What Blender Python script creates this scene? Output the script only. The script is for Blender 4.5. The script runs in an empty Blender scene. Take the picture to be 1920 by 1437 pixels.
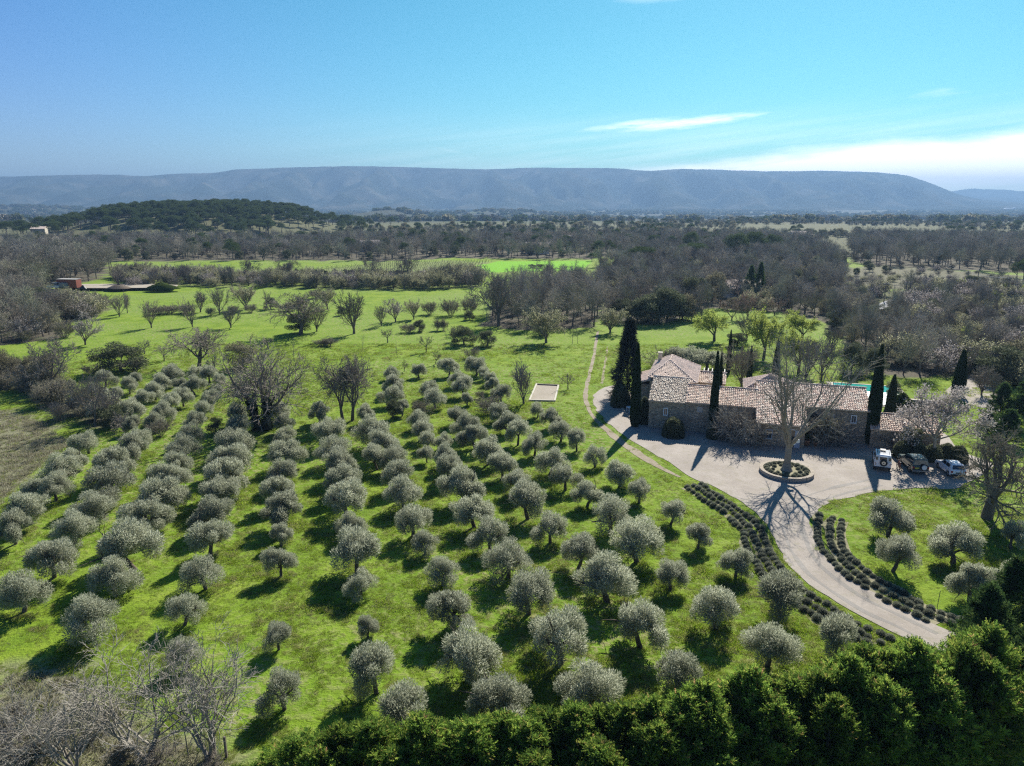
import bpy, bmesh, math, random
import numpy as np
from mathutils import Vector
from mathutils.geometry import tessellate_polygon

# ------------------------------------------------------------------ camera, sky, sun, exposure
SC = bpy.context.scene
COL = SC.collection
F_PX, CXP, CYP, CAM_H, V_HOR = 1331.0, 960.0, 718.5, 27.0, 375.0
PITCH = math.atan((CYP - V_HOR) / F_PX)
cam_d = bpy.data.cameras.new('camera')
cam_d.sensor_width = 36.0
cam_d.lens = F_PX / 1920 * 36
cam_d.clip_start, cam_d.clip_end = 0.5, 40000
cam = bpy.data.objects.new('camera', cam_d)
cam.location = (0, 0, CAM_H)
cam.rotation_euler = (math.pi / 2 - PITCH, 0, 0)
COL.objects.link(cam)
SC.camera = cam

DENOISE = False
SUN_AZ, SUN_EL = math.radians(24.0), math.radians(37.0)      # azimuth measured from +Y towards +X
SUN_STRENGTH, SKY_STRENGTH, EXPOSURE = 5.0, 0.066, 1.05
sun_d = bpy.data.lights.new('sun', 'SUN')
sun_d.energy, sun_d.angle, sun_d.color = SUN_STRENGTH, math.radians(0.53), (1.0, 0.95, 0.87)
sun = bpy.data.objects.new('sun', sun_d)
sun_dir = Vector((math.sin(SUN_AZ) * math.cos(SUN_EL), math.cos(SUN_AZ) * math.cos(SUN_EL), math.sin(SUN_EL)))
sun.rotation_euler = sun_dir.to_track_quat('Z', 'Y').to_euler()
sun.location = (0, 0, 900)
COL.objects.link(sun)

SC.view_settings.view_transform = 'Standard'
SC.view_settings.look = 'None'
SC.view_settings.exposure = EXPOSURE
SC.view_settings.gamma = 1.0
SC.view_settings.use_curve_mapping = False
SC.render.engine = 'CYCLES'
cy = SC.cycles
cy.max_bounces, cy.diffuse_bounces, cy.glossy_bounces = 6, 3, 2
cy.transmission_bounces, cy.transparent_max_bounces, cy.volume_bounces = 4, 6, 0
cy.caustics_reflective = cy.caustics_refractive = False
cy.use_denoising = DENOISE
cy.filter_width = 1.25
try:
    cy.denoiser = 'OPENIMAGEDENOISE'
    cy.denoising_prefilter = 'ACCURATE'
except Exception:
    pass

def pix_dir(u, v):
    x, y = (u - CXP) / F_PX, (CYP - v) / F_PX
    d = Vector((x, math.cos(PITCH) + y * math.sin(PITCH), -math.sin(PITCH) + y * math.cos(PITCH)))
    return d
def azel(u, v):
    d = pix_dir(u, v).normalized()
    return math.atan2(d.x, d.y), math.asin(d.z)
def gp(u, v, z=0.0):
    d = pix_dir(u, v); t = (z - CAM_H) / d.z
    return d.x * t, d.y * t
def hgt(u, v, vt):
    X, Y = gp(u, v); d = pix_dir(u, vt)
    return CAM_H + d.z / d.y * Y

class NT:
    """small helper to write node trees"""
    def __init__(s, tree): s.t = tree; s.n = tree.nodes; s.l = tree.links
    def new(s, typ, **kw):
        n = s.n.new(typ)
        for k, v in kw.items(): setattr(n, k, v)
        return n
    def put(s, sock, v):
        if hasattr(v, 'is_linked') or hasattr(v, 'links'): s.l.new(v, sock)
        elif v is not None: sock.default_value = v
    def math(s, op, a, b=None, c=None, clamp=False):
        n = s.new('ShaderNodeMath', operation=op, use_clamp=clamp)
        s.put(n.inputs[0], a)
        if b is not None: s.put(n.inputs[1], b)
        if c is not None: s.put(n.inputs[2], c)
        return n.outputs[0]
    def mix(s, f, a, b, blend='MIX'):
        n = s.new('ShaderNodeMix', data_type='RGBA', blend_type=blend)
        s.put(n.inputs[0], f); s.put(n.inputs[6], a); s.put(n.inputs[7], b)
        return n.outputs[2]
    def noise(s, vec, scale, detail=3.0, rough=0.55, lac=2.0):
        n = s.new('ShaderNodeTexNoise')
        if vec is not None: s.l.new(vec, n.inputs['Vector'])
        n.inputs['Scale'].default_value = scale; n.inputs['Detail'].default_value = detail
        n.inputs['Roughness'].default_value = rough
        return n.outputs['Fac']
    def ramp(s, f, stops, interp='LINEAR'):
        n = s.new('ShaderNodeValToRGB'); cr = n.color_ramp; cr.interpolation = interp
        while len(cr.elements) < len(stops): cr.elements.new(0.5)
        for e, (p, c) in zip(cr.elements, stops):
            e.position = p; e.color = c if len(c) == 4 else (*c, 1)
        s.l.new(f, n.inputs[0]); return n.outputs[0]
    def mapr(s, f, a, b, c=0.0, d=1.0, smooth=True):
        n = s.new('ShaderNodeMapRange', interpolation_type='SMOOTHSTEP' if smooth else 'LINEAR')
        s.put(n.inputs[0], f)
        for i, v in enumerate((a, b, c, d)): s.put(n.inputs[1 + i], v)
        return n.outputs[0]

def build_world():
    w = bpy.data.worlds.new('World'); SC.world = w; w.use_nodes = True
    t = NT(w.node_tree); w.node_tree.nodes.clear()
    out = t.new('ShaderNodeOutputWorld'); bg = t.new('ShaderNodeBackground')
    sky = t.new('ShaderNodeTexSky', sky_type='NISHITA', sun_disc=False)
    sky.sun_elevation, sky.sun_rotation = SUN_EL, SUN_AZ
    sky.altitude, sky.air_density, sky.dust_density, sky.ozone_density = 250, 1.0, 0.35, 2.2
    tc = t.new('ShaderNodeTexCoord'); sep = t.new('ShaderNodeSeparateXYZ')
    nrm = t.new('ShaderNodeVectorMath', operation='NORMALIZE')
    t.l.new(tc.outputs['Generated'], nrm.inputs[0]); t.l.new(nrm.outputs[0], sep.inputs[0])
    az = t.math('ARCTAN2', sep.outputs[0], sep.outputs[1]); el = t.math('ARCSINE', sep.outputs[2])
    comb = t.new('ShaderNodeCombineXYZ'); t.put(comb.inputs[0], az); t.put(comb.inputs[1], t.math('MULTIPLY', el, 5.0))
    wisp = t.noise(comb.outputs[0], 5.0, 7, 0.62)
    fine = t.noise(comb.outputs[0], 22.0, 6, 0.65)
    comb2 = t.new('ShaderNodeCombineXYZ'); t.put(comb2.inputs[0], t.math('ADD', t.math('MULTIPLY', az, 0.6), t.math('MULTIPLY', el, 2.0)))
    t.put(comb2.inputs[1], t.math('MULTIPLY', t.math('SUBTRACT', el, t.math('MULTIPLY', az, 0.12)), 16.0))
    streak = t.noise(comb2.outputs[0], 4.0, 8, 0.6)
    def band(a0, e0, a1, e1, half_w, soft=1.0):
        # a stretched cirrus streak between two sky directions
        ax, ay = a1 - a0, e1 - e0; L2 = ax * ax + ay * ay
        da, de = t.math('SUBTRACT', az, a0), t.math('SUBTRACT', el, e0)
        s = t.math('DIVIDE', t.math('ADD', t.math('MULTIPLY', da, ax), t.math('MULTIPLY', de, ay)), L2)
        q = t.math('DIVIDE', t.math('SUBTRACT', t.math('MULTIPLY', de, ax), t.math('MULTIPLY', da, ay)), math.sqrt(L2))
        q = t.math('ADD', q, t.math('MULTIPLY', t.math('SUBTRACT', wisp, 0.5), half_w * 2.2))
        m = t.math('SUBTRACT', 1.0, t.math('POWER', t.math('ABSOLUTE', t.math('SUBTRACT', t.math('MULTIPLY', s, 2.0), 1.0)), 2.0), clamp=True)
        wd = t.math('MULTIPLY', t.math('MAXIMUM', m, 0.02), half_w)
        g = t.math('SUBTRACT', 1.0, t.math('DIVIDE', t.math('ABSOLUTE', q), wd), clamp=True)
        return t.math('MULTIPLY', t.math('MULTIPLY', g, m), t.mapr(t.math('ADD', t.math('MULTIPLY', streak, 0.6), t.math('MULTIPLY', fine, 0.4)), 0.36, 0.6, 0.1, 1.0), clamp=True)
    A = lambda u, v: azel(u, v)
    m1 = t.math('MULTIPLY', band(*A(1060, 249), *A(1470, 209), 0.0095), 0.8, clamp=True)
    m2 = t.math('MULTIPLY', band(*A(1690, 186), *A(1830, 172), 0.007), 0.25)
    m3 = t.math('MULTIPLY', band(*A(790, 272), *A(905, 295), 0.004), 0.18)
    m4 = t.math('MULTIPLY', band(*A(1140, 2), *A(1330, -8), 0.006), 0.12)
    # cloud bank low on the right (it goes on beyond the frame)
    a0, e0 = A(1080, 318); a1, e1 = A(1920, 236)
    top = t.math('ADD', e0, t.math('MULTIPLY', t.math('SUBTRACT', az, a0), (e1 - e0) / (a1 - a0)))
    top = t.math('ADD', top, t.math('MULTIPLY', t.math('SUBTRACT', wisp, 0.5), 0.035))
    edge = t.mapr(t.math('SUBTRACT', top, el), -0.006, 0.022)
    inaz = t.mapr(az, a0 - 0.05, a0 + 0.18)
    outaz = t.mapr(az, a1 + 0.35, a1 + 0.8, 1.0, 0.0)
    hole = t.mapr(streak, 0.25, 0.55, 0.6, 1.0)
    lowfade = t.mapr(el, 0.008, 0.035, 0.5, 1.0)
    m5 = t.math('MULTIPLY', t.math('MULTIPLY', t.math('MULTIPLY', t.math('MULTIPLY', edge, inaz), t.math('MULTIPLY', hole, outaz)), lowfade), 1.25, clamp=True)
    # thin veil above the ridge
    veil = t.math('MULTIPLY', t.mapr(el, 0.03, 0.13, 0.32, 0.0), t.mapr(az, -0.45, 0.35))
    veil = t.math('MULTIPLY', veil, t.mapr(streak, 0.3, 0.7))
    f = m1
    for m in (m2, m3, m4, m5, veil): f = t.math('MAXIMUM', f, m)
    dp = t.new('ShaderNodeVectorMath', operation='DOT_PRODUCT'); t.l.new(nrm.outputs[0], dp.inputs[0]); dp.inputs[1].default_value = tuple(sun_dir)
    tint = t.mix(1.0, sky.outputs[0], t.mix(t.mapr(dp.outputs['Value'], 0.42, 0.9), SKY_TINT, SKY_TINT_SUN), 'MULTIPLY')   # bluer away from the sun
    hs = t.new('ShaderNodeHueSaturation'); hs.inputs['Saturation'].default_value = SKY_SAT
    hs.inputs['Value'].default_value = 1.0; t.l.new(tint, hs.inputs['Color'])
    col = t.mix(f, hs.outputs[0], CLOUD_COL)
    t.l.new(col, bg.inputs[0]); bg.inputs[1].default_value = SKY_STRENGTH
    t.l.new(bg.outputs[0], out.inputs[0])
SKY_TINT, SKY_TINT_SUN, SKY_SAT, CLOUD_COL = (0.58, 0.68, 0.92, 1), (0.44, 0.80, 0.77, 1), 1.14, (17.0, 16.6, 16.0, 1)
build_world()

# ------------------------------------------------------------------ helpers
def tag(o, label=None, cat=None, group=None, kind=None):
    if label: o['label'] = label
    if cat: o['category'] = cat
    if group: o['group'] = group
    if kind: o['kind'] = kind
    return o
def link(name, data, parent=None, loc=None, rotz=None, scale=None):
    o = bpy.data.objects.new(name, data); COL.objects.link(o)
    if parent is not None: o.parent = parent
    if loc is not None: o.location = loc
    if rotz is not None: o.rotation_euler = (0, 0, rotz)
    if scale is not None: o.scale = scale
    return o
def mesh_np(name, V, faces, mats=(), smooth=False, midx=None):
    """faces: list of int arrays (M,k)"""
    me = bpy.data.meshes.new(name)
    V = np.asarray(V, dtype=np.float32).reshape(-1, 3)
    faces = [np.asarray(f, dtype=np.int32) for f in faces if len(f)]
    me.vertices.add(len(V)); me.vertices.foreach_set('co', V.ravel())
    loops = np.concatenate([f.ravel() for f in faces])
    tot = np.concatenate([np.full(len(f), f.shape[1], np.int32) for f in faces])
    st = np.concatenate([[0], np.cumsum(tot)[:-1]]).astype(np.int32)
    me.loops.add(len(loops)); me.loops.foreach_set('vertex_index', loops)
    me.polygons.add(len(tot)); me.polygons.foreach_set('loop_start', st)
    try: me.polygons.foreach_set('loop_total', tot)
    except Exception: pass
    for m in mats: me.materials.append(m)
    if midx is not None: me.polygons.foreach_set('material_index', np.asarray(midx, np.int32))
    me.polygons.foreach_set('use_smooth', np.full(len(tot), smooth, dtype=bool))
    me.update(calc_edges=True); me.validate()
    return me
class MB:
    """collects simple shapes into ONE mesh"""
    def __init__(s): s.v = []; s.f = []; s.n = 0
    def add(s, V, F):
        s.v.append(np.asarray(V, float).reshape(-1, 3)); s.f += [[i + s.n for i in f] for f in F]; s.n += len(s.v[-1]); return s
    def box(s, x0, x1, y0, y1, z0, z1, taper=1.0):
        cx, cy_ = (x0 + x1) / 2, (y0 + y1) / 2
        V = [(x0, y0, z0), (x1, y0, z0), (x1, y1, z0), (x0, y1, z0)]
        V += [(cx + (x - cx) * taper, cy_ + (y - cy_) * taper, z1) for x, y, _ in V]
        return s.add(V, [(3, 2, 1, 0), (4, 5, 6, 7), (0, 1, 5, 4), (1, 2, 6, 5), (2, 3, 7, 6), (3, 0, 4, 7)])
    def prism(s, poly, axis, a, b):
        """poly: list of 2-d points, extruded along axis ('x','y','z') from a to b"""
        n = len(poly)
        def P(p, t): return (t, p[0], p[1]) if axis == 'x' else ((p[0], t, p[1]) if axis == 'y' else (p[0], p[1], t))
        V = [P(p, a) for p in poly] + [P(p, b) for p in poly]
        F = [tuple(range(n))[::-1], tuple(range(n, 2 * n))] + [(i, (i + 1) % n, n + (i + 1) % n, n + i) for i in range(n)]
        return s.add(V, F)
    def cyl(s, c, r, h, axis='z', n=16, r2=None):
        r2 = r if r2 is None else r2
        V = []
        for k, (rr, t) in enumerate(((r, 0), (r2, h))):
            for i in range(n):
                a = 2 * math.pi * i / n; x, y = rr * math.cos(a), rr * math.sin(a)
                V.append({'z': (c[0] + x, c[1] + y, c[2] + t), 'y': (c[0] + x, c[1] + t, c[2] + y), 'x': (c[0] + t, c[1] + x, c[2] + y)}[axis])
        return s.add(V, [tuple(range(n))[::-1], tuple(range(n, 2 * n))] + [(i, (i + 1) % n, n + (i + 1) % n, n + i) for i in range(n)])
    def tube(s, pts, r, n=8):
        pts = [Vector(p) for p in pts]; V = []; F = []
        for i, p in enumerate(pts):
            d = (pts[min(i + 1, len(pts) - 1)] - pts[max(i - 1, 0)]).normalized()
            a = d.cross(Vector((0, 0, 1)) if abs(d.z) < 0.9 else Vector((1, 0, 0))).normalized(); b = d.cross(a)
            rr = r[i] if hasattr(r, '__len__') else r
            for k in range(n):
                t = 2 * math.pi * k / n; V.append(tuple(p + (a * math.cos(t) + b * math.sin(t)) * rr))
        for i in range(len(pts) - 1):
            for k in range(n): F.append((i * n + k, i * n + (k + 1) % n, (i + 1) * n + (k + 1) % n, (i + 1) * n + k))
        F.append(tuple(range(n))[::-1]); F.append(tuple((len(pts) - 1) * n + k for k in range(n)))
        return s.add(V, F)
    def torus(s, c, R, r, axis='y', N=20, n=8):
        V = []; F = []
        for i in range(N):
            A = 2 * math.pi * i / N
            for k in range(n):
                b = 2 * math.pi * k / n; q = R + r * math.cos(b); x, y, z = q * math.cos(A), q * math.sin(A), r * math.sin(b)
                V.append({'z': (c[0] + x, c[1] + y, c[2] + z), 'y': (c[0] + x, c[1] + z, c[2] + y), 'x': (c[0] + z, c[1] + x, c[2] + y)}[axis])
        for i in range(N):
            for k in range(n): F.append((i * n + k, ((i + 1) % N) * n + k, ((i + 1) % N) * n + (k + 1) % n, i * n + (k + 1) % n))
        return s.add(V, F)
    def lathe(s, prof, n=24, c=(0, 0, 0)):
        V = []; F = []
        for r, z in prof:
            for i in range(n):
                a = 2 * math.pi * i / n; V.append((c[0] + r * math.cos(a), c[1] + r * math.sin(a), c[2] + z))
        for j in range(len(prof) - 1):
            for i in range(n): F.append((j * n + i, j * n + (i + 1) % n, (j + 1) * n + (i + 1) % n, (j + 1) * n + i))
        return s.add(V, F)
    def mesh(s, name, mat, smooth=False, bevel=0.0):
        me = bpy.data.meshes.new(name); me.from_pydata([tuple(p) for p in np.concatenate(s.v)], [], s.f)
        me.materials.append(mat)
        bm = bmesh.new(); bm.from_mesh(me); bmesh.ops.recalc_face_normals(bm, faces=bm.faces)
        if bevel: bmesh.ops.bevel(bm, geom=list(bm.edges), offset=bevel, segments=2, affect='EDGES', clamp_overlap=True, profile=0.5)
        bm.to_mesh(me); bm.free()
        me.polygons.foreach_set('use_smooth', np.full(len(me.polygons), smooth, dtype=bool)); me.update()
        return me
    def obj(s, name, mat, parent=None, smooth=False, bevel=0.0, **kw):
        return link(name, s.mesh(name, mat, smooth, bevel), parent, **kw)
def empty(name, loc=(0, 0, 0), rotz=0.0, scale=None):
    o = link(name, None, None, loc, rotz, scale); o.empty_display_size = 0.3; return o
def copy_tree(o, parent=None):
    c = o.copy(); COL.objects.link(c); c.parent = parent
    for k in [x for x in o.children]: copy_tree(k, c)
    return c
ORD = ['first', 'second', 'third', 'fourth', 'fifth', 'sixth', 'seventh', 'eighth', 'ninth', 'tenth', 'eleventh', 'twelfth', 'thirteenth', 'fourteenth', 'fifteenth',
       'sixteenth', 'seventeenth', 'eighteenth', 'nineteenth', 'twentieth']
def ordn(i):
    if i < 20: return ORD[i]
    n = i + 1; suf = 'th' if 10 <= n % 100 <= 20 else {1: 'st', 2: 'nd', 3: 'rd'}.get(n % 10, 'th')
    return f'{n}{suf}'
def in_poly(X, Y, poly):
    X = np.asarray(X); Y = np.asarray(Y); ins = np.zeros(X.shape, bool); n = len(poly)
    for i in range(n):
        x0, y0 = poly[i]; x1, y1 = poly[(i + 1) % n]
        c = ((y0 > Y) != (y1 > Y)) & (X < (x1 - x0) * (Y - y0) / ((y1 - y0) if y1 != y0 else 1e-9) + x0)
        ins ^= c
    return ins
def pxpoly(pts): return [gp(u, v) for u, v in pts]
def sstep(a, b, x):
    t = np.clip((np.asarray(x, float) - a) / (b - a), 0, 1); return t * t * (3 - 2 * t)
def smooth_line(pts, step):
    """Catmull-Rom resampled to even steps"""
    P = [np.array(p, float) for p in pts]; P = [2 * P[0] - P[1]] + P + [2 * P[-1] - P[-2]]; out = []
    for i in range(1, len(P) - 2):
        p0, p1, p2, p3 = P[i - 1:i + 3]
        for t in np.linspace(0, 1, 24, endpoint=False):
            out.append(0.5 * (2 * p1 + (p2 - p0) * t + (2 * p0 - 5 * p1 + 4 * p2 - p3) * t * t + (3 * p1 - p0 - 3 * p2 + p3) * t ** 3))
    out.append(P[-2]); out = np.array(out); d = np.r_[0, np.cumsum(np.linalg.norm(np.diff(out, axis=0), axis=1))]
    s = np.arange(0, d[-1], step)
    return np.stack([np.interp(s, d, out[:, k]) for k in range(out.shape[1])], 1)

# ------------------------------------------------------------------ materials
def new_mat(name):
    m = bpy.data.materials.new(name); m.use_nodes = True; m.node_tree.nodes.clear(); t = NT(m.node_tree)
    return m, t, t.new('ShaderNodeOutputMaterial')
def mat_plain(name, col, rough=0.7, metal=0.0, var=0.12, scale=3.0, bump=0.0, spec=0.4, coat=0.0):
    m, t, out = new_mat(name); b = t.new('ShaderNodeBsdfPrincipled'); tc = t.new('ShaderNodeTexCoord')
    n = t.noise(tc.outputs['Object'], scale, 5)
    t.l.new(t.mix(n, tuple(c * (1 - var) for c in col) + (1,), tuple(min(1, c * (1 + var)) for c in col) + (1,)), b.inputs['Base Color'])
    b.inputs['Roughness'].default_value = rough; b.inputs['Metallic'].default_value = metal
    b.inputs['Specular IOR Level'].default_value = spec; b.inputs['Coat Weight'].default_value = coat
    if bump:
        bp = t.new('ShaderNodeBump'); bp.inputs['Strength'].default_value = bump; bp.inputs['Distance'].default_value = 0.03
        t.l.new(t.noise(tc.outputs['Object'], scale * 4, 6), bp.inputs['Height']); t.l.new(bp.outputs[0], b.inputs['Normal'])
    t.l.new(b.outputs[0], out.inputs[0]); return m
def mat_leaf(name, stops, trans=0.35, gloss=0.0, objvar=0.25, patch=None):
    """foliage: colour differs leaf by leaf and plant by plant"""
    m, t, out = new_mat(name); g = t.new('ShaderNodeNewGeometry'); oi = t.new('ShaderNodeObjectInfo')
    c = t.ramp(g.outputs['Random Per Island'], stops)
    k = t.math('ADD', t.math('MULTIPLY', oi.outputs['Random'], objvar), 1 - objvar / 2)
    cc = t.new('ShaderNodeVectorMath', operation='SCALE'); t.l.new(c, cc.inputs[0]); t.l.new(k, cc.inputs['Scale'])
    if patch:      # paler, drier patches of turf
        n1, n2 = t.noise(g.outputs['Position'], 0.16, 4), t.noise(g.outputs['Position'], 1.1, 5, 0.65)
        f = t.math('MULTIPLY', t.mapr(n1, 0.38, 0.62, 0.25, 1.0), t.mapr(n2, 0.44, 0.62, 0.0, 0.85)); mixc = t.mix(f, cc.outputs[0], patch)
        class _O: outputs = [mixc]
        cc = _O
    d = t.new('ShaderNodeBsdfDiffuse'); tr = t.new('ShaderNodeBsdfTranslucent'); mx = t.new('ShaderNodeMixShader')
    t.l.new(cc.outputs[0], d.inputs[0]); t.l.new(cc.outputs[0], tr.inputs[0]); mx.inputs[0].default_value = trans
    t.l.new(d.outputs[0], mx.inputs[1]); t.l.new(tr.outputs[0], mx.inputs[2]); sh = mx.outputs[0]
    if gloss:
        gl = t.new('ShaderNodeBsdfGlossy'); gl.inputs['Roughness'].default_value = 0.45; gl.inputs[0].default_value = (0.9, 0.95, 0.9, 1)
        m2 = t.new('ShaderNodeMixShader'); m2.inputs[0].default_value = gloss; t.l.new(sh, m2.inputs[1]); t.l.new(gl.outputs[0], m2.inputs[2]); sh = m2.outputs[0]
    t.l.new(sh, out.inputs[0]); return m
def mat_bark(name, c1, c2, scale=6.0, objvar=0.2):
    m, t, out = new_mat(name); tc = t.new('ShaderNodeTexCoord'); oi = t.new('ShaderNodeObjectInfo')
    c = t.mix(t.noise(tc.outputs['Object'], scale, 5), (*c1, 1), (*c2, 1))
    k = t.math('ADD', t.math('MULTIPLY', oi.outputs['Random'], objvar), 1 - objvar / 2)
    cc = t.new('ShaderNodeVectorMath', operation='SCALE'); t.l.new(c, cc.inputs[0]); t.l.new(k, cc.inputs['Scale'])
    d = t.new('ShaderNodeBsdfDiffuse'); t.l.new(cc.outputs[0], d.inputs[0]); t.l.new(d.outputs[0], out.inputs[0]); return m
def mat_stone(name, cols, scale=2.2, bump=0.9, mortar=(0.30, 0.265, 0.21)):
    """rough coursed rubble: flat irregular stones, mortar between"""
    m, t, out = new_mat(name); b = t.new('ShaderNodeBsdfPrincipled'); tc = t.new('ShaderNodeTexCoord')
    mp = t.new('ShaderNodeMapping'); mp.inputs['Scale'].default_value = (1.0, 1.0, 2.3); t.l.new(tc.outputs['Object'], mp.inputs['Vector'])
    wob = t.new('ShaderNodeTexNoise'); wob.inputs['Scale'].default_value = 1.7; t.l.new(mp.outputs[0], wob.inputs['Vector'])
    ad = t.mix(0.12, mp.outputs[0], wob.outputs['Color'], 'LINEAR_LIGHT')
    vo = t.new('ShaderNodeTexVoronoi'); vo.inputs['Scale'].default_value = scale; t.l.new(ad, vo.inputs['Vector'])
    ve = t.new('ShaderNodeTexVoronoi', feature='DISTANCE_TO_EDGE'); ve.inputs['Scale'].default_value = scale; t.l.new(ad, ve.inputs['Vector'])
    sx = t.new('ShaderNodeSeparateColor'); t.l.new(vo.outputs['Color'], sx.inputs[0])
    c = t.ramp(sx.outputs[0], cols)
    big = t.noise(tc.outputs['Object'], 0.5, 4)
    c = t.mix(t.mapr(big, 0.35, 0.7, 0, 0.35), c, (0.16, 0.14, 0.12, 1))
    j = t.mapr(ve.outputs['Distance'], 0.0, 0.07)
    c = t.mix(j, (*mortar, 1), c)
    gr = t.noise(tc.outputs['Object'], 14, 5); c = t.mix(0.35, c, t.mix(gr, (0.15, 0.14, 0.12, 1), (0.5, 0.46, 0.38, 1)), 'OVERLAY')
    t.l.new(c, b.inputs['Base Color']); b.inputs['Roughness'].default_value = 0.92
    bp = t.new('ShaderNodeBump'); bp.inputs['Strength'].default_value = bump; bp.inputs['Distance'].default_value = 0.05
    t.l.new(t.math('ADD', j, t.math('MULTIPLY', gr, 0.5)), bp.inputs['Height']); t.l.new(bp.outputs[0], b.inputs['Normal'])
    t.l.new(b.outputs[0], out.inputs[0]); return m
def mat_ground():
    m, t, out = new_mat('meadow_ground'); b = t.new('ShaderNodeBsdfPrincipled'); g = t.new('ShaderNodeNewGeometry'); P = g.outputs['Position']
    def at(n): a = t.new('ShaderNodeAttribute', attribute_name=n); return a.outputs['Fac']
    n0, n1, n2, n3 = t.noise(P, 0.035, 4), t.noise(P, 0.28, 5), t.noise(P, 1.7, 6, 0.65), t.noise(P, 7.0, 4, 0.7)
    base = t.ramp(n1, [(0.25, (0.095, 0.165, 0.013)), (0.5, (0.155, 0.235, 0.018)), (0.72, (0.225, 0.285, 0.035))])
    base = t.mix(t.mapr(n0, 0.35, 0.65, 0, 0.75), base, t.ramp(n2, [(0.3, (0.10, 0.20, 0.014)), (0.7, (0.18, 0.29, 0.022))]))
    tuft = t.mapr(n2, 0.46, 0.62, 0, 0.9)
    base = t.mix(t.math('MULTIPLY', tuft, t.mapr(n0, 0.36, 0.6)), base, (0.25, 0.235, 0.11, 1))
    base = t.mix(t.mapr(n3, 0.52, 0.72, 0, 0.55), base, (0.07, 0.12, 0.016, 1))
    lush = t.mix(n1, (0.13, 0.33, 0.012, 1), (0.18, 0.38, 0.02, 1))
    base = t.mix(at('lush'), base, lush)
    dry = t.mix(n2, (0.13, 0.135, 0.07, 1), (0.26, 0.25, 0.155, 1)); dry = t.mix(t.mapr(n3, 0.5, 0.7, 0, 0.7), dry, (0.07, 0.08, 0.035, 1))
    base = t.mix(at('dry'), base, dry)
    lit = t.mix(n2, (0.065, 0.058, 0.042, 1), (0.13, 0.112, 0.08, 1)); lit = t.mix(t.mapr(n1, 0.5, 0.7, 0, 0.6), lit, (0.06, 0.085, 0.03, 1))
    base = t.mix(at('litter'), base, lit)
    # valley floor far away: small fields, hedges and woods
    vo = t.new('ShaderNodeTexVoronoi'); vo.inputs['Scale'].default_value = 0.0065
    mp = t.new('ShaderNodeMapping'); mp.inputs['Scale'].default_value = (0.55, 1.0, 1.0); mp.inputs['Rotation'].default_value = (0, 0, 0.3)
    t.l.new(P, mp.inputs['Vector']); t.l.new(mp.outputs[0], vo.inputs['Vector']); sc = t.new('ShaderNodeSeparateColor'); t.l.new(vo.outputs['Color'], sc.inputs[0])
    fld = t.ramp(sc.outputs[0], [(0.0, (0.03, 0.034, 0.022)), (0.45, (0.04, 0.042, 0.028)), (0.58, (0.05, 0.072, 0.026)), (0.72, (0.062, 0.056, 0.038)), (0.86, (0.05, 0.085, 0.024)), (0.97, (0.12, 0.105, 0.08))], 'CONSTANT')
    vn = t.noise(P, 0.012, 5, 0.65); fld = t.mix(t.mapr(vn, 0.42, 0.56), fld, (0.045, 0.05, 0.032, 1))
    base = t.mix(at('valley'), base, fld)
    t.l.new(base, b.inputs['Base Color']); b.inputs['Roughness'].default_value = 0.95; b.inputs['Specular IOR Level'].default_value = 0.1
    bp = t.new('ShaderNodeBump'); bp.inputs['Strength'].default_value = 0.9; bp.inputs['Distance'].default_value = 0.22
    t.l.new(t.math('ADD', n2, t.math('MULTIPLY', n3, 0.45)), bp.inputs['Height']); t.l.new(bp.outputs[0], b.inputs['Normal'])
    t.l.new(b.outputs[0], out.inputs[0]); return m
def mat_gravel(name, c1, c2, c3, bump=0.5):
    m, t, out = new_mat(name); b = t.new('ShaderNodeBsdfPrincipled'); g = t.new('ShaderNodeNewGeometry'); P = g.outputs['Position']
    n1, n2, n3 = t.noise(P, 0.35, 5), t.noise(P, 3.0, 6, 0.7), t.noise(P, 26, 3, 0.7)
    c = t.mix(t.mapr(n1, 0.3, 0.7), (*c1, 1), (*c2, 1)); c = t.mix(t.mapr(n2, 0.45, 0.75, 0, 0.55), c, (*c3, 1))
    n4 = t.noise(P, 0.9, 6, 0.7); c = t.mix(t.mapr(n4, 0.5, 0.72, 0, 0.6), c, (c1[0] * 0.80, c1[1] * 0.84, c1[2] * 0.62, 1))
    c = t.mix(0.65, c, t.mix(n3, (0.15, 0.15, 0.15, 1), (0.85, 0.85, 0.85, 1)), 'OVERLAY')
    t.l.new(c, b.inputs['Base Color']); b.inputs['Roughness'].default_value = 0.95
    bp = t.new('ShaderNodeBump'); bp.inputs['Strength'].default_value = bump; bp.inputs['Distance'].default_value = 0.05
    t.l.new(t.math('ADD', n2, n3), bp.inputs['Height']); t.l.new(bp.outputs[0], b.inputs['Normal'])
    t.l.new(b.outputs[0], out.inputs[0]); return m
def mat_mountain():
    m, t, out = new_mat('mountain_slope'); b = t.new('ShaderNodeBsdfDiffuse'); g = t.new('ShaderNodeNewGeometry'); P = g.outputs['Position']
    n1, n2 = t.noise(P, 0.004, 7, 0.65), t.noise(P, 0.03, 5, 0.7)
    c = t.mix(t.mapr(n1, 0.42, 0.72), (0.032, 0.04, 0.028, 1), (0.12, 0.11, 0.085, 1)); c = t.mix(t.mapr(n2, 0.5, 0.7, 0, 0.6), c, (0.022, 0.03, 0.018, 1))
    t.l.new(c, b.inputs[0]); t.l.new(b.outputs[0], out.inputs[0]); return m
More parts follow.
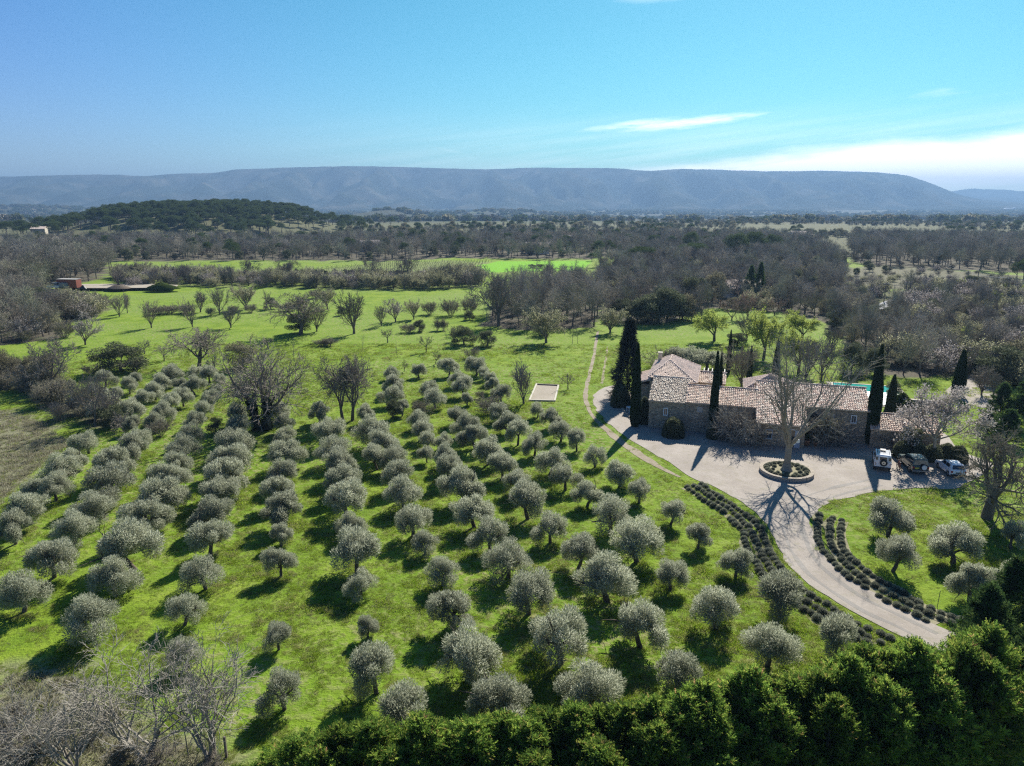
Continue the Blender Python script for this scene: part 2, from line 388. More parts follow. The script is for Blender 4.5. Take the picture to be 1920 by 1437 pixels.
def mat_tiles(name, stops):
    m, t, out = new_mat(name); b = t.new('ShaderNodeBsdfPrincipled'); g = t.new('ShaderNodeNewGeometry'); tc = t.new('ShaderNodeTexCoord')
    c = t.ramp(g.outputs['Random Per Island'], stops, 'CONSTANT')
    n = t.noise(tc.outputs['Object'], 0.9, 5); c = t.mix(t.mapr(n, 0.45, 0.75, 0, 0.5), c, (0.22, 0.20, 0.17, 1))
    n2 = t.noise(tc.outputs['Object'], 9, 4); c = t.mix(t.mapr(n2, 0.5, 0.75, 0, 0.5), c, (0.55, 0.5, 0.42, 1))
    t.l.new(c, b.inputs['Base Color']); b.inputs['Roughness'].default_value = 0.85; t.l.new(b.outputs[0], out.inputs[0]); return m
def mat_glass(name, col=(0.02, 0.025, 0.03), rough=0.06):
    m, t, out = new_mat(name); b = t.new('ShaderNodeBsdfPrincipled'); b.inputs['Base Color'].default_value = (*col, 1)
    b.inputs['Roughness'].default_value = rough; b.inputs['Specular IOR Level'].default_value = 0.8; t.l.new(b.outputs[0], out.inputs[0]); return m

M = {}
M['ground'] = mat_ground()
M['gravel'] = mat_gravel('gravel', (0.262, 0.226, 0.188), (0.335, 0.295, 0.25), (0.22, 0.19, 0.15))
M['worn'] = mat_gravel('worn_gravel', (0.20, 0.182, 0.16), (0.265, 0.243, 0.215), (0.22, 0.20, 0.165))
M['bed'] = mat_gravel('straw_bed', (0.20, 0.18, 0.10), (0.27, 0.24, 0.15), (0.12, 0.15, 0.05))
M['path'] = mat_gravel('dirt', (0.22, 0.17, 0.12), (0.28, 0.23, 0.165), (0.12, 0.14, 0.05))
M['court'] = mat_gravel('court_sand', (0.27, 0.23, 0.175), (0.33, 0.285, 0.225), (0.22, 0.2, 0.13))
M['tar'] = mat_gravel('road_tar', (0.22, 0.22, 0.23), (0.30, 0.30, 0.31), (0.2, 0.2, 0.2))
M['mountain'] = mat_mountain()
M['olive'] = mat_leaf('olive_leaves', [(0.0, (0.22, 0.235, 0.15)), (0.5, (0.34, 0.355, 0.25)), (0.85, (0.43, 0.445, 0.33)), (1.0, (0.52, 0.525, 0.42))], 0.52, 0, 0.3)
M['bark_olive'] = mat_bark('olive_bark', (0.07, 0.058, 0.046), (0.16, 0.135, 0.11))
M['twig'] = mat_bark('grey_twig', (0.175, 0.153, 0.125), (0.29, 0.26, 0.215), 2.0)
M['twig_green'] = mat_bark('lichened_twig', (0.205, 0.205, 0.145), (0.37, 0.36, 0.265), 0.35, 0.5)
M['twig_pale'] = mat_bark('pale_grey_twig', (0.22, 0.20, 0.165), (0.35, 0.325, 0.275), 2.0)
M['twig_wood'] = mat_bark('wood_twig', (0.215, 0.196, 0.16), (0.38, 0.35, 0.285), 0.35, 0.65)
M['bark_dark'] = mat_bark('dark_bark', (0.09, 0.075, 0.06), (0.19, 0.16, 0.135))
M['bark_plane'] = mat_bark('plane_bark', (0.20, 0.175, 0.135), (0.38, 0.34, 0.27), 2.2)
M['holm'] = mat_leaf('holm_oak_leaves', [(0.0, (0.04, 0.052, 0.026)), (0.6, (0.095, 0.11, 0.058)), (1.0, (0.24, 0.25, 0.16))], 0.35)
M['pine'] = mat_leaf('pine_needles', [(0.0, (0.035, 0.055, 0.02)), (0.6, (0.07, 0.105, 0.038)), (1.0, (0.13, 0.155, 0.06))], 0.3)
M['hedge'] = mat_leaf('hedge_sprays', [(0.0, (0.055, 0.105, 0.024)), (0.4, (0.12, 0.205, 0.036)), (0.75, (0.21, 0.305, 0.05)), (0.93, (0.32, 0.36, 0.07)), (1.0, (0.34, 0.20, 0.10))], 0.58, 0, 0.45)
M['fir'] = mat_leaf('fir_sprays', [(0.0, (0.03, 0.06, 0.02)), (0.6, (0.06, 0.11, 0.035)), (1.0, (0.12, 0.17, 0.05))], 0.35)
M['cypress'] = mat_leaf('cypress_sprays', [(0.0, (0.015, 0.028, 0.012)), (1.0, (0.04, 0.065, 0.025))], 0.15)
M['spruce'] = mat_leaf('spruce_needles', [(0.0, (0.018, 0.028, 0.022)), (0.8, (0.045, 0.056, 0.046)), (1.0, (0.09, 0.085, 0.075))], 0.15)
M['blossom'] = mat_leaf('blossom', [(0.0, (0.28, 0.25, 0.225)), (0.5, (0.40, 0.36, 0.335)), (1.0, (0.56, 0.51, 0.48))], 0.35)
M['bud'] = mat_leaf('young_leaves', [(0.0, (0.17, 0.22, 0.035)), (0.5, (0.30, 0.36, 0.07)), (1.0, (0.44, 0.48, 0.15))], 0.55)
M['palebud'] = mat_leaf('pale_buds', [(0.0, (0.20, 0.21, 0.10)), (0.5, (0.31, 0.31, 0.17)), (1.0, (0.48, 0.46, 0.33))], 0.5)
M['redbud'] = mat_leaf('red_buds', [(0.0, (0.12, 0.07, 0.06)), (1.0, (0.26, 0.16, 0.13))], 0.4)
M['ivy'] = mat_leaf('ivy_leaves', [(0.0, (0.014, 0.024, 0.01)), (1.0, (0.05, 0.07, 0.025))], 0.2)
M['shrub'] = mat_leaf('shrub_leaves', [(0.0, (0.10, 0.095, 0.055)), (0.5, (0.18, 0.17, 0.105)), (1.0, (0.30, 0.28, 0.19))], 0.4, 0, 0.4)
M['lavender'] = mat_leaf('lavender_sprigs', [(0.0, (0.09, 0.10, 0.068)), (0.5, (0.19, 0.205, 0.15)), (1.0, (0.34, 0.345, 0.27))], 0.38, 0, 0.45)
M['box'] = mat_leaf('box_leaves', [(0.0, (0.02, 0.035, 0.012)), (0.7, (0.06, 0.085, 0.02)), (1.0, (0.14, 0.16, 0.05))], 0.3)
M['grass'] = mat_leaf('grass_blades', [(0.0, (0.115, 0.20, 0.014)), (0.45, (0.20, 0.305, 0.02)), (0.8, (0.28, 0.37, 0.035)), (1.0, (0.36, 0.34, 0.14))], 0.55, 0, 0.4, (0.30, 0.285, 0.12, 1))
M['drygrass'] = mat_leaf('dry_grass_blades', [(0.0, (0.16, 0.155, 0.085)), (0.6, (0.31, 0.29, 0.19)), (1.0, (0.44, 0.41, 0.31))], 0.45, 0, 0.4)
M['wall'] = mat_stone('rubble_wall', [(0.0, (0.33, 0.26, 0.185)), (0.35, (0.48, 0.39, 0.28)), (0.7, (0.60, 0.50, 0.37)), (1.0, (0.38, 0.295, 0.21))], 2.3)
M['tiles'] = mat_tiles('roof_tiles', [(0.0, (0.538, 0.370, 0.280)), (0.2, (0.638, 0.470, 0.364)), (0.42, (0.717, 0.560, 0.437)), (0.62, (0.560, 0.448, 0.347)), (0.78, (0.470, 0.297, 0.213)), (0.9, (0.314, 0.246, 0.202)), (0.97, (0.157, 0.134, 0.118))])
M['tiles_pink'] = mat_tiles('pink_roof_tiles', [(0.0, (0.560, 0.382, 0.296)), (0.3, (0.638, 0.481, 0.382)), (0.55, (0.717, 0.604, 0.493)), (0.8, (0.493, 0.339, 0.265)), (0.95, (0.291, 0.246, 0.204))])
M['tiles_old'] = mat_tiles('lichened_roof_tiles', [(0.0, (0.403, 0.336, 0.258)), (0.25, (0.560, 0.493, 0.403)), (0.5, (0.493, 0.403, 0.314)), (0.72, (0.314, 0.263, 0.213)), (0.86, (0.146, 0.129, 0.112)), (0.93, (0.582, 0.538, 0.448))])
M['tiles_grey'] = mat_tiles('weathered_roof_tiles', [(0.0, (0.593, 0.456, 0.366)), (0.3, (0.690, 0.538, 0.434)), (0.6, (0.635, 0.497, 0.414)), (0.85, (0.497, 0.394, 0.331))])
M['plaster'] = mat_plain('pale_plaster', (0.46, 0.42, 0.34), 0.9, var=0.2, bump=0.2)
M['white_paint'] = mat_plain('white_paint', (0.78, 0.78, 0.76), 0.4, var=0.03)
M['blue_paint'] = mat_plain('grey_blue_paint', (0.34, 0.40, 0.46), 0.5, var=0.05)
M['beige_paint'] = mat_plain('beige_paint', (0.45, 0.41, 0.35), 0.6, var=0.05)
M['pane'] = mat_glass('window_pane')
M['stone'] = mat_plain('ring_stone', (0.42, 0.37, 0.29), 0.95, var=0.3, scale=5, bump=0.6)
M['soil'] = mat_plain('bed_soil', (0.13, 0.10, 0.07), 1.0, var=0.3, scale=4, bump=0.5)
M['terracotta'] = mat_plain('terracotta', (0.38, 0.19, 0.11), 0.8)
M['wood_post'] = mat_plain('weathered_wood', (0.16, 0.135, 0.11), 0.9, var=0.3, scale=8)
M['coping'] = mat_plain('coping_stone', (0.33, 0.285, 0.22), 0.95, var=0.25, scale=4, bump=0.5)
M['pale_timber'] = mat_plain('pale_timber', (0.40, 0.37, 0.29), 0.8, var=0.12, scale=6)
M['concrete'] = mat_plain('concrete', (0.30, 0.29, 0.27), 0.9, var=0.1)
M['car_white'] = mat_plain('white_car_paint', (0.76, 0.77, 0.78), 0.25, var=0.02, coat=0.6)
M['car_green'] = mat_plain('dark_green_car_paint', (0.030, 0.065, 0.058), 0.25, var=0.03, coat=0.8)
M['black'] = mat_plain('black_plastic', (0.018, 0.018, 0.02), 0.55, var=0.1)
M['rubber'] = mat_plain('tyre_rubber', (0.016, 0.016, 0.016), 0.85, var=0.1)
M['rim'] = mat_plain('alloy_rim', (0.55, 0.55, 0.56), 0.3, 0.7, var=0.05)
M['chrome'] = mat_plain('bumper_metal', (0.32, 0.31, 0.30), 0.35, 0.6, var=0.05)
M['red_lens'] = mat_plain('red_lens', (0.35, 0.02, 0.015), 0.25, var=0.05)
M['orange_lens'] = mat_plain('orange_lens', (0.55, 0.18, 0.02), 0.25, var=0.05)
M['plate_yellow'] = mat_plain('yellow_plate', (0.62, 0.50, 0.06), 0.5, var=0.03)
M['orange'] = mat_plain('orange_frame_paint', (0.42, 0.13, 0.05), 0.4, var=0.05)
M['pool_water'] = mat_plain('pool_water', (0.03, 0.32, 0.27), 0.08, var=0.12, scale=1.0)
M['pool_tile'] = mat_plain('pool_steps', (0.50, 0.62, 0.56), 0.4, var=0.12)
M['red_steel'] = mat_plain('rusty_red_steel', (0.30, 0.085, 0.05), 0.7, var=0.25, scale=1.2)
M['wire'] = mat_plain('wire', (0.18, 0.18, 0.19), 0.6)
M['steam'] = mat_plain('steam_puff', (0.85, 0.86, 0.88), 1.0, var=0.03)
# ------------------------------------------------------------------ terrain
RNG = np.random.default_rng(7)
def vnoise(x, y, seed=0):
    """smooth value noise in numpy, about -1..1"""
    xi, yi = np.floor(x).astype(np.int64), np.floor(y).astype(np.int64); fx, fy = x - xi, y - yi
    def h(a, b):
        n = (a * 374761393 + b * 668265263 + seed * 974711) & 0x7fffffff; n = ((n ^ (n >> 13)) * 1274126177) & 0x7fffffff
        return ((n ^ (n >> 16)) & 0xffff) / 32767.5 - 1
    fx = fx * fx * (3 - 2 * fx); fy = fy * fy * (3 - 2 * fy)
    return (h(xi, yi) * (1 - fx) + h(xi + 1, yi) * fx) * (1 - fy) + (h(xi, yi + 1) * (1 - fx) + h(xi + 1, yi + 1) * fx) * fy
def fbm(x, y, o=4, seed=0, g=0.5):
    a, s, t = 1.0, 0.0, 0.0
    for k in range(o): s = s + a * vnoise(x * 2 ** k, y * 2 ** k, seed + k); t += a; a *= g
    return s / t
def hz(x, y):
    x = np.asarray(x, float); y = np.asarray(y, float)
    z = -34.0 * sstep(620, 2700, y)
    z = z + 16.0 * np.exp(-(((x + 275) / 104) ** 2 + ((y - 660) / 120) ** 2) ** 1.8)
    z = z + 26 * np.exp(-(((x + 330) / 120) ** 2 + ((y - 2000) / 220) ** 2)) + 22 * np.exp(-(((x + 60) / 210) ** 2 + ((y - 2500) / 240) ** 2))
    z = z + 38 * np.exp(-(((x + 2100) / 500) ** 2 + ((y - 3000) / 420) ** 2))
    z = z + 0.9 * fbm(x / 60, y / 60, 3, 5) * sstep(190, 320, y) + 5 * fbm(x / 420, y / 420, 3, 9) * sstep(700, 1600, y)
    return z
def g3(u, v):
    x, y = gp(u, v); return x, y, float(hz(x, y))

WOOD = {  # outlines of the wooded areas, traced on the ground
 'grove': [(905, 612), (1000, 620), (1118, 615), (1125, 560), (1060, 540), (925, 572)],
 'right': [(1125, 500), (1125, 600), (1150, 606), (1230, 607), (1300, 592), (1340, 580), (1480, 588), (1545, 605), (1585, 640), (1615, 690), (1700, 712), (1795, 700), (1740, 640),
           (1680, 600), (1640, 560), (1600, 545), (1570, 520), (1590, 490), (1540, 470), (1400, 465), (1250, 470)],
 'scrub': [(1640, 560), (1680, 600), (1740, 640), (1795, 700), (1925, 730), (1990, 700), (1990, 545), (1750, 538), (1660, 545)],
 'behind_clearing': [(1590, 490), (1640, 498), (1780, 507), (1990, 515), (2050, 455), (1600, 452)],
 'behind_field': [(-60, 505), (200, 490), (480, 490), (700, 490), (850, 485), (1112, 486), (1250, 470), (1540, 465), (1540, 452), (1000, 450), (600, 455), (-60, 462)],
 'left_far': [(-60, 547), (95, 540), (190, 525), (215, 505), (200, 491), (-60, 504)],
 'left_near': [(-60, 655), (60, 640), (128, 633), (112, 612), (135, 602), (92, 578), (78, 560), (50, 552), (-60, 550)],
 'left_low': [(92, 578), (135, 602), (178, 598), (205, 577), (130, 564)],
 'left_shrubs': [(-60, 730), (20, 735), (70, 760), (110, 790), (160, 812), (225, 800), (215, 775), (150, 762), (120, 730), (70, 705), (-60, 670)],
 'hedgerow': [(215, 540), (330, 537), (520, 540), (740, 545), (905, 540), (910, 520), (700, 528), (480, 523), (215, 515)],
}
WOODW = {k: pxpoly(v) for k, v in WOOD.items()}
FIELD = pxpoly([(838, 513), (1090, 508), (1112, 489), (930, 490)])
VINES = pxpoly([(560, 509), (838, 513), (925, 490), (720, 491)])
DRYL = pxpoly([(-80, 770), (0, 770), (70, 790), (135, 835), (60, 885), (0, 945), (-80, 1000)])
DRYB = pxpoly([(-60, 1260), (140, 1270), (240, 1330), (330, 1385), (430, 1437), (430, 1600), (-60, 1600)])
CLEARING = pxpoly([(1585, 505), (1640, 497), (1780, 508), (1925, 520), (1925, 545), (1750, 538), (1640, 545), (1590, 530)])
DRIVE_PX = [(1160, 722), (1140, 725), (1124, 731), (1114, 740), (1112, 753), (1119, 770), (1135, 789), (1160, 811), (1188, 829), (1217, 846), (1246, 862), (1272, 881), (1297, 896),
            (1322, 906), (1352, 920), (1382, 936), (1410, 955), (1436, 982), (1450, 1008), (1462, 1036), (1480, 1061), (1502, 1084), (1532, 1106), (1570, 1130), (1620, 1158), (1662, 1180), (1705, 1200), (1760, 1226),
            (1840, 1215), (1795, 1190), (1742, 1166), (1692, 1141), (1640, 1114), (1602, 1090), (1570, 1066), (1545, 1043), (1530, 1018), (1523, 995), (1523, 972), (1532, 957), (1552, 945),
            (1600, 931), (1650, 921), (1720, 916.5), (1790, 916), (1815, 905), (1845, 888), (1860, 868), (1800, 845), (1745, 800), (1600, 775), (1300, 775), (1215, 775), (1192, 760), (1190, 742)]
DRIVE = [tuple(p) for p in smooth_line([gp(*p) for p in DRIVE_PX] + [gp(*DRIVE_PX[0])], 0.9)][:-1]
PATH_PX = [(1121, 622), (1117, 645), (1113, 670), (1106, 700), (1099, 730), (1100, 757), (1113, 782), (1137, 806), (1166, 830), (1202, 855), (1245, 880), (1280, 897)]
PATH = smooth_line([gp(*p) for p in PATH_PX], 0.8)
COURT = [gp(*p) for p in ((993, 752), (1040, 753), (1047, 724), (1006, 722))]

def axis_steps(lo, hi, step, far_lo, far_hi, grow):
    a = list(np.arange(lo, hi + step, step)); s = step
    while a[-1] < far_hi: s *= grow; a.append(a[-1] + s)
    s = step
    while a[0] > far_lo: s *= grow; a.insert(0, a[0] - s)
    return np.array(a)
GX, GY = axis_steps(-110, 110, 1.5, -9300, 9300, 1.07), axis_steps(8, 230, 1.5, -300, 9300, 1.045)
def build_ground():
    X, Y = np.meshgrid(GX, GY); x, y = X.ravel(), Y.ravel()
    V = np.stack([x, y, hz(x, y)], 1); nx, ny = len(GX), len(GY)
    i = np.arange(ny - 1)[:, None] * nx + np.arange(nx - 1)[None]; i = i.ravel()
    me = mesh_np('ground', V, [np.stack([i, i + 1, i + nx + 1, i + nx], 1)], [M['ground']], True)
    jx, jy = x + 2.2 * fbm(x / 6, y / 6, 3, 21), y + 2.2 * fbm(x / 6 + 50, y / 6, 3, 22) * (1 + y / 150)
    lit = np.zeros(len(x))
    for k, p in WOODW.items(): lit[in_poly(jx, jy, p)] = {'scrub': 0.75, 'hedgerow': 0.35, 'left_shrubs': 0.9, 'left_low': 0.8}.get(k, 1.0)
    outer = (y > 345) | (np.abs(x) > 0.75 * y + 12) & (y > 95)
    lit = np.maximum(lit, 0.85 * outer)
    fld = in_poly(jx, jy, pxpoly([(200, 535), (480, 540), (740, 545), (905, 540), (1112, 510), (1116, 487), (850, 486), (700, 490), (480, 492), (215, 500)])); lit[fld & (lit > 0.5)] = 0.0
    lit = np.where(in_poly(x, y, FIELD) | in_poly(x, y, VINES), 0, lit)
    dry = 1.0 * (in_poly(jx, jy, DRYL) | in_poly(jx, jy, DRYB)); cl = in_poly(jx, jy, CLEARING); dry[cl] = 0.75; lit[cl] = 0
    dry[cl] = 1.0; dry = np.maximum(dry, 0.45 * in_poly(jx, jy, VINES)); lush = 1.0 * in_poly(x, y, FIELD)
    lit = np.where(dry > 0.5, 0, lit); lit[cl] = 0.55; hm = np.exp(-(((x + 275) / 150) ** 2 + ((y - 660) / 170) ** 2) ** 2); val = sstep(820, 1150, y) * (1 - hm)
    for nm, a in (('litter', lit), ('dry', dry), ('lush', lush), ('valley', val)):
        at = me.attributes.new(nm, 'FLOAT', 'POINT'); at.data.foreach_set('value', a.astype(np.float32))
    tag(link('ground', me), kind='structure')
build_ground()
def signed(p, t):
    a, b, c = (p[i] for i in t); return (b[0] - a[0]) * (c[1] - a[1]) - (b[1] - a[1]) * (c[0] - a[0])
def sheet(name, poly, mat, z=0.03):
    me = bpy.data.meshes.new(name)
    me.from_pydata([(p[0], p[1], z) for p in poly], [], [t if signed(poly, t) > 0 else t[::-1] for t in tessellate_polygon([[(p[0], p[1], 0.0) for p in poly]])]); me.materials.append(mat)
    return tag(link(name, me), kind='structure')
def ribbon(name, line, w, mat, z=0.03, wob=0.25, seed=3):
    line = np.asarray(line); d = np.gradient(line, axis=0); d /= np.linalg.norm(d, axis=1)[:, None] + 1e-9; n = np.stack([-d[:, 1], d[:, 0]], 1); s = np.arange(len(line))
    w = np.broadcast_to(np.asarray(w, float), s.shape)
    wl = w * (0.5 + wob * vnoise(s * 0.45, s * 0 + 1.5, seed)); wr = w * (0.5 + wob * vnoise(s * 0.45, s * 0 + 9.5, seed + 1))
    zz = hz(line[:, 0], line[:, 1]) + z
    V = np.concatenate([np.c_[line + n * wl[:, None], zz], np.c_[line - n * wr[:, None], zz]]); N = len(line); i = np.arange(N - 1)
    me = mesh_np(name, V, [np.stack([N + i, N + i + 1, i + 1, i], 1)], [mat], True)
    return tag(link(name, me), kind='structure')
DRIVE_W = [(p[0] + 0.25 * float(vnoise(np.array(i * 0.7), np.array(0.5), 4)), p[1] + 0.25 * float(vnoise(np.array(i * 0.7), np.array(7.5), 4))) for i, p in enumerate(DRIVE)]
sheet('gravel_drive', DRIVE_W, M['gravel'], 0.034)
ribbon('dirt_path', PATH, np.interp(np.linspace(0, 1, len(PATH)), [0, 0.45, 0.75, 0.92, 1], [0.45, 0.6, 0.6, 1.1, 0.3]), M['path'], 0.026)
ribbon('worn_track', PATH[int(len(PATH) * 0.2):int(len(PATH) * 0.55)] + np.array([2.3, 0.4]), 0.35, M['path'], 0.018, 0.45, 8)
TRK = smooth_line(pxpoly([(1745, 1196), (1680, 1163), (1620, 1134), (1560, 1095), (1520, 1060), (1494, 1020), (1487, 985), (1500, 950), (1555, 926), (1640, 905)]), 0.8)
dT = np.gradient(TRK, axis=0); dT /= np.linalg.norm(dT, axis=1)[:, None]; nT = np.stack([-dT[:, 1], dT[:, 0]], 1)
for sg in (-0.72, 0.72): ribbon('wheel_track', TRK + nT * sg, 0.34, M['worn'], 0.0385, 0.5, 17 + int(sg * 10))
sheet('parking_gravel', smooth_line(pxpoly([(1770, 735), (1810, 706), (1850, 708), (1880, 730), (1885, 752), (1840, 765), (1770, 735)]), 0.8), M['gravel'], 0.036)
ribbon('country_road', smooth_line(pxpoly([(1640, 590), (1662, 574), (1690, 563), (1712, 558), (1740, 553)]), 2.0), 5.0, M['tar'], 0.05, 0.04)
ribbon('track_patch', smooth_line(pxpoly([(1815, 548), (1850, 545), (1870, 541)]), 2.0), 6.0, M['gravel'], 0.05, 0.1)
sheet('earth_yard', [(x, y) for x, y in pxpoly([(95, 546), (200, 546), (330, 545), (335, 540), (270, 537), (160, 538), (95, 542)])], M['court'], 0.9)

# mountains -----------------------------------------------------------------
def ridge_mesh(name, prof_px, Yr, Y0, Y1, zb, nx, ny, rough, seed, label=None):
    us = np.array([p[0] for p in prof_px], float); vs = np.array([p[1] for p in prof_px], float)
    xs = np.array([pix_dir(u, v).x / pix_dir(u, v).y * Yr for u, v in prof_px]); zs = np.array([CAM_H + pix_dir(u, v).z / pix_dir(u, v).y * Yr for u, v in prof_px])
    x = np.linspace(xs[0], xs[-1], nx); zr = np.interp(x, xs, zs); k = np.ones(5) / 5; zr = np.convolve(np.pad(zr, 2, 'edge'), k, 'valid')
    t = np.linspace(0, 1, ny); X = np.repeat(x[None], ny, 0); T = np.repeat(t[:, None], nx, 1)
    yr = Yr + 160 * fbm(X / 900, X * 0 + 3.3, 3, seed)
    half = int(ny * 0.72); tt = T * (ny - 1) / half
    Y = np.where(tt <= 1, Y0 + (yr - Y0) * np.clip(tt, 0, 1), yr + (Y1 - yr) * np.clip((T * (ny - 1) - half) / (ny - 1 - half), 0, 1))
    up = np.where(tt <= 1, np.clip(tt, 0, 1) ** 1.35, 1 - 0.75 * np.clip((T * (ny - 1) - half) / (ny - 1 - half), 0, 1) ** 1.5)
    warp = 140 * fbm(X / 700, Y / 700, 3, seed + 9)
    spur = 1 - np.abs(fbm((X + warp) / 420, Y / 1500, 3, seed + 2)) * 2.2; spur2 = 1 - np.abs(fbm((X + warp) / 150, Y / 500, 3, seed + 4)) * 2
    zrr = np.interp(X * Yr / np.maximum(Y, 1), x, zr); mid = np.sin(np.clip(up, 0, 1) * math.pi) * (zrr - zb)
    Z = zb + (zrr - zb) * up + rough * mid * (0.40 * (spur - 0.55) + 0.2 * (spur2 - 0.5)) + 4 * fbm(X / 90, Y / 90, 3, seed + 5) * up
    i = (np.arange(ny - 1)[:, None] * nx + np.arange(nx - 1)[None]).ravel()
    me = mesh_np(name, np.stack([X, Y, Z], 2).reshape(-1, 3), [np.stack([i, i + 1, i + nx + 1, i + nx], 1)], [M['mountain']], True)
    tag(link(name, me), kind='structure')
ridge_mesh('far_hills', [(1700, 378), (1760, 362), (1790, 359), (1805, 355), (1830, 353.5), (1850, 356), (1880, 355), (1910, 359), (1960, 356), (2050, 362), (2200, 366), (2500, 372)], 8700, 8200, 9200, -36, 160, 16, 0.5, 40)
ridge_mesh('low_hills', [(1740, 379), (1830, 371.5), (1870, 370.5), (1920, 372), (2000, 369), (2150, 372), (2500, 376)], 7600, 6900, 8150, -36, 140, 18, 0.5, 50)
ridge_mesh('mountain', [(-600, 350), (-300, 338), (0, 332), (100, 329), (215, 328), (270, 331.5), (340, 326), (410, 325), (432, 319), (540, 313.5), (650, 312), (750, 312.5), (830, 316), (900, 317.5), (1000, 314),
                        (1130, 315.5), (1180, 318), (1215, 322), (1270, 318), (1340, 318), (1430, 321), (1560, 320), (1640, 323), (1690, 327), (1720, 334), (1745, 343), (1770, 354), (1800, 366), (1840, 374), (1900, 380), (2000, 388)],
           6000, 4200, 7400, -37, 420, 70, 1.0, 60)

# haze ----------------------------------------------------------------------
HAZE_DENSITY, HAZE_COL, HAZE_G = 0.00018, (0.215, 0.36, 0.57, 1), 0.25
def build_haze():
    mb = MB().box(-9800, 9800, -600, 9700, -48.0, 305.0); m, t, out = new_mat('haze_air'); v = t.new('ShaderNodeVolumePrincipled')
    v.inputs['Color'].default_value = HAZE_COL; v.inputs['Density'].default_value = HAZE_DENSITY; v.inputs['Anisotropy'].default_value = HAZE_G
    v.inputs['Density Attribute'].default_value = ''
    t.l.new(v.outputs[0], out.inputs['Volume'])
    try: m.cycles.homogeneous_volume = True
    except Exception: pass
    tag(mb.obj('haze', m), kind='stuff')
build_haze()

# ------------------------------------------------------------------ plant growth
def nrmz(a): return a / (np.linalg.norm(a, axis=-1, keepdims=True) + 1e-9)
def perp(d, rng=None):
    r = rng.normal(size=d.shape) if rng is not None else np.tile(np.array([[0.31, 0.77, 0.55]]), (len(d), 1))
    return nrmz(r - (r * d).sum(1, keepdims=True) * d)
def grow(rng, p, d, L, R, levels):
    """branching skeleton; every level is grown for all its branches at once. Returns list of (P0, P1, R0, R1) per level."""
    p, d = np.atleast_2d(np.array(p, float)), nrmz(np.atleast_2d(np.array(d, float))); L = np.broadcast_to(np.asarray(L, float), (len(p),)).copy(); R = np.broadcast_to(np.asarray(R, float), (len(p),)).copy()
    out = []
    for li, lv in enumerate(levels):
        n = lv['n']; A, B, RA, RB = [], [], [], []; P = [p]; D = [d]; RR = [R]; cur, dr = p, d
        for k in range(n):
            dr = nrmz(dr + lv.get('w', 0.15) * rng.normal(size=dr.shape) + np.array([0, 0, lv.get('up', 0.0)]))
            nx = cur + dr * (L / n)[:, None]; r1 = R * (1 - lv.get('taper', 0.6) * (k + 1) / n)
            A.append(cur); B.append(nx); RA.append(RR[-1]); RB.append(r1); cur = nx; P.append(nx); D.append(dr); RR.append(r1)
        out.append((np.concatenate(A), np.concatenate(B), np.concatenate(RA), np.concatenate(RB)))
        if li == len(levels) - 1: break
        c = lv['kids']; t0, t1 = lv.get('t', (0.35, 1.0)); P, D, RR = np.array(P), np.array(D), np.array(RR); m = len(p); np_, nd, nL, nR = [], [], [], []; base = rng.uniform(0, 6.28, m)
        for j in range(c):
            t = t0 + (t1 - t0) * (j + rng.uniform(0, 1, m)) / c; q = t * n; i0 = np.minimum(q.astype(int), n - 1); f = q - i0; ar = np.arange(m)
            pos = P[i0, ar] * (1 - f)[:, None] + P[i0 + 1, ar] * f[:, None]; dd = D[np.minimum(i0 + 1, n), ar]; rr = RR[i0, ar]
            u = perp(dd); v = np.cross(dd, u); az = base + j * 2.4 + rng.normal(0, 0.4, m); ang = np.radians(rng.normal(lv['ang'][0], lv['ang'][1], m)) * np.where((j == c - 1) & lv.get('lead', True), 0.35, 1.0)
            nd.append(nrmz(dd * np.cos(ang)[:, None] + (u * np.cos(az)[:, None] + v * np.sin(az)[:, None]) * np.sin(ang)[:, None]))
            np_.append(pos); nL.append(L * lv['ratio'] * (1.15 - lv.get('tl', 0.45) * t) * rng.uniform(0.75, 1.2, m)); nR.append(np.maximum(rr * lv.get('rr', 0.6), lv.get('rmin', 0.008)))
        p, d, L, R = np.concatenate(np_), np.concatenate(nd), np.concatenate(nL), np.concatenate(nR)
    return out
def seg_geo(segs, sides):
    P0, P1, R0, R1 = segs; d = nrmz(P1 - P0); u = perp(d); v = np.cross(d, u); n = len(P0); P1 = P1 + d * (R1 * 0.35)[:, None]; ring0, ring1 = [], []
    for k in range(sides):
        a = 2 * math.pi * k / sides; o = u * math.cos(a) + v * math.sin(a); ring0.append(P0 + o * R0[:, None]); ring1.append(P1 + o * R1[:, None])
    V = np.stack(ring0 + ring1, 1); b = np.arange(n)[:, None] * 2 * sides; F = [np.concatenate([b + k, b + (k + 1) % sides, b + sides + (k + 1) % sides, b + sides + k], 1) for k in range(sides)]
    return V.reshape(-1, 3), np.concatenate(F)
def join_geo(parts):
    V, F, n = [], [], 0
    for v, f in parts: V.append(v); F.append(f + n); n += len(v)
    return np.concatenate(V), np.concatenate(F)
def sprigs(rng, pos, ax, l, w):
    n = len(pos); ax = nrmz(ax); s = perp(ax, rng); l = np.broadcast_to(l, (n,))[:, None]; w = np.broadcast_to(w, (n,))[:, None]; k = rng.uniform(0.35, 0.6, (n, 1))
    V = np.stack([pos, pos + ax * l * k + s * w / 2, pos + ax * l, pos + ax * l * k - s * w / 2], 1).reshape(-1, 3); b = np.arange(n)[:, None] * 4
    return V, b + np.arange(4)[None]
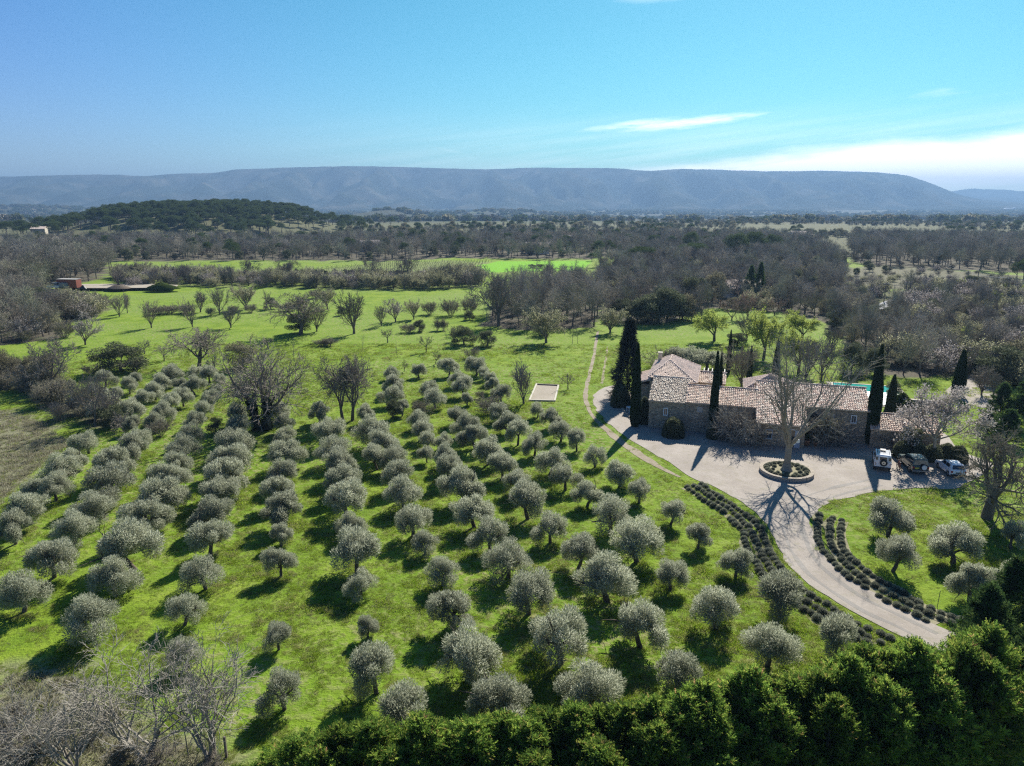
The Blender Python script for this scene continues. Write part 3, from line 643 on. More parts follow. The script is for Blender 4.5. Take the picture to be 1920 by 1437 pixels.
def cloud(rng, blobs, n, shell=0.55):
    """points through a set of ellipsoids, denser at the outside; returns positions and outward directions"""
    B = np.array(blobs, float); vol = B[:, 3] * B[:, 4] * B[:, 5]; which = rng.choice(len(B), n, p=vol ** 0.75 / (vol ** 0.75).sum())
    o = nrmz(rng.normal(size=(n, 3))); r = rng.uniform(0, 1, n) ** shell; b = B[which]; return b[:, :3] + o * b[:, 3:] * r[:, None], nrmz(o / b[:, 3:])
def feathers(rng, pos, ax, l, w, npair=4):
    """flat fern-like sprays, each one connected island"""
    n = len(pos); ax = nrmz(ax); s = perp(ax, rng); up = np.cross(ax, s); l = np.broadcast_to(l, (n,))[:, None]; w = np.broadcast_to(w, (n,))[:, None]; C = []; S = []; T = []
    for i in range(npair + 1):
        t = i / npair; C.append(pos + ax * l * t - up * l * 0.18 * t * t)
    for i in range(npair):
        t = (i + 0.9) / npair; ww = w * (1 - 0.75 * i / npair) * rng.uniform(0.75, 1.15, (n, 1)); m = pos + ax * l * (t + 0.12) - up * l * 0.18 * t * t; S.append(m + s * ww / 2); T.append(m - s * ww / 2)
    V = np.stack(C + S + T, 1); k = V.shape[1]; b = np.arange(n)[:, None] * k; F = []
    for i in range(npair): F.append(np.concatenate([b + i, b + i + 1, b + npair + 1 + i], 1)); F.append(np.concatenate([b + i + 1, b + i, b + 2 * npair + 1 + i], 1))
    return V.reshape(-1, 3), np.concatenate(F)
class Kind:
    """one plant variant: list of (part name, mesh), with its natural height and width"""
    def __init__(s, parts):
        s.parts = parts; V = []
        for _, me in parts:
            a = np.empty(len(me.vertices) * 3, np.float32); me.vertices.foreach_get('co', a); V.append(a.reshape(-1, 3))
        V = np.concatenate(V); s.h = float(np.percentile(V[:, 2], 99.7)); s.w = float(np.percentile(np.abs(V[:, :2]), 98.5) * 2)
def bare_kind(seed, start, levels, wood, twig=None, thick=2, sides=(8, 5, 3), leaves=None):
    rng = np.random.default_rng(seed); S = grow(rng, *start, levels); twig = twig or wood
    a = join_geo([seg_geo(s, sides[0] if i == 0 else sides[1]) for i, s in enumerate(S[:thick])]); b = join_geo([seg_geo(s, sides[2]) for s in S[thick:]])
    parts = [('trunk', mesh_np('trunk', a[0], [a[1]], [wood], True)), ('branches', mesh_np('branches', b[0], [b[1]], [twig]))]
    if leaves:
        mat, n, l, w, jit, lv = leaves; P0, P1 = S[lv][0], S[lv][1]; i = rng.integers(0, len(P0), n); t = rng.uniform(0, 1, (n, 1)); p = P0[i] * (1 - t) + P1[i] * t + rng.normal(0, jit, (n, 3))
        q = sprigs(rng, p, nrmz(P1[i] - P0[i]) + rng.normal(0, 0.8, (n, 3)), rng.uniform(0.6, 1.3, n) * l, rng.uniform(0.7, 1.3, n) * w); parts.append(('leaves' if mat not in (M['blossom'],) else 'blossom', mesh_np('leaves', q[0], [q[1]], [mat])))
    return Kind(parts)
def oak_levels(k=(5, 6, 6, 5, 3), rm=1.0, up=0.04):
    return [dict(n=4, w=0.06, kids=k[0], t=(0.6, 1.0), ang=(42, 9), ratio=1.75, rr=0.62, taper=0.35, tl=0.1), dict(n=7, w=0.17, up=up, kids=k[1], t=(0.25, 1.0), ang=(48, 12), ratio=0.62, rr=0.6, taper=0.7),
            dict(n=5, w=0.22, up=up, kids=k[2], t=(0.2, 1.0), ang=(45, 14), ratio=0.55, rr=0.6, rmin=0.03 * rm, taper=0.6), dict(n=4, w=0.25, up=up, kids=k[3], t=(0.2, 1.0), ang=(42, 15), ratio=0.58, rr=0.6, rmin=0.027 * rm, taper=0.5),
            dict(n=2, w=0.25, up=up, kids=k[4], t=(0.3, 1.0), ang=(38, 15), ratio=0.6, rr=0.7, rmin=0.025 * rm, taper=0.4), dict(n=1, w=0.2)]
def vase_levels(k=(8, 7, 6, 3), up=0.1):
    return [dict(n=2, w=0.05, kids=k[0], t=(0.3, 1.0), ang=(30, 8), ratio=3.4, rr=0.5, taper=0.3, tl=0.1), dict(n=6, w=0.12, up=up, kids=k[1], t=(0.2, 1.0), ang=(32, 10), ratio=0.48, rr=0.55, taper=0.75),
            dict(n=4, w=0.16, up=up, kids=k[2], t=(0.2, 1.0), ang=(32, 12), ratio=0.55, rr=0.6, rmin=0.026, taper=0.5), dict(n=2, w=0.2, up=up, kids=k[3], t=(0.3, 1.0), ang=(30, 12), ratio=0.6, rr=0.7, rmin=0.022, taper=0.4), dict(n=1, w=0.15)]
K = {}
K['oak'] = [bare_kind(s, ([(0, 0, 0)], [(0.03, 0, 1)], 2.3, 0.30), oak_levels(), M['bark_dark'], M['twig']) for s in (11, 12, 13)]
K['vase'] = [bare_kind(s, ([(0, 0, 0)], [(0, 0, 1)], 0.9, 0.17), vase_levels(), M['bark_dark'], M['twig']) for s in (21, 22)]
K['slim'] = [bare_kind(s, ([(0, 0, 0)], [(0.02, 0.03, 1)], 5.5, 0.07), [dict(n=8, w=0.05, up=0.05, kids=16, t=(0.3, 1.0), ang=(36, 8), ratio=0.26, rr=0.4, rmin=0.014, taper=0.8, tl=0.6), dict(n=3, w=0.12, up=0.12, kids=5, ang=(30, 10), ratio=0.5, rr=0.6, rmin=0.01), dict(n=2, w=0.15)], M['twig'], M['twig'], 1) for s in (31, 32)]
K['small'] = [bare_kind(s, ([(0, 0, 0)], [(0, 0, 1)], 1.0, 0.11), [dict(n=3, w=0.05, kids=5, t=(0.7, 1.0), ang=(45, 8), ratio=1.5, rr=0.6, taper=0.3, tl=0.1), dict(n=5, w=0.15, up=0.06, kids=6, t=(0.3, 1.0), ang=(40, 12), ratio=0.5, rr=0.55, rmin=0.02), dict(n=3, w=0.18, up=0.05, kids=6, ang=(40, 12), ratio=0.55, rmin=0.018), dict(n=2, w=0.2, kids=2, ang=(35, 12), ratio=0.6, rmin=0.016), dict(n=1, w=0.2)], M['bark_dark'], M['twig']) for s in (41, 42)]
K['wood'] = [bare_kind(s, ([(0, 0, 0)], [(0.04, 0, 1)], 5.0, 0.19), [dict(n=5, w=0.05, up=0.03, kids=8, t=(0.35, 1.0), ang=(36, 10), ratio=0.95, rr=0.5, taper=0.45, tl=0.25), dict(n=5, w=0.15, up=0.09, kids=6, t=(0.2, 1.0), ang=(38, 12), ratio=0.5, rr=0.5, rmin=0.03, taper=0.6),
             dict(n=3, w=0.2, up=0.06, kids=6, t=(0.1, 1.0), ang=(40, 14), ratio=0.62, rr=0.6, rmin=0.022, taper=0.4), dict(n=2, w=0.2, up=0.04, kids=4, t=(0.2, 1.0), ang=(38, 14), ratio=0.65, rr=0.7, rmin=0.022, taper=0.3), dict(n=1, w=0.2)], M['bark_dark'], M['twig_green' if s > 54 else 'twig_wood'], 1, (5, 3, 3)) for s in (51, 52, 53, 54, 55, 56)]
def shrub_kind(seed, leaf=None, n=26):
    rng = np.random.default_rng(seed); a = rng.uniform(0, 6.28, n); r = rng.uniform(0, 0.5, n); p = np.c_[r * np.cos(a), r * np.sin(a), np.zeros(n)]; d = np.c_[np.cos(a) * rng.uniform(0.1, 0.9, n), np.sin(a) * rng.uniform(0.1, 0.9, n), np.ones(n)]
    return bare_kind(seed, (p, d, rng.uniform(1.7, 2.6, n), 0.03), [dict(n=4, w=0.16, kids=7, t=(0.25, 1.0), ang=(32, 12), ratio=0.5, rr=0.6, rmin=0.016, taper=0.6), dict(n=3, w=0.2, kids=6, ang=(38, 14), ratio=0.55, rr=0.7, rmin=0.018), dict(n=2, w=0.2)], M['twig'], M['twig'], 1, (3, 3, 3), leaf)
K['shrub'] = [shrub_kind(61), shrub_kind(62, (M['shrub'], 2600, 0.12, 0.07, 0.08, 2)), shrub_kind(63, (M['shrub'], 5200, 0.12, 0.08, 0.1, 2))]
K['paleshrub'] = [shrub_kind(65, (M['palebud'], 4200, 0.15, 0.10, 0.12, 2)), shrub_kind(66, (M['blossom'], 2200, 0.13, 0.10, 0.12, 2))]
K['budtree'] = [bare_kind(s, ([(0, 0, 0)], [(0.05, 0, 1)], 1.2, 0.2), [dict(n=3, w=0.06, kids=5, t=(0.6, 1.0), ang=(38, 9), ratio=2.2, rr=0.6, taper=0.35, tl=0.1), dict(n=6, w=0.15, up=0.08, kids=6, t=(0.25, 1.0), ang=(42, 12), ratio=0.55, rr=0.55, taper=0.7), dict(n=4, w=0.2, up=0.04, kids=6, t=(0.15, 1.0), ang=(42, 14), ratio=0.55, rr=0.6, rmin=0.014), dict(n=3, w=0.2, kids=3, ang=(40, 14), ratio=0.6, rmin=0.01), dict(n=1, w=0.2)],
             M['bark_dark'], M['twig'], 2, (8, 5, 3), (M['bud'], 9500, 0.14, 0.09, 0.12, 3)) for s in (71, 72)]
K['willow'] = [bare_kind(75, ([(0, 0, 0)], [(0, 0, 1)], 0.9, 0.2), vase_levels((8, 7, 6, 3), 0.03), M['bark_dark'], M['twig'], 2, (8, 5, 3), (M['palebud'], 8000, 0.14, 0.085, 0.12, 3))]
K['blossom'] = [bare_kind(76, ([(0, 0, 0)], [(0, 0, 1)], 0.9, 0.15), vase_levels((7, 6, 5, 3), 0.05), M['bark_dark'], M['twig'], 2, (8, 5, 3), (M['blossom'], 4200, 0.11, 0.09, 0.08, 3))]
K['redtree'] = [bare_kind(77, ([(0, 0, 0)], [(0, 0, 1)], 1.3, 0.14), vase_levels((6, 6, 5, 3), 0.05), M['bark_dark'], M['twig'], 2, (8, 5, 3), (M['redbud'], 3000, 0.12, 0.08, 0.08, 3))]
def leafy_kind(seed, mat, blobs, n, l, w, shell=0.5, upb=0.45, trunk=None, bark='bark_dark', rnd=0.7):
    rng = np.random.default_rng(seed); p, o = cloud(rng, blobs, n, shell); ax = o + np.array([0, 0, upb]) + rng.normal(0, rnd, (n, 3)); q = sprigs(rng, p, ax, rng.uniform(0.6, 1.35, n) * l, rng.uniform(0.7, 1.3, n) * w); parts = []
    if trunk:
        S = grow(rng, *trunk); g = join_geo([seg_geo(s, 7 if i == 0 else 5) for i, s in enumerate(S)]); parts.append(('trunk', mesh_np('trunk', g[0], [g[1]], [M[bark]], True)))
    parts.append(('crown', mesh_np('crown', q[0], [q[1]], [mat]))); return Kind(parts)
def olive_kind(seed):
    rng = np.random.default_rng(seed); nb = rng.integers(15, 27); b = []
    for k in range(nb):
        a = k * 2.4 + rng.uniform(-0.5, 0.5); rr = 1.15 * math.sqrt((k + 0.3) / nb) * rng.uniform(0.75, 1.2); s = rng.uniform(0.24, 0.56); b.append((rr * math.cos(a), rr * math.sin(a), 1.36 + 0.74 * (1 - rr) + rng.uniform(-0.55, 0.4), s, s, s * rng.uniform(0.9, 1.35)))
    trunk = ([(0, 0, 0)], [(rng.uniform(-0.25, 0.25), rng.uniform(-0.25, 0.25), 1)], 0.95, 0.14), [dict(n=3, w=0.12, kids=5, t=(0.7, 1.0), ang=(45, 10), ratio=1.2, rr=0.6, taper=0.3, tl=0.1), dict(n=4, w=0.2, kids=4, ang=(40, 12), ratio=0.6, rr=0.55, rmin=0.015), dict(n=3, w=0.2)]
    return leafy_kind(seed, M['olive'], b, int(14500 * rng.uniform(0.75, 1.2)), 0.15, 0.032, 0.42, 0.6, (*trunk[0], trunk[1]), 'bark_olive', 0.55)
K['olive'] = [olive_kind(s) for s in range(100, 112)]
def holm_kind(seed, mat='holm', n=8000):
    rng = np.random.default_rng(seed); b = []
    for k in range(22):
        a = k * 2.4; q = (k + 0.5) / 22; z = 0.9 + 4.6 * rng.uniform(0, 1); rr = 2.5 * math.sqrt(max(0.05, 1 - ((z - 2.6) / 3.4) ** 2)) * rng.uniform(0.35, 1.0); s = rng.uniform(0.7, 1.15); b.append((rr * math.cos(a), rr * math.sin(a), z, s, s, s * 0.85))
    return leafy_kind(seed, M[mat], b, n, 0.26, 0.12, 0.4, 0.35, ([(0, 0, 0)], [(0, 0, 1)], 2.2, 0.2, [dict(n=3, kids=5, t=(0.4, 1), ang=(40, 10), ratio=1.1), dict(n=3)]))
K['holm'] = [holm_kind(s) for s in (121, 122, 123)]
K['greyholm'] = [holm_kind(125, 'shrub', 7000)]
def pine_kind(seed, flat):
    rng = np.random.default_rng(seed); b = []
    for k in range(24):
        a = k * 2.4; rr = 2.9 * math.sqrt((k + 0.5) / 24); z = (6.6 if flat else 5.6) + (0.9 if flat else 2.6) * (1 - (rr / 3) ** 2) + rng.uniform(-1.0, 0.5) * (0.5 if flat else 1.3); s = rng.uniform(0.75, 1.15); b.append((rr * math.cos(a), rr * math.sin(a), z, s, s, s * 0.7))
    return leafy_kind(seed, M['pine'], b, 6500, 0.34, 0.10, 0.42, 0.5, ([(0, 0, 0)], [(0.05, 0, 1)], 5.0, 0.24, [dict(n=4, kids=7, t=(0.6, 1), ang=(50, 10), ratio=0.5), dict(n=3)]))
K['pine'] = [pine_kind(131, False), pine_kind(132, False), pine_kind(133, True)]
def cypress_kind(seed, n=9000):
    rng = np.random.default_rng(seed); z = 10 * rng.uniform(0, 1, n) ** 1.25; a = rng.uniform(0, 6.28, n)
    prof = np.interp(z, [0, 0.4, 2.5, 5, 7.5, 9.2, 10], [0.5, 0.66, 0.74, 0.62, 0.40, 0.16, 0.02]) * (1 + 0.08 * vnoise(a * 1.6, z * 0.8, seed)); r = prof * rng.uniform(0.82, 1.0, n)
    p = np.c_[r * np.cos(a), r * np.sin(a), z]; ax = np.c_[np.cos(a) * 0.35, np.sin(a) * 0.35, np.ones(n)] + rng.normal(0, 0.15, (n, 3)); q = sprigs(rng, p, ax, rng.uniform(0.22, 0.42, n), rng.uniform(0.05, 0.10, n))
    core = MB().lathe([(0.10, 0), (0.12, 0.3), (0.60, 0.35), (0.66, 2.5), (0.54, 5), (0.33, 7.5), (0.12, 9.1), (0.0, 9.7)], 14)
    return Kind([('trunk', core.mesh('trunk', M['cypress'], True)), ('crown', mesh_np('crown', q[0], [q[1]], [M['cypress']]))])
K['cypress'] = [cypress_kind(141), cypress_kind(142)]
def conifer_kind(seed, mat, H, R, n, l, w, power=1.6, droop=-0.1, tip=0.9, pairs=4, rough=0.25):
    rng = np.random.default_rng(seed); t = rng.uniform(0, 1, n) ** 0.85; z = 0.25 + (H - 0.25) * t; a = rng.uniform(0, 6.28, n); lob = 1 + rough * vnoise(a * 1.3, z * 0.9, seed) + 0.5 * rough * vnoise(a * 4, z * 2.4, seed + 3)
    prof = R * (1 - t ** power) ** tip * lob + 0.06; r = prof * rng.uniform(0.55, 1.0, n) ** 0.6; p = np.c_[r * np.cos(a), r * np.sin(a), z]
    ax = np.c_[np.cos(a), np.sin(a), np.full(n, 0.55 + droop)] + rng.normal(0, 0.38, (n, 3)); ax[:, 2] += t * 0.5; q = feathers(rng, p, ax, rng.uniform(0.6, 1.3, n) * l, rng.uniform(0.8, 1.2, n) * w, pairs)
    tr = grow(rng, [(0, 0, 0)], [(0, 0, 1)], H * 0.95, 0.14, [dict(n=6, w=0.02, kids=26, t=(0.08, 0.95), ang=(72, 8), ratio=R / H * 0.9, rr=0.3, rmin=0.02, taper=0.85, tl=0.9), dict(n=2, w=0.1)]); g = join_geo([seg_geo(s, 5) for s in tr])
    return Kind([('trunk', mesh_np('trunk', g[0], [g[1]], [M['bark_dark']], True)), ('crown', mesh_np('crown', q[0], [q[1]], [mat]))])
def plume_kind(seed, mat, H, R, n, per, L=1.3, power=2.6, l=0.30, w=0.22, up=0.55):
    # a conifer made of many feathery branch plumes that reach up and out
    rng = np.random.default_rng(seed); t = rng.uniform(0, 1, n) ** 0.8; z = 0.2 + (H * 0.9) * t; a = np.arange(n) * 2.39996 + rng.normal(0, 0.35, n); prof = R * (1 - t ** power) ** 0.8 * rng.uniform(0.6, 1.22, n) + 0.10
    ln = L * rng.uniform(0.6, 1.25, n) * (0.55 + 0.45 * (1 - t)); tip = np.c_[prof * np.cos(a), prof * np.sin(a), z + 0.35 * ln]; el = up + 0.9 * t + rng.normal(0, 0.2, n); d = nrmz(np.c_[np.cos(a), np.sin(a), el]); base = tip - d * ln[:, None]
    i = np.repeat(np.arange(n), per); s = rng.uniform(0, 1, len(i)) ** 0.75; wid = 0.25 * np.sin(np.clip(1.02 - s * 0.95, 0, 1) * math.pi * 0.62) * ln[i] / L + 0.02; o = perp(d[i], rng); p = base[i] + d[i] * (ln[i] * s)[:, None] + o * (wid * rng.uniform(0.3, 1, len(i)))[:, None]; p[:, 2] -= 0.10 * (1 - s) * rng.uniform(0, 1, len(i))
    ax = d[i] * 0.85 + o * 0.75 + np.array([0, 0, 0.25]) + rng.normal(0, 0.22, (len(i), 3)); p[:, 2] = np.maximum(p[:, 2], 0.1); q = feathers(rng, p, ax, rng.uniform(0.6, 1.3, len(i)) * l, rng.uniform(0.8, 1.2, len(i)) * w, 3)
    tr = grow(rng, [(0, 0, 0)], [(0, 0, 1)], H * 0.92, 0.14, [dict(n=6, w=0.02, kids=26, t=(0.08, 0.95), ang=(62, 8), ratio=R / H * 0.8, rr=0.3, rmin=0.02, taper=0.85, tl=0.9), dict(n=2, w=0.1)]); g = join_geo([seg_geo(x, 5) for x in tr])
    return Kind([('trunk', mesh_np('trunk', g[0], [g[1]], [M['bark_dark']], True)), ('crown', mesh_np('crown', q[0], [q[1]], [mat]))])
K['hedge'] = [plume_kind(s, M['hedge'], 6.0, 1.8, 190, 60, 1.55, 3.0, 0.26, 0.14, 0.7) for s in (151, 152, 153, 154)]
K['spruce'] = [conifer_kind(161, M['spruce'], 11.0, 2.8, 7200, 0.85, 0.24, 0.82, -0.75, 1.05, 4, 0.8)]
K['fir'] = [plume_kind(162, M['fir'], 7.0, 2.1, 140, 60, 1.5, 1.4, 0.30, 0.16, 0.25)]
def dome_kind(seed, mat, R, H, n, l, w, zc=0.0, spiky=0.35):
    rng = np.random.default_rng(seed); o = nrmz(rng.normal(size=(n, 3))); o[:, 2] = np.abs(o[:, 2]) if zc == 0 else o[:, 2]; bump = 1 + 0.06 * vnoise(o[:, 0] * 3 + 9, o[:, 1] * 3 + o[:, 2] * 2, seed)
    p = o * np.array([R, R, H]) * (rng.uniform(0.86, 1.0, n) * bump)[:, None] + np.array([0, 0, zc]); q = sprigs(rng, p, o + rng.normal(0, spiky, (n, 3)) + np.array([0, 0, 0.25]), rng.uniform(0.6, 1.3, n) * l, w)
    rings = [(R * 0.90 * math.cos(t), zc + H * 0.90 * math.sin(t)) for t in np.linspace(0 if zc == 0 else -1.4, 1.5, 7)]; core = MB().lathe(rings, 12); cm = core.mesh('core', mat, True)
    a = np.empty(len(cm.vertices) * 3, np.float32); cm.vertices.foreach_get('co', a); cf = [tuple(f.vertices) for f in cm.polygons]; V = np.concatenate([q[0], a.reshape(-1, 3)]); me = mesh_np('mound', V, [q[1], np.array(cf) + len(q[0])], [mat])
    return Kind([('crown', me)])
K['lavender'] = [dome_kind(s, M['lavender'], 0.34, 0.36, 700, 0.10, 0.028) for s in (171, 172, 173)]
K['boxball'] = [dome_kind(s, M['box'], 0.9, 0.85, 2600, 0.10, 0.06) for s in (175,)]
K['darkdome'] = [dome_kind(177, M['holm'], 1.3, 2.0, 5000, 0.15, 0.09)]

def plant(kind, x, y, h, w=None, name='tree', label=None, cat=None, group=None, rot=None, var=None, z=None, split=True, kindtag=None):
    """places one plant as a thing of its own: an empty at its foot, its parts as children (they share mesh data)"""
    k = K[kind][RNG.integers(len(K[kind])) if var is None else var % len(K[kind])]; sz = h / k.h; sx = sz if w is None else w / k.w
    z = float(hz(x, y)) if z is None else z; r = RNG.uniform(0, 6.28) if rot is None else rot
    if split or len(k.parts) > 1:
        o = empty(name, (x, y, z), r, (sx, sx, sz))
        for nm, me in k.parts: link(nm, me, o)
    else: o = link(name, k.parts[0][1], None, (x, y, z), r, (sx, sx, sz))
    if kind == 'olive': q = RNG.uniform(0.86, 1.16); o.scale = (sx * q, sx / q, sz); o.rotation_euler = (RNG.normal(0, 0.06), RNG.normal(0, 0.06), r)     # no two alike
    return tag(o, label, cat, group, kindtag)
JOINED = {}
def joined(kind, var):
    """all parts of a variant in one mesh, for plants too far away to show their parts"""
    key = (kind, var)
    if key not in JOINED:
        k = K[kind][var]; V, T, mats, mi, n = [], {3: [], 4: []}, [], {3: [], 4: []}, 0
        for nm, me in k.parts:
            a = np.empty(len(me.vertices) * 3, np.float32); me.vertices.foreach_get('co', a); lt = np.empty(len(me.polygons), np.int32); me.polygons.foreach_get('loop_total', lt); lv = np.empty(len(me.loops), np.int32); me.loops.foreach_get('vertex_index', lv)
            off = np.r_[0, np.cumsum(lt)[:-1]]; mats.append(me.materials[0])
            for c in (3, 4):
                i = off[lt == c]
                if len(i): T[c].append(np.stack([lv[i + j] for j in range(c)], 1) + n); mi[c].append(np.full(len(i), len(mats) - 1))
            V.append(a.reshape(-1, 3)); n += len(V[-1])
        faces = [np.concatenate(T[c]) for c in (3, 4) if T[c]]; mm = np.concatenate([np.concatenate(mi[c]) for c in (3, 4) if T[c]]); JOINED[key] = mesh_np(kind, np.concatenate(V), faces, mats, False, mm)
    return JOINED[key]
def far_plant(kind, x, y, h, w=None, name='tree', **kw):
    v = int(RNG.integers(len(K[kind]))); k = K[kind][v]; sz = h / k.h; sx = sz if w is None else w / k.w
    return tag(link(name, joined(kind, v), None, (x, y, float(hz(x, y)) - 0.05), RNG.uniform(0, 6.28), (sx, sx, sz)), **kw)
def scatter_stuff(name, pts, scale, sources, seed=0, tilt=0.0, rotz=None):
    """ONE object of many small instances (geometry nodes)"""
    rng = np.random.default_rng(seed); n = len(pts); me = bpy.data.meshes.new(name); me.vertices.add(n); me.vertices.foreach_set('co', np.asarray(pts, np.float32).ravel())
    rot = np.stack([rng.normal(0, tilt, n), rng.normal(0, tilt, n), rng.uniform(0, 6.28, n) if rotz is None else rotz], 1).astype(np.float32); sc = np.asarray(scale, np.float32); sc = np.repeat(sc[:, None], 3, 1) if sc.ndim == 1 else sc
    me.attributes.new('rot', 'FLOAT_VECTOR', 'POINT').data.foreach_set('vector', rot.ravel()); me.attributes.new('scl', 'FLOAT_VECTOR', 'POINT').data.foreach_set('vector', sc.ravel())
    me.attributes.new('pick', 'INT', 'POINT').data.foreach_set('value', rng.integers(0, len(sources), n).astype(np.int32)); me.update()
    c = bpy.data.collections.new(name + '_sources')
    for i, s in enumerate(sources): c.objects.link(bpy.data.objects.new(f'{name}_source_{i:02d}', s))
    ng = bpy.data.node_groups.new(name, 'GeometryNodeTree'); ng.interface.new_socket('Geometry', in_out='INPUT', socket_type='NodeSocketGeometry'); ng.interface.new_socket('Geometry', in_out='OUTPUT', socket_type='NodeSocketGeometry'); N, L = ng.nodes, ng.links
    gi, go = N.new('NodeGroupInput'), N.new('NodeGroupOutput'); mp = N.new('GeometryNodeMeshToPoints'); ip = N.new('GeometryNodeInstanceOnPoints'); ci = N.new('GeometryNodeCollectionInfo'); ci.inputs['Collection'].default_value = c; ci.inputs['Separate Children'].default_value = True; ci.inputs['Reset Children'].default_value = True
    def na(nm, ty): a = N.new('GeometryNodeInputNamedAttribute'); a.data_type = ty; a.inputs['Name'].default_value = nm; return a.outputs[0]
    L.new(gi.outputs[0], mp.inputs[0]); L.new(mp.outputs[0], ip.inputs['Points']); L.new(ci.outputs[0], ip.inputs['Instance']); ip.inputs['Pick Instance'].default_value = True
    L.new(na('pick', 'INT'), ip.inputs['Instance Index']); L.new(na('rot', 'FLOAT_VECTOR'), ip.inputs['Rotation']); L.new(na('scl', 'FLOAT_VECTOR'), ip.inputs['Scale']); L.new(ip.outputs[0], go.inputs[0])
    o = link(name, me); o.modifiers.new('scatter', 'NODES').node_group = ng; return tag(o, kind='stuff')
def fill(poly, spacing, jit=0.42, rng=None):
    rng = rng or RNG; P = np.array(poly); x0, y0 = P.min(0); x1, y1 = P.max(0); xs, ys = np.meshgrid(np.arange(x0, x1, spacing), np.arange(y0, y1, spacing)); xs = xs + (np.arange(len(xs)) % 2)[:, None] * spacing / 2
    q = np.c_[xs.ravel(), ys.ravel()] + rng.uniform(-jit, jit, (xs.size, 2)) * spacing; return q[in_poly(q[:, 0], q[:, 1], poly)]
# ------------------------------------------------------------------ farmhouse
HO, HA = (16.8, 82.8), math.radians(-17)
house = tag(empty('farmhouse', (HO[0], HO[1], 0.0), HA), 'long low stone farmhouse with clay tiled roofs behind the gravel courtyard', 'house')
def tile_geo(c, ex, ey, L, W, rng, poly=None, pitch=0.235, row=0.34, rad=0.10, length=0.46, rough=1.0):
    c, ex, ey = np.array(c, float), nrmz(np.array(ex, float)), nrmz(np.array(ey, float)); nz = np.cross(ex, ey); nu, nv = int(L / pitch), int(W / row) + 1
    U, Vv = np.meshgrid((np.arange(nu) + 0.5) * (L / nu), np.arange(nv) * row - 0.06); U, Vv = U.ravel(), Vv.ravel(); keep = (Vv + 0.3 < W + 0.12)
    if poly is not None: keep &= in_poly(U, Vv + row / 2, poly)
    keep &= rng.uniform(0, 1, len(U)) > 0.006 * rough; U, Vv = U[keep], Vv[keep]; n = len(U)
    U = U + rng.normal(0, 0.012 * rough, n); Vv = Vv + rng.normal(0, 0.025 * rough, n); sk = rng.normal(0, 0.03 * rough, n); lift = rng.uniform(0, 0.018 * rough, n); ar = np.linspace(0, math.pi, 5); VV = []
    for e, (dv, rr, up) in enumerate(((0, rad, 0.055), (length, rad * 0.82, 0.012))):
        for a in ar:
            x = U + math.cos(a) * rr + sk * dv; y = Vv + dv; z = up + lift * (1 - e) + math.sin(a) * rr * 0.8
            VV.append(c + x[:, None] * ex + y[:, None] * ey + z[:, None] * nz)
    V = np.stack(VV, 1); b = np.arange(n)[:, None] * 10; F = [np.concatenate([b + k, b + 5 + k, b + 6 + k, b + k + 1], 1) for k in range(4)]
    return V.reshape(-1, 3), np.concatenate(F)
def cap_geo(p, q, rng, rad=0.13, step=0.36):
    p, q = np.array(p, float), np.array(q, float); L = np.linalg.norm(q - p); d = (q - p) / L; s = nrmz(np.cross(d, [0, 0, 1.0])); up = np.cross(s, d); n = max(2, int(L / step)); t = np.arange(n) * (L / n); VV = []
    for dv, rr, z in ((0, rad, 0.05), (L / n + 0.08, rad * 0.85, 0.03)):
        for a in np.linspace(0, math.pi, 5): VV.append(p + (t + dv)[:, None] * d + (s * math.cos(a) * rr + up * (math.sin(a) * rr + z))[None] + rng.normal(0, 0.008, (n, 3)))
    V = np.stack(VV, 1); b = np.arange(n)[:, None] * 10; return V.reshape(-1, 3), np.concatenate([np.concatenate([b + k, b + 5 + k, b + 6 + k, b + k + 1], 1) for k in range(4)])
def make_roof(parent, planes, caps, mat, seed, rough=1.0, label=None):
    """planes: (corner at eave, along-eave dir, up-slope dir, length, width, trim polygon)"""
    rng = np.random.default_rng(seed); mb = MB(); geo = []
    for c, ex, ey, L, W, poly in planes:
        c0, e1, e2 = np.array(c, float), nrmz(np.array(ex, float)), nrmz(np.array(ey, float)); nz = np.cross(e1, e2); pl = poly or [(0, 0), (L, 0), (L, W), (0, W)]
        top = [c0 + e1 * a + e2 * b for a, b in pl]; bot = [p - nz * 0.12 for p in top]; k = len(top)
        mb.add(top + bot, [tuple(range(k)), tuple(range(2 * k - 1, k - 1, -1))] + [(i, k + i, k + (i + 1) % k, (i + 1) % k) for i in range(k)]); geo.append(tile_geo(c, ex, ey, L, W, rng, poly, rough=rough))
    for p, q in caps: geo.append(cap_geo(p, q, rng))
    r = mb.obj('roof', mat, parent); V, F = join_geo(geo); t = link('roof_tiles', mesh_np('roof_tiles', V, [F], [mat], True), r); tag(t, kind='stuff')
    if label: tag(r, label)
    return r
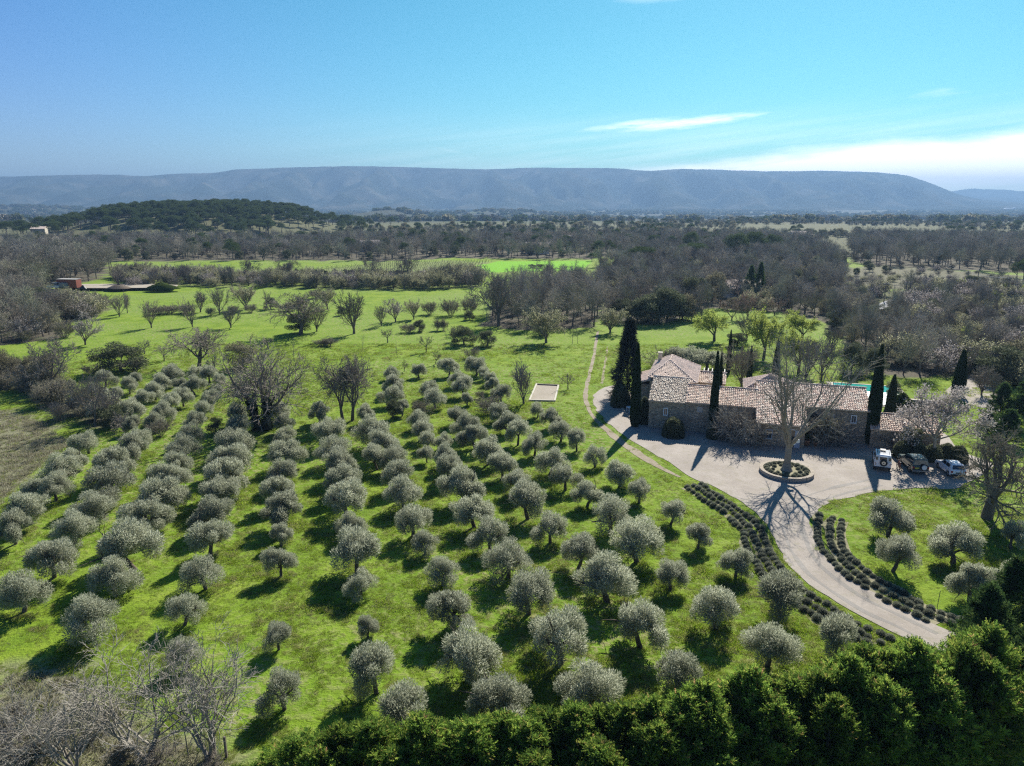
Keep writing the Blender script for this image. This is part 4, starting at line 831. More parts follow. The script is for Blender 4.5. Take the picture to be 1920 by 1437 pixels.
def gable_block(s0, s1, prof, mat_t, seed, rough=1.0, ov=0.28, gov=0.12, back=True, label=None):
    """prof: (d,z) of the cross-section: front foot, front eave, ridge, back eave, back foot"""
    MB().prism(prof, 'x', s0, s1).obj('wall', M['wall'], house)
    e0, rg, e1 = prof[1], prof[2], prof[3]; planes = []; L = s1 - s0 + 2 * gov
    sl = np.array([0, rg[0] - e0[0], rg[1] - e0[1]]); W = np.linalg.norm(sl); u = sl / W; planes.append(((s0 - gov, e0[0] - u[1] * ov, e0[1] - u[2] * ov + 0.14), (1, 0, 0), u, L, W + ov, None))
    if back and e1[1] < rg[1] - 0.05:
        sl = np.array([0, rg[0] - e1[0], rg[1] - e1[1]]); W = np.linalg.norm(sl); u = sl / W; planes.append(((s1 + gov, e1[0] - u[1] * ov, e1[1] - u[2] * ov + 0.14), (-1, 0, 0), u, L, W + ov, None))
    return make_roof(house, planes, [((s0 - gov, rg[0], rg[1] + 0.16), (s1 + gov, rg[0], rg[1] + 0.16))], mat_t, seed, rough, label)
gable_block(-0.15, 4.15, [(0, -0.2), (0, 3.45), (5.0, 5.1), (5.3, 5.0), (5.3, -0.2)], M['tiles_old'], 1, 1.7, back=False, label='lichen-blotched old tile roof')
gable_block(4.17, 12.2, [(0.02, -0.2), (0.02, 3.6), (3.4, 4.72), (6.6, 3.6), (6.6, -0.2)], M['tiles'], 2, 1.0)
# main block with the wing whose roof runs on down from it
MB().prism([(1.0, -0.2), (1.0, 3.92), (5.4, 5.33), (9.6, 3.95), (9.6, -0.2)], 'x', 12.22, 24.3).obj('wall', M['wall'], house)
MB().prism([(-2.6, -0.2), (-2.6, 2.72), (1.0, 3.9), (1.0, -0.2)], 'x', 12.35, 17.4).obj('wall', M['wall'], house)
u = nrmz(np.array([0, 4.4, 1.41])); Wm = float(np.linalg.norm([4.4, 1.41])) + 0.3; Ww = 3.6 / u[1] + 0.28
c_main = np.array([12.1, 1.0, 3.92 + 0.14]) - u * 0.3
Lall = 12.32; poly = [(0, -Ww), (5.42, -Ww), (5.42, 0), (Lall, 0), (Lall, Wm), (0, Wm)]
c_low = c_main - u * Ww; polyL = [(a, b + Ww) for a, b in poly]
ub = nrmz(np.array([0, -4.2, 1.38])); Wb = float(np.linalg.norm([4.2, 1.38])) + 0.3; cb = np.array([24.42, 9.6, 3.95 + 0.14]) - ub * 0.3
make_roof(house, [(c_low, (1, 0, 0), u, Lall, Wm + Ww, polyL), (cb, (-1, 0, 0), ub, Lall, Wb, None)], [((12.1, 5.4, 5.5), (24.42, 5.4, 5.5))], M['tiles_pink'], 3, 1.0, 'long pinkish tile roof running down over the wing')
gable_block(24.55, 31.5, [(0.25, -0.2), (0.25, 2.1), (2.9, 3.1), (5.6, 2.1), (5.6, -0.2)], M['tiles'], 4, 1.0, label='low tile roof of the end shed')
# big hipped block at the back left
MB().box(-0.75, 4.85, 5.32, 15.0, -0.2, 4.55).obj('wall', M['wall'], house)
def hip(x0, x1, y0, y1, zl, zr, ra, rb, mat, seed, name=None):
    """hipped roof; ra, rb = ridge ends (x,y,z); left eave height zl, right eave height zr"""
    A, B, C_, D_ = np.array([x0, y0, zl]), np.array([x1, y0, zr]), np.array([x1, y1, zr]), np.array([x0, y1, zl]); ra, rb = np.array(ra, float), np.array(rb, float); planes = []
    for P in ([A, B, ra], [B, C_, rb, ra], [C_, D_, rb], [D_, A, ra, rb]):
        ex = nrmz(P[1] - P[0]); nrm = nrmz(np.cross(ex, P[2] - P[0])); ey = np.cross(nrm, ex); pl = [(float((p - P[0]) @ ex), float((p - P[0]) @ ey)) for p in P]
        planes.append((P[0], ex, ey, float(np.linalg.norm(P[1] - P[0])), max(p[1] for p in pl), pl))
    return make_roof(house, planes, [(ra, rb), (A, ra), (B, ra), (C_, rb), (D_, rb)], mat, seed, 0.6, name)
hip(-1.0, 5.1, 5.35, 15.3, 5.05, 4.6, (1.3, 10.2, 6.35), (1.3, 13.4, 6.35), M['tiles_grey'], 5, 'broad weathered hipped roof')
MB().box(-0.55, -0.05, 13.2, 13.7, 4.9, 6.6).box(-0.62, 0.02, 13.13, 13.77, 6.6, 6.7).obj('chimney', M['plaster'], house)
MB().box(-3.0, -0.77, 8.2, 14.0, -0.2, 3.3).obj('wall', M['wall'], house)
us = nrmz(np.array([2.4, 0, 0.75])); make_roof(house, [((-3.25, 14.2, 3.35), (0, -1, 0), us, 6.3, 2.65, None)], [], M['tiles_grey'], 6, 0.8)
MB().box(4.9, 8.5, 11.0, 13.6, -0.2, 3.4).obj('wall', M['plaster'], house)
uf = nrmz(np.array([0, 2.5, 0.72])); make_roof(house, [((4.87, 10.75, 3.45), (1, 0, 0), uf, 3.75, 2.95, None)], [((4.87, 13.55, 4.3), (8.62, 13.55, 4.3))], M['tiles'], 7)
MB().box(11.2, 17.0, 10.2, 15.2, -0.2, 3.1).obj('wall', M['plaster'], house)
hip(10.9, 17.3, 9.9, 15.5, 3.15, 3.15, (13.9, 12.4, 4.6), (14.4, 12.9, 4.6), M['tiles_grey'], 8, 'grey hipped roof of the rear garden room')
per = MB()
for k in range(7): per.box(5.0 + k * 0.55, 5.12 + k * 0.55, 14.2, 17.2, 3.9, 4.05)
for x in (5.0, 8.4):
    for y in (14.3, 17.1): per.box(x - 0.07, x + 0.07, y - 0.07, y + 0.07, 0, 3.9)
per.obj('pergola', M['black'], house)
def window(s, z, w, h, d, frame='white_paint', pane=True, sill=True):
    f = MB(); t = 0.09; y0, y1 = d - 0.06, d + 0.05
    f.box(s - w / 2, s - w / 2 + t, y0, y1, z - h / 2, z + h / 2).box(s + w / 2 - t, s + w / 2, y0, y1, z - h / 2, z + h / 2).box(s - w / 2 + t, s + w / 2 - t, y0, y1, z + h / 2 - t, z + h / 2).box(s - w / 2 + t, s + w / 2 - t, y0, y1, z - h / 2, z - h / 2 + t)
    f.box(s - 0.02, s + 0.02, y0 + 0.02, y1, z - h / 2 + t, z + h / 2 - t); o = f.obj('window', M[frame], house)
    MB().box(s - w / 2 + t, s + w / 2 - t, d - 0.02, d + 0.03, z - h / 2 + t, z + h / 2 - t).obj('pane', M['pane'], o)
    if sill: MB().box(s - w / 2 - 0.06, s + w / 2 + 0.06, d - 0.12, d + 0.02, z - h / 2 - 0.09, z - h / 2 - 0.005).obj('sill', M['plaster'], o)
    return o
window(1.86, 2.2, 0.55, 0.95, 0)
tag(MB().box(5.5, 6.15, -0.04, 0.05, 2.45, 3.1).obj('shutter', M['beige_paint'], house), 'closed blind window of pale stone')
window(22.75, 2.85, 0.62, 0.95, 1.0); window(21.5, 0.95, 0.55, 0.75, 1.0)
sh = MB().box(19.95, 20.75, 0.93, 1.05, 2.1, 3.3).obj('shutter', M['beige_paint'], house); tag(sh, 'closed beige wooden shutter')
ar = [(18.55 + 0.6 * math.cos(a), 2.75 + 0.42 * math.sin(a)) for a in np.linspace(0, math.pi, 9)]; MB().prism(ar, 'y', 0.95, 1.06).obj('arched_vent', M['black'], house)
dr = MB().box(16.35, 16.95, -2.66, -2.55, 0.0, 2.05).obj('door', M['blue_paint'], house); MB().box(16.88, 16.92, -2.70, -2.66, 0.95, 1.05).obj('handle', M['black'], dr)
dr = MB().box(15.75, 16.34, -2.66, -2.55, 0.0, 2.05).obj('door', M['pane'], house); MB().box(15.72, 15.78, -2.68, -2.54, 0.0, 2.1).box(15.72, 16.38, -2.68, -2.54, 2.06, 2.14).obj('frame', M['white_paint'], dr)
window(13.6, 1.35, 0.8, 1.1, -2.6, 'blue_paint'); window(9.2, 2.2, 0.6, 0.8, 0.02)
dv = MB().box(27.9, 28.7, 0.19, 0.3, 0, 1.9).obj('door', M['wood_post'], house); MB().box(28.58, 28.63, 0.15, 0.19, 0.9, 1.0).obj('handle', M['black'], dv)
MB().cyl((27.9, 0.75, 2.45), 0.09, 0.5).cyl((27.9, 0.75, 2.95), 0.14, 0.06).obj('flue', M['black'], house)
def hl(s, d):   # house-local to world
    c, sn = math.cos(HA), math.sin(HA); return HO[0] + s * c - d * sn, HO[1] + s * sn + d * c

# low stone border, pots, table, garden walls --------------------------------
def pot(x, y, s, label):
    o = tag(empty('plant_pot', (x, y, 0.036)), label, 'plant pot')
    MB().lathe([(0.0, 0), (0.24 * s, 0), (0.34 * s, 0.5 * s), (0.38 * s, 0.5 * s), (0.38 * s, 0.58 * s), (0.31 * s, 0.58 * s), (0.29 * s, 0.48 * s), (0, 0.48 * s)], 18).obj('pot', M['terracotta'], o, True)
    link('plant', K['boxball'][0].parts[0][1], o, (0, 0, 0.8 * s), 0.4, (0.42 * s, 0.42 * s, 0.5 * s))
pot(*gp(1512, 836), 1.15, 'large terracotta pot with a clipped green plant by the house door'); pot(*gp(1529, 838), 0.85, 'smaller terracotta pot right of the large pot by the door')
bs = MB(); b0, b1 = np.array(gp(1167, 768)), np.array(gp(1185, 790)); stones = [b0 + (b1 - b0) * t for t in np.linspace(0, 1, 9)]
root = tag(empty('stone_border', (*b0, 0.036)), 'short row of pale border stones beside the drive left of the house', 'stone border'); me_s = MB().box(-0.16, 0.16, -0.12, 0.12, 0, 0.2, 0.8).mesh('stone', M['stone'], bevel=0.04)
for i, p in enumerate(stones): link('stone', me_s, root, (p[0] - b0[0], p[1] - b0[1], 0), RNG.uniform(0, 3), tuple(RNG.uniform(0.8, 1.25, 3)))
tb = tag(empty('garden_table', (*gp(1183, 774), 0.036), 0.4), 'small white garden table in the shade of the spruce', 'table'); MB().box(-0.55, 0.55, -0.4, 0.4, 0.70, 0.75).obj('table_top', M['white_paint'], tb, bevel=0.01)
for sx in (-1, 1):
    for sy in (-1, 1): MB().box(sx * 0.48 - 0.03, sx * 0.48 + 0.03, sy * 0.33 - 0.03, sy * 0.33 + 0.03, 0, 0.70).obj('leg', M['white_paint'], tb)
gw = tag(empty('garden_wall', (*gp(1692, 768), 0), -0.28), 'low dry stone garden wall behind the end shed', 'wall'); MB().box(0, 4.4, 0, 0.55, 0, 1.3).obj('wall_face', M['wall'], gw); MB().box(-0.06, 4.46, -0.06, 0.61, 1.305, 1.42).obj('coping', M['stone'], gw, bevel=0.02)

# pool ------------------------------------------------------------------------
pl = tag(empty('swimming_pool', (*gp(1630, 741), 0.0), HA), 'turquoise swimming pool behind the farmhouse roof', 'pool')
MB().box(-5.0, 5.0, -6.2, 6.2, 0.01, 0.10).obj('deck', M['plaster'], pl); MB().box(-4.2, 4.2, -5.6, 5.6, 0.102, 0.125).obj('water', M['pool_water'], pl)
MB().box(-2.5, 4.1, -5.5, 1.6, 0.127, 0.14).obj('pool_steps', M['pool_tile'], pl)
for x0, x1, y0, y1 in ((-4.5, 4.5, -5.9, -5.6), (-4.5, 4.5, 5.6, 5.9), (-4.5, -4.2, -5.6, 5.6), (4.2, 4.5, -5.6, 5.6)): MB().box(x0, x1, y0, y1, 0.105, 0.18).obj('coping', M['pale_timber'], pl)

# ring planter with the plane tree --------------------------------------------
PC = (28.0, 67.9); RR = 2.62
pt = tag(empty('ring_planter', (*PC, 0.036)), 'round dry stone planter ring in the middle of the courtyard', 'planter')
blk = MB().box(-0.155, 0.155, -0.17, 0.17, 0, 0.155, 0.96).mesh('stone', M['stone'], bevel=0.025)
for row in range(2):
    n = 50
    for k in range(n):
        a = 2 * math.pi * (k + 0.5 * row) / n; r = RR - 0.17 + RNG.normal(0, 0.012); link('stone', blk, pt, (r * math.cos(a), r * math.sin(a), 0.16 * row), a + math.pi / 2 + RNG.normal(0, 0.03), (RNG.uniform(0.92, 1.06), RNG.uniform(0.9, 1.05), RNG.uniform(0.92, 1.03)))
cap = MB().box(-0.225, 0.225, -0.19, 0.19, 0, 0.06, 0.97).mesh('coping_stone', M['coping'], bevel=0.02)
for k in range(36): a = 2 * math.pi * k / 36; link('coping_stone', cap, pt, ((RR - 0.17) * math.cos(a), (RR - 0.17) * math.sin(a), 0.325), a + math.pi / 2 + RNG.normal(0, 0.015), (1, 1, RNG.uniform(0.9, 1.15)))
MB().cyl((0, 0, 0.02), RR - 0.35, 0.24, n=40).obj('soil', M['bed'], pt)
def lav(x, y, z, s, label, group, name='lavender'):
    k = K['lavender'][RNG.integers(3)]; tag(link(name, k.parts[0][1], None, (x, y, z), RNG.uniform(0, 6), (s, s * RNG.uniform(0.9, 1.1), s * RNG.uniform(0.85, 1.1))), label, 'lavender', group)
for k in range(20):
    a = 2 * math.pi * k / 20 - math.pi / 2; lav(PC[0] + 1.92 * math.cos(a), PC[1] + 1.92 * math.sin(a), 0.29, RNG.uniform(0.68, 0.9), f'lavender ball in the outer circle of the ring planter, {ordn(k)} clockwise seen from below starting nearest the camera'.replace('clockwise seen from below', 'anticlockwise'), 'lavender balls in the ring planter')
for k in range(9):
    a = 2 * math.pi * k / 9 - 1.2; lav(PC[0] + 1.32 * math.cos(a), PC[1] + 1.32 * math.sin(a), 0.29, RNG.uniform(0.55, 0.75), f'small lavender ball in the inner circle of the ring planter, {ordn(k)} anticlockwise from the front', 'lavender balls in the ring planter')
rng = np.random.default_rng(5)
S = grow(rng, [(0, 0, 0.3)], [(0.02, 0.02, 1)], 2.75, 0.36, [dict(n=4, w=0.03, kids=6, t=(0.75, 1.0), ang=(38, 8), ratio=3.0, rr=0.58, taper=0.15, tl=0.1, lead=False), dict(n=8, w=0.12, up=0.10, kids=8, t=(0.2, 1.0), ang=(36, 10), ratio=0.45, rr=0.5, taper=0.82, tl=0.3),
          dict(n=5, w=0.16, up=0.06, kids=6, t=(0.2, 1.0), ang=(36, 12), ratio=0.55, rr=0.6, rmin=0.02, taper=0.6), dict(n=4, w=0.2, up=0.03, kids=5, t=(0.2, 1.0), ang=(40, 14), ratio=0.5, rr=0.7, rmin=0.015, taper=0.4), dict(n=2, w=0.2)])
pt_ = tag(empty('plane_tree', (*PC, 0.036), 0.6), 'tall leafless plane tree standing in the round stone planter', 'tree')
a = join_geo([seg_geo(s_, 10) for s_ in S[:2]]); fl = MB().lathe([(0.62, 0.3), (0.46, 0.55), (0.38, 1.0)], 12); link('trunk', mesh_np('trunk', a[0], [a[1]], [M['bark_plane']], True), pt_); fl.obj('trunk_flare', M['bark_plane'], pt_, True)
b = join_geo([seg_geo(s_, 4 if i == 0 else 3) for i, s_ in enumerate(S[2:])]); link('branches', mesh_np('branches', b[0], [b[1]], [M['twig_pale']]), pt_)
bx = tag(empty('lamp_box', (PC[0] + 0.62, PC[1] - 0.42, 3.55), 0.3), 'small white box lamp fixed in the fork of the plane tree', 'lamp'); MB().box(-0.22, 0.22, -0.1, 0.1, -0.15, 0.17).obj('housing', M['white_paint'], bx, bevel=0.02); MB().box(-0.5, -0.2, 0.0, 0.08, -0.35, -0.02).obj('bracket', M['white_paint'], bx)

# boules court ---------------------------------------------------------------
bc = tag(empty('boules_court', (*COURT[0], 0)), 'rectangular pale gravel boules court framed in timber on the meadow', 'court')
cm = np.array(COURT) - np.array(COURT[0]); MB().add([(p[0], p[1], 0.05) for p in cm] + [(p[0], p[1], -0.1) for p in cm], [(0, 1, 2, 3), (0, 4, 5, 1), (1, 5, 6, 2), (2, 6, 7, 3), (3, 7, 4, 0)]).obj('gravel_bed', M['court'], bc)
for i in range(4):
    p, q = cm[i], cm[(i + 1) % 4]; L = float(np.linalg.norm(q - p)); o = MB().box(-0.13, L + 0.13, -0.13, 0.13, -0.05, 0.2).obj('board', M['pale_timber'] if i != 2 else M['wood_post'], bc, bevel=0.02); o.location = (p[0], p[1], 0.002 * i); o.rotation_euler.z = math.atan2(q[1] - p[1], q[0] - p[0])

# cars -------------------------------------------------------------------------
def panel(mb, pts, th):
    P = [np.array(p, float) for p in pts]; n = nrmz(np.cross(P[1] - P[0], P[2] - P[0])); k = len(P)
    return mb.add([p - n * 0.01 for p in P] + [p + n * th for p in P], [tuple(range(k))[::-1], tuple(range(k, 2 * k))] + [(i, (i + 1) % k, k + (i + 1) % k, k + i) for i in range(k)])
def shell(prof, zb, zt, wb, wt):
    """side outline (y,z) given width; narrower towards zt"""
    n = len(prof); V = []
    for s in (-1, 1):
        for y, z in prof: t = min(max((z - zb) / (zt - zb), 0), 1); V.append((s * (wb + (wt - wb) * t), y, z))
    return MB().add(V, [tuple(range(n)), tuple(range(2 * n - 1, n - 1, -1))] + [(i, n + i, n + (i + 1) % n, (i + 1) % n) for i in range(n)])
def wheel(parent, x, y, r, w, name='wheel', axis='x', z=None, rim='rim'):
    wo = link(name, None, parent, (x, y, r if z is None else z)); wo.empty_display_size = 0.1
    MB().torus((0, 0, 0), r - w * 0.42, w * 0.5, axis, 22, 8).obj('tyre', M['rubber'], wo, True)
    m = MB(); off = -w * 0.3; c = (off, 0, 0) if axis == 'x' else (0, off, 0); m.cyl(c, r * 0.62, w * 0.6, axis, 18)
    m.obj('rim', M[rim], wo, bevel=0.01); h = MB(); c = (off - 0.02, 0, 0) if axis == 'x' else (0, off - 0.02, 0); h.cyl(c, r * 0.18, w * 0.72, axis, 10)
    h.obj('hub', M['black'], wo); return wo
def side_window(parent, ys, z0, z1, zb, zt, wb, wt, side, slant=(0, 0)):
    X = lambda z: side * (wb + (wt - wb) * (z - zb) / (zt - zb) + 0.004); p = [(X(z0), ys[0], z0), (X(z0), ys[1], z0), (X(z1), ys[1] + slant[1], z1), (X(z1), ys[0] + slant[0], z1)]
    if side < 0: p = p[::-1]
    mb = MB(); panel(mb, p, 0.012); return mb.obj('window', M['pane'], parent)
def car_root(name, px_l, px_r, az, label, cat, half_track, rear_axle):
    a, b = np.array(gp(*px_l)), np.array(gp(*px_r)); m = (a + b) / 2; h = np.array([math.sin(az), math.cos(az)]); c = m - h * rear_axle * 0.93
    return tag(empty(name, (c[0], c[1], 0.036), -az, (0.91, 0.91, 0.91)), label, cat)
# white station 4x4 with roof rack
c1 = car_root('off_road_car', (1638, 882), (1667, 881.5), math.radians(24), 'boxy white off-road car with roof rack and spare wheel on its rear door', 'car', 0.75, -1.2)
lo = [(-1.95, 0.55), (-1.95, 1.22), (0.62, 1.22), (0.75, 1.16), (1.86, 1.10), (1.95, 0.95), (1.95, 0.55), (1.62, 0.55), (1.5, 0.92), (0.95, 0.92), (0.82, 0.55), (-0.78, 0.55), (-0.9, 0.92), (-1.48, 0.92), (-1.6, 0.55)]
shell(lo, 0.5, 1.3, 0.86, 0.86).obj('body', M['car_white'], c1, bevel=0.02)
zb, zt, wb, wt = 1.22, 1.93, 0.85, 0.74; shell([(-1.94, 1.222), (-1.88, 1.90), (-1.8, 1.95), (0.25, 1.95), (0.34, 1.90), (0.62, 1.222)], zb, zt, wb, wt).obj('cabin', M['car_white'], c1, bevel=0.03)
for s in (-1, 1):
    side_window(c1, (-1.75, -0.85), 1.34, 1.78, zb, zt, wb, wt, s); side_window(c1, (-0.75, -0.2), 1.32, 1.78, zb, zt, wb, wt, s); side_window(c1, (-0.12, 0.44), 1.32, 1.78, zb, zt, wb, wt, s, (0, -0.16))
    MB().box(s * 0.66 - 0.11, s * 0.66 + 0.11, -1.965, -1.935, 1.36, 1.72).obj('quarter_window', M['pane'], c1)
    for z, mt in ((0.98, 'red_lens'), (0.82, 'orange_lens')): MB().cyl((s * 0.74, -1.975, z), 0.05, 0.03, 'y', 10).obj('tail_light', M[mt], c1)
    MB().box(s * 0.90 - 0.05, s * 0.90 + 0.05, -1.62, -0.76, 0.86, 0.95).box(s * 0.90 - 0.05, s * 0.90 + 0.05, 0.8, 1.66, 0.86, 0.95).obj('wheel_arch', M['black'], c1, bevel=0.02)
    MB().box(s * 0.98 - 0.09, s * 0.98 + 0.09, 0.46, 0.54, 1.3, 1.5).obj('mirror', M['black'], c1, bevel=0.01)
    for y in (-1.2, 1.22): wheel(c1, s * 0.76, y, 0.39, 0.24)
    MB().cyl((s * 0.58, 1.94, 0.86), 0.1, 0.04, 'y', 14).obj('headlight', M['rim'], c1)
rd = MB().box(-0.46, 0.46, -1.985, -1.945, 0.62, 1.84).obj('rear_door', M['car_white'], c1, bevel=0.01); MB().box(-0.36, 0.36, -2.0, -1.984, 1.34, 1.74).obj('rear_window', M['pane'], rd); MB().box(0.36, 0.42, -2.02, -1.986, 1.0, 1.16).obj('handle', M['black'], rd)
wheel(c1, 0.06, -2.11, 0.38, 0.22, 'spare_wheel', 'y', 1.12); MB().box(-0.85, 0.85, -2.05, -1.9, 0.48, 0.6).obj('bumper', M['black'], c1, bevel=0.02); MB().box(-0.87, 0.87, 1.93, 2.08, 0.5, 0.66).obj('bumper', M['black'], c1, bevel=0.02)
rk = MB()
for x in (-0.62, 0.62): rk.tube([(x, -1.65, 2.08), (x, 0.1, 2.08)], 0.022, 6)
for y in np.linspace(-1.65, 0.1, 8): rk.tube([(-0.64, y, 2.05), (0.64, y, 2.05)], 0.015, 6)
for x in (-0.62, 0.62):
    for y in (-1.6, -0.75, 0.05): rk.tube([(x, y, 1.94), (x, y, 2.08)], 0.018, 6)
rk.obj('roof_rack', M['black'], c1); MB().box(-0.3, 0.25, -0.62, 0.0, 2.055, 2.12).obj('hatch_board', M['black'], c1)
mbw = MB(); panel(mbw, [(0.68, 0.60, 1.30), (-0.68, 0.60, 1.30), (-0.62, 0.395, 1.8), (0.62, 0.395, 1.8)], 0.012); mbw.obj('windscreen', M['pane'], c1)
# dark green estate 4x4
c2 = car_root('green_off_road_car', (1704, 885), (1733, 888), math.radians(8), 'dark green off-road car with pale spare wheel cover and yellow rear plate', 'car', 0.75, -1.2)
lo = [(-2.1, 0.5), (-2.14, 0.95), (-2.05, 1.12), (0.85, 1.12), (1.9, 1.02), (2.12, 0.9), (2.12, 0.5), (1.75, 0.5), (1.62, 0.86), (1.1, 0.86), (0.95, 0.5), (-0.78, 0.5), (-0.92, 0.86), (-1.5, 0.86), (-1.62, 0.5)]
shell(lo, 0.5, 1.15, 0.87, 0.85).obj('body', M['car_green'], c2, bevel=0.03)
zb, zt, wb, wt = 1.12, 1.78, 0.84, 0.68; shell([(-2.05, 1.122), (-1.93, 1.74), (-1.85, 1.80), (-0.2, 1.82), (0.15, 1.76), (0.88, 1.122)], zb, zt, wb, wt).obj('cabin', M['car_green'], c2, bevel=0.04)
for s in (-1, 1):
    side_window(c2, (-1.85, -1.0), 1.2, 1.66, zb, zt, wb, wt, s, (0.08, 0)); side_window(c2, (-0.92, -0.12), 1.2, 1.66, zb, zt, wb, wt, s); side_window(c2, (-0.04, 0.72), 1.2, 1.66, zb, zt, wb, wt, s, (0, -0.5))
    MB().box(s * 0.76 - 0.08, s * 0.76 + 0.08, -2.16, -2.06, 0.78, 1.0).obj('tail_light', M['red_lens'], c2, bevel=0.01); MB().box(s * 0.875 - 0.015, s * 0.875 + 0.015, -1.5, 1.5, 0.66, 0.74).obj('side_strip', M['chrome'], c2)
    MB().box(s * 0.98 - 0.1, s * 0.98 + 0.1, 0.55, 0.65, 1.15, 1.32).obj('mirror', M['chrome'], c2, bevel=0.02); MB().box(s * 0.62 - 0.16, s * 0.62 + 0.16, 2.09, 2.14, 0.74, 0.9).obj('headlight', M['rim'], c2)
    for y in (-1.21, 1.36): wheel(c2, s * 0.76, y, 0.36, 0.24)
    rl = MB(); rl.tube([(s * 0.6, -1.7, 1.84), (s * 0.6, -1.65, 1.88), (s * 0.6, -0.2, 1.89), (s * 0.6, -0.15, 1.83)], 0.02, 6); rl.obj('roof_rail', M['black'], c2)
mbw = MB(); panel(mbw, [(-0.70, -2.04, 1.18), (0.70, -2.04, 1.18), (0.60, -1.945, 1.68), (-0.60, -1.945, 1.68)], 0.012); mbw.obj('rear_window', M['pane'], c2)
mbw = MB(); panel(mbw, [(0.72, 0.86, 1.16), (-0.72, 0.86, 1.16), (-0.6, 0.24, 1.72), (0.6, 0.24, 1.72)], 0.012); mbw.obj('windscreen', M['pane'], c2)
wheel(c2, 0.26, -2.25, 0.34, 0.2, 'spare_wheel', 'y', 0.98); MB().cyl((0.26, -2.38, 0.98), 0.27, 0.06, 'y', 20).obj('wheel_cover', M['white_paint'], c2, bevel=0.01)
MB().box(-0.86, 0.86, -2.24, -2.08, 0.42, 0.58).obj('bumper', M['chrome'], c2, bevel=0.02); MB().box(-0.86, 0.86, 2.08, 2.2, 0.42, 0.6).obj('bumper', M['chrome'], c2, bevel=0.02); MB().box(-0.62, -0.2, -2.175, -2.15, 0.74, 0.9).obj('number_plate', M['plate_yellow'], c2)
# white hatchback
c3 = car_root('hatchback', (1775, 891), (1806, 897), math.radians(7), 'white compact hatchback parked at the right end, under bare branches', 'car', 0.72, -1.2)
lo = [(-1.78, 0.32), (-1.88, 0.55), (-1.84, 0.86), (-1.74, 0.98), (0.8, 0.96), (1.7, 0.84), (1.95, 0.66), (1.95, 0.34), (1.62, 0.32), (1.5, 0.64), (1.02, 0.64), (0.9, 0.32), (-0.82, 0.32), (-0.94, 0.64), (-1.42, 0.64), (-1.54, 0.32)]
shell(lo, 0.4, 1.0, 0.85, 0.80).obj('body', M['car_white'], c3, bevel=0.05)
zb, zt, wb, wt = 0.97, 1.48, 0.79, 0.58; shell([(-1.74, 0.972), (-1.52, 1.40), (-1.38, 1.46), (-0.4, 1.52), (0.0, 1.47), (0.95, 0.965)], zb, zt, wb, wt).obj('cabin', M['car_white'], c3, bevel=0.05)
for s in (-1, 1):
    side_window(c3, (-1.3, -0.42), 1.04, 1.36, zb, zt, wb, wt, s, (0.12, 0)); side_window(c3, (-0.34, 0.55), 1.04, 1.36, zb, zt, wb, wt, s, (0, -0.45)); MB().box(s * 0.70 - 0.08, s * 0.70 + 0.08, -1.91, -1.8, 0.62, 0.84).obj('tail_light', M['red_lens'], c3, bevel=0.02)
    for y in (-1.18, 1.26): wheel(c3, s * 0.73, y, 0.31, 0.2)
    MB().box(s * 0.93 - 0.08, s * 0.93 + 0.08, 0.5, 0.6, 1.0, 1.12).obj('mirror', M['car_white'], c3, bevel=0.02); MB().box(s * 0.6 - 0.15, s * 0.6 + 0.15, 1.9, 1.97, 0.6, 0.74).obj('headlight', M['rim'], c3); rl = MB(); rl.tube([(s * 0.52, -1.35, 1.5), (s * 0.52, -0.1, 1.53)], 0.018, 6); rl.obj('roof_rail', M['black'], c3)
mbw = MB(); panel(mbw, [(-0.64, -1.755, 1.0), (0.64, -1.755, 1.0), (0.54, -1.55, 1.39), (-0.54, -1.55, 1.39)], 0.012); mbw.obj('rear_window', M['pane'], c3)
mbw = MB(); panel(mbw, [(0.66, 0.93, 1.0), (-0.66, 0.93, 1.0), (-0.52, 0.12, 1.45), (0.52, 0.12, 1.45)], 0.012); mbw.obj('windscreen', M['pane'], c3); MB().box(-0.28, 0.28, -1.905, -1.87, 0.56, 0.68).obj('number_plate', M['black'], c3); MB().box(-0.8, 0.8, -1.93, -1.8, 0.34, 0.46).obj('bumper', M['black'], c3, bevel=0.03)
# bicycle
bk = tag(empty('bicycle', (*gp(1685, 882), 0.036), math.radians(-12)), 'bicycle with an orange frame standing between the two off-road cars', 'bicycle')
for y in (-0.52, 0.55):
    w_ = link('wheel', None, bk, (0, y, 0.34)); MB().torus((0, 0, 0), 0.31, 0.028, 'x', 22, 6).obj('tyre', M['rubber'], w_, True); MB().cyl((-0.04, 0, 0), 0.04, 0.08, 'x', 8).obj('hub', M['black'], w_)
    sp = MB()
    for k in range(10): a = 2 * math.pi * k / 10; sp.tube([(0, 0, 0), (0, 0.29 * math.cos(a), 0.29 * math.sin(a))], 0.004, 4)
    sp.obj('spokes', M['rim'], w_)
fr = MB()
for p, q in (((0, -0.52, 0.34), (0, -0.08, 0.30)), ((0, -0.52, 0.34), (0, -0.2, 0.78)), ((0, -0.08, 0.30), (0, -0.22, 0.86)), ((0, -0.08, 0.30), (0, 0.36, 0.80)), ((0, -0.2, 0.78), (0, 0.36, 0.86)), ((0, 0.34, 0.95), (0, 0.55, 0.34))): fr.tube([p, q], 0.028, 7)
fr.obj('frame', M['orange'], bk); MB().box(-0.09, 0.09, -0.38, -0.1, 0.88, 0.94, 0.7).obj('saddle', M['black'], bk, bevel=0.02); hb = MB(); hb.tube([(-0.34, 0.26, 1.04), (-0.1, 0.34, 1.0), (0.1, 0.34, 1.0), (0.34, 0.26, 1.04)], 0.02, 7); hb.obj('handlebar', M['black'], bk)
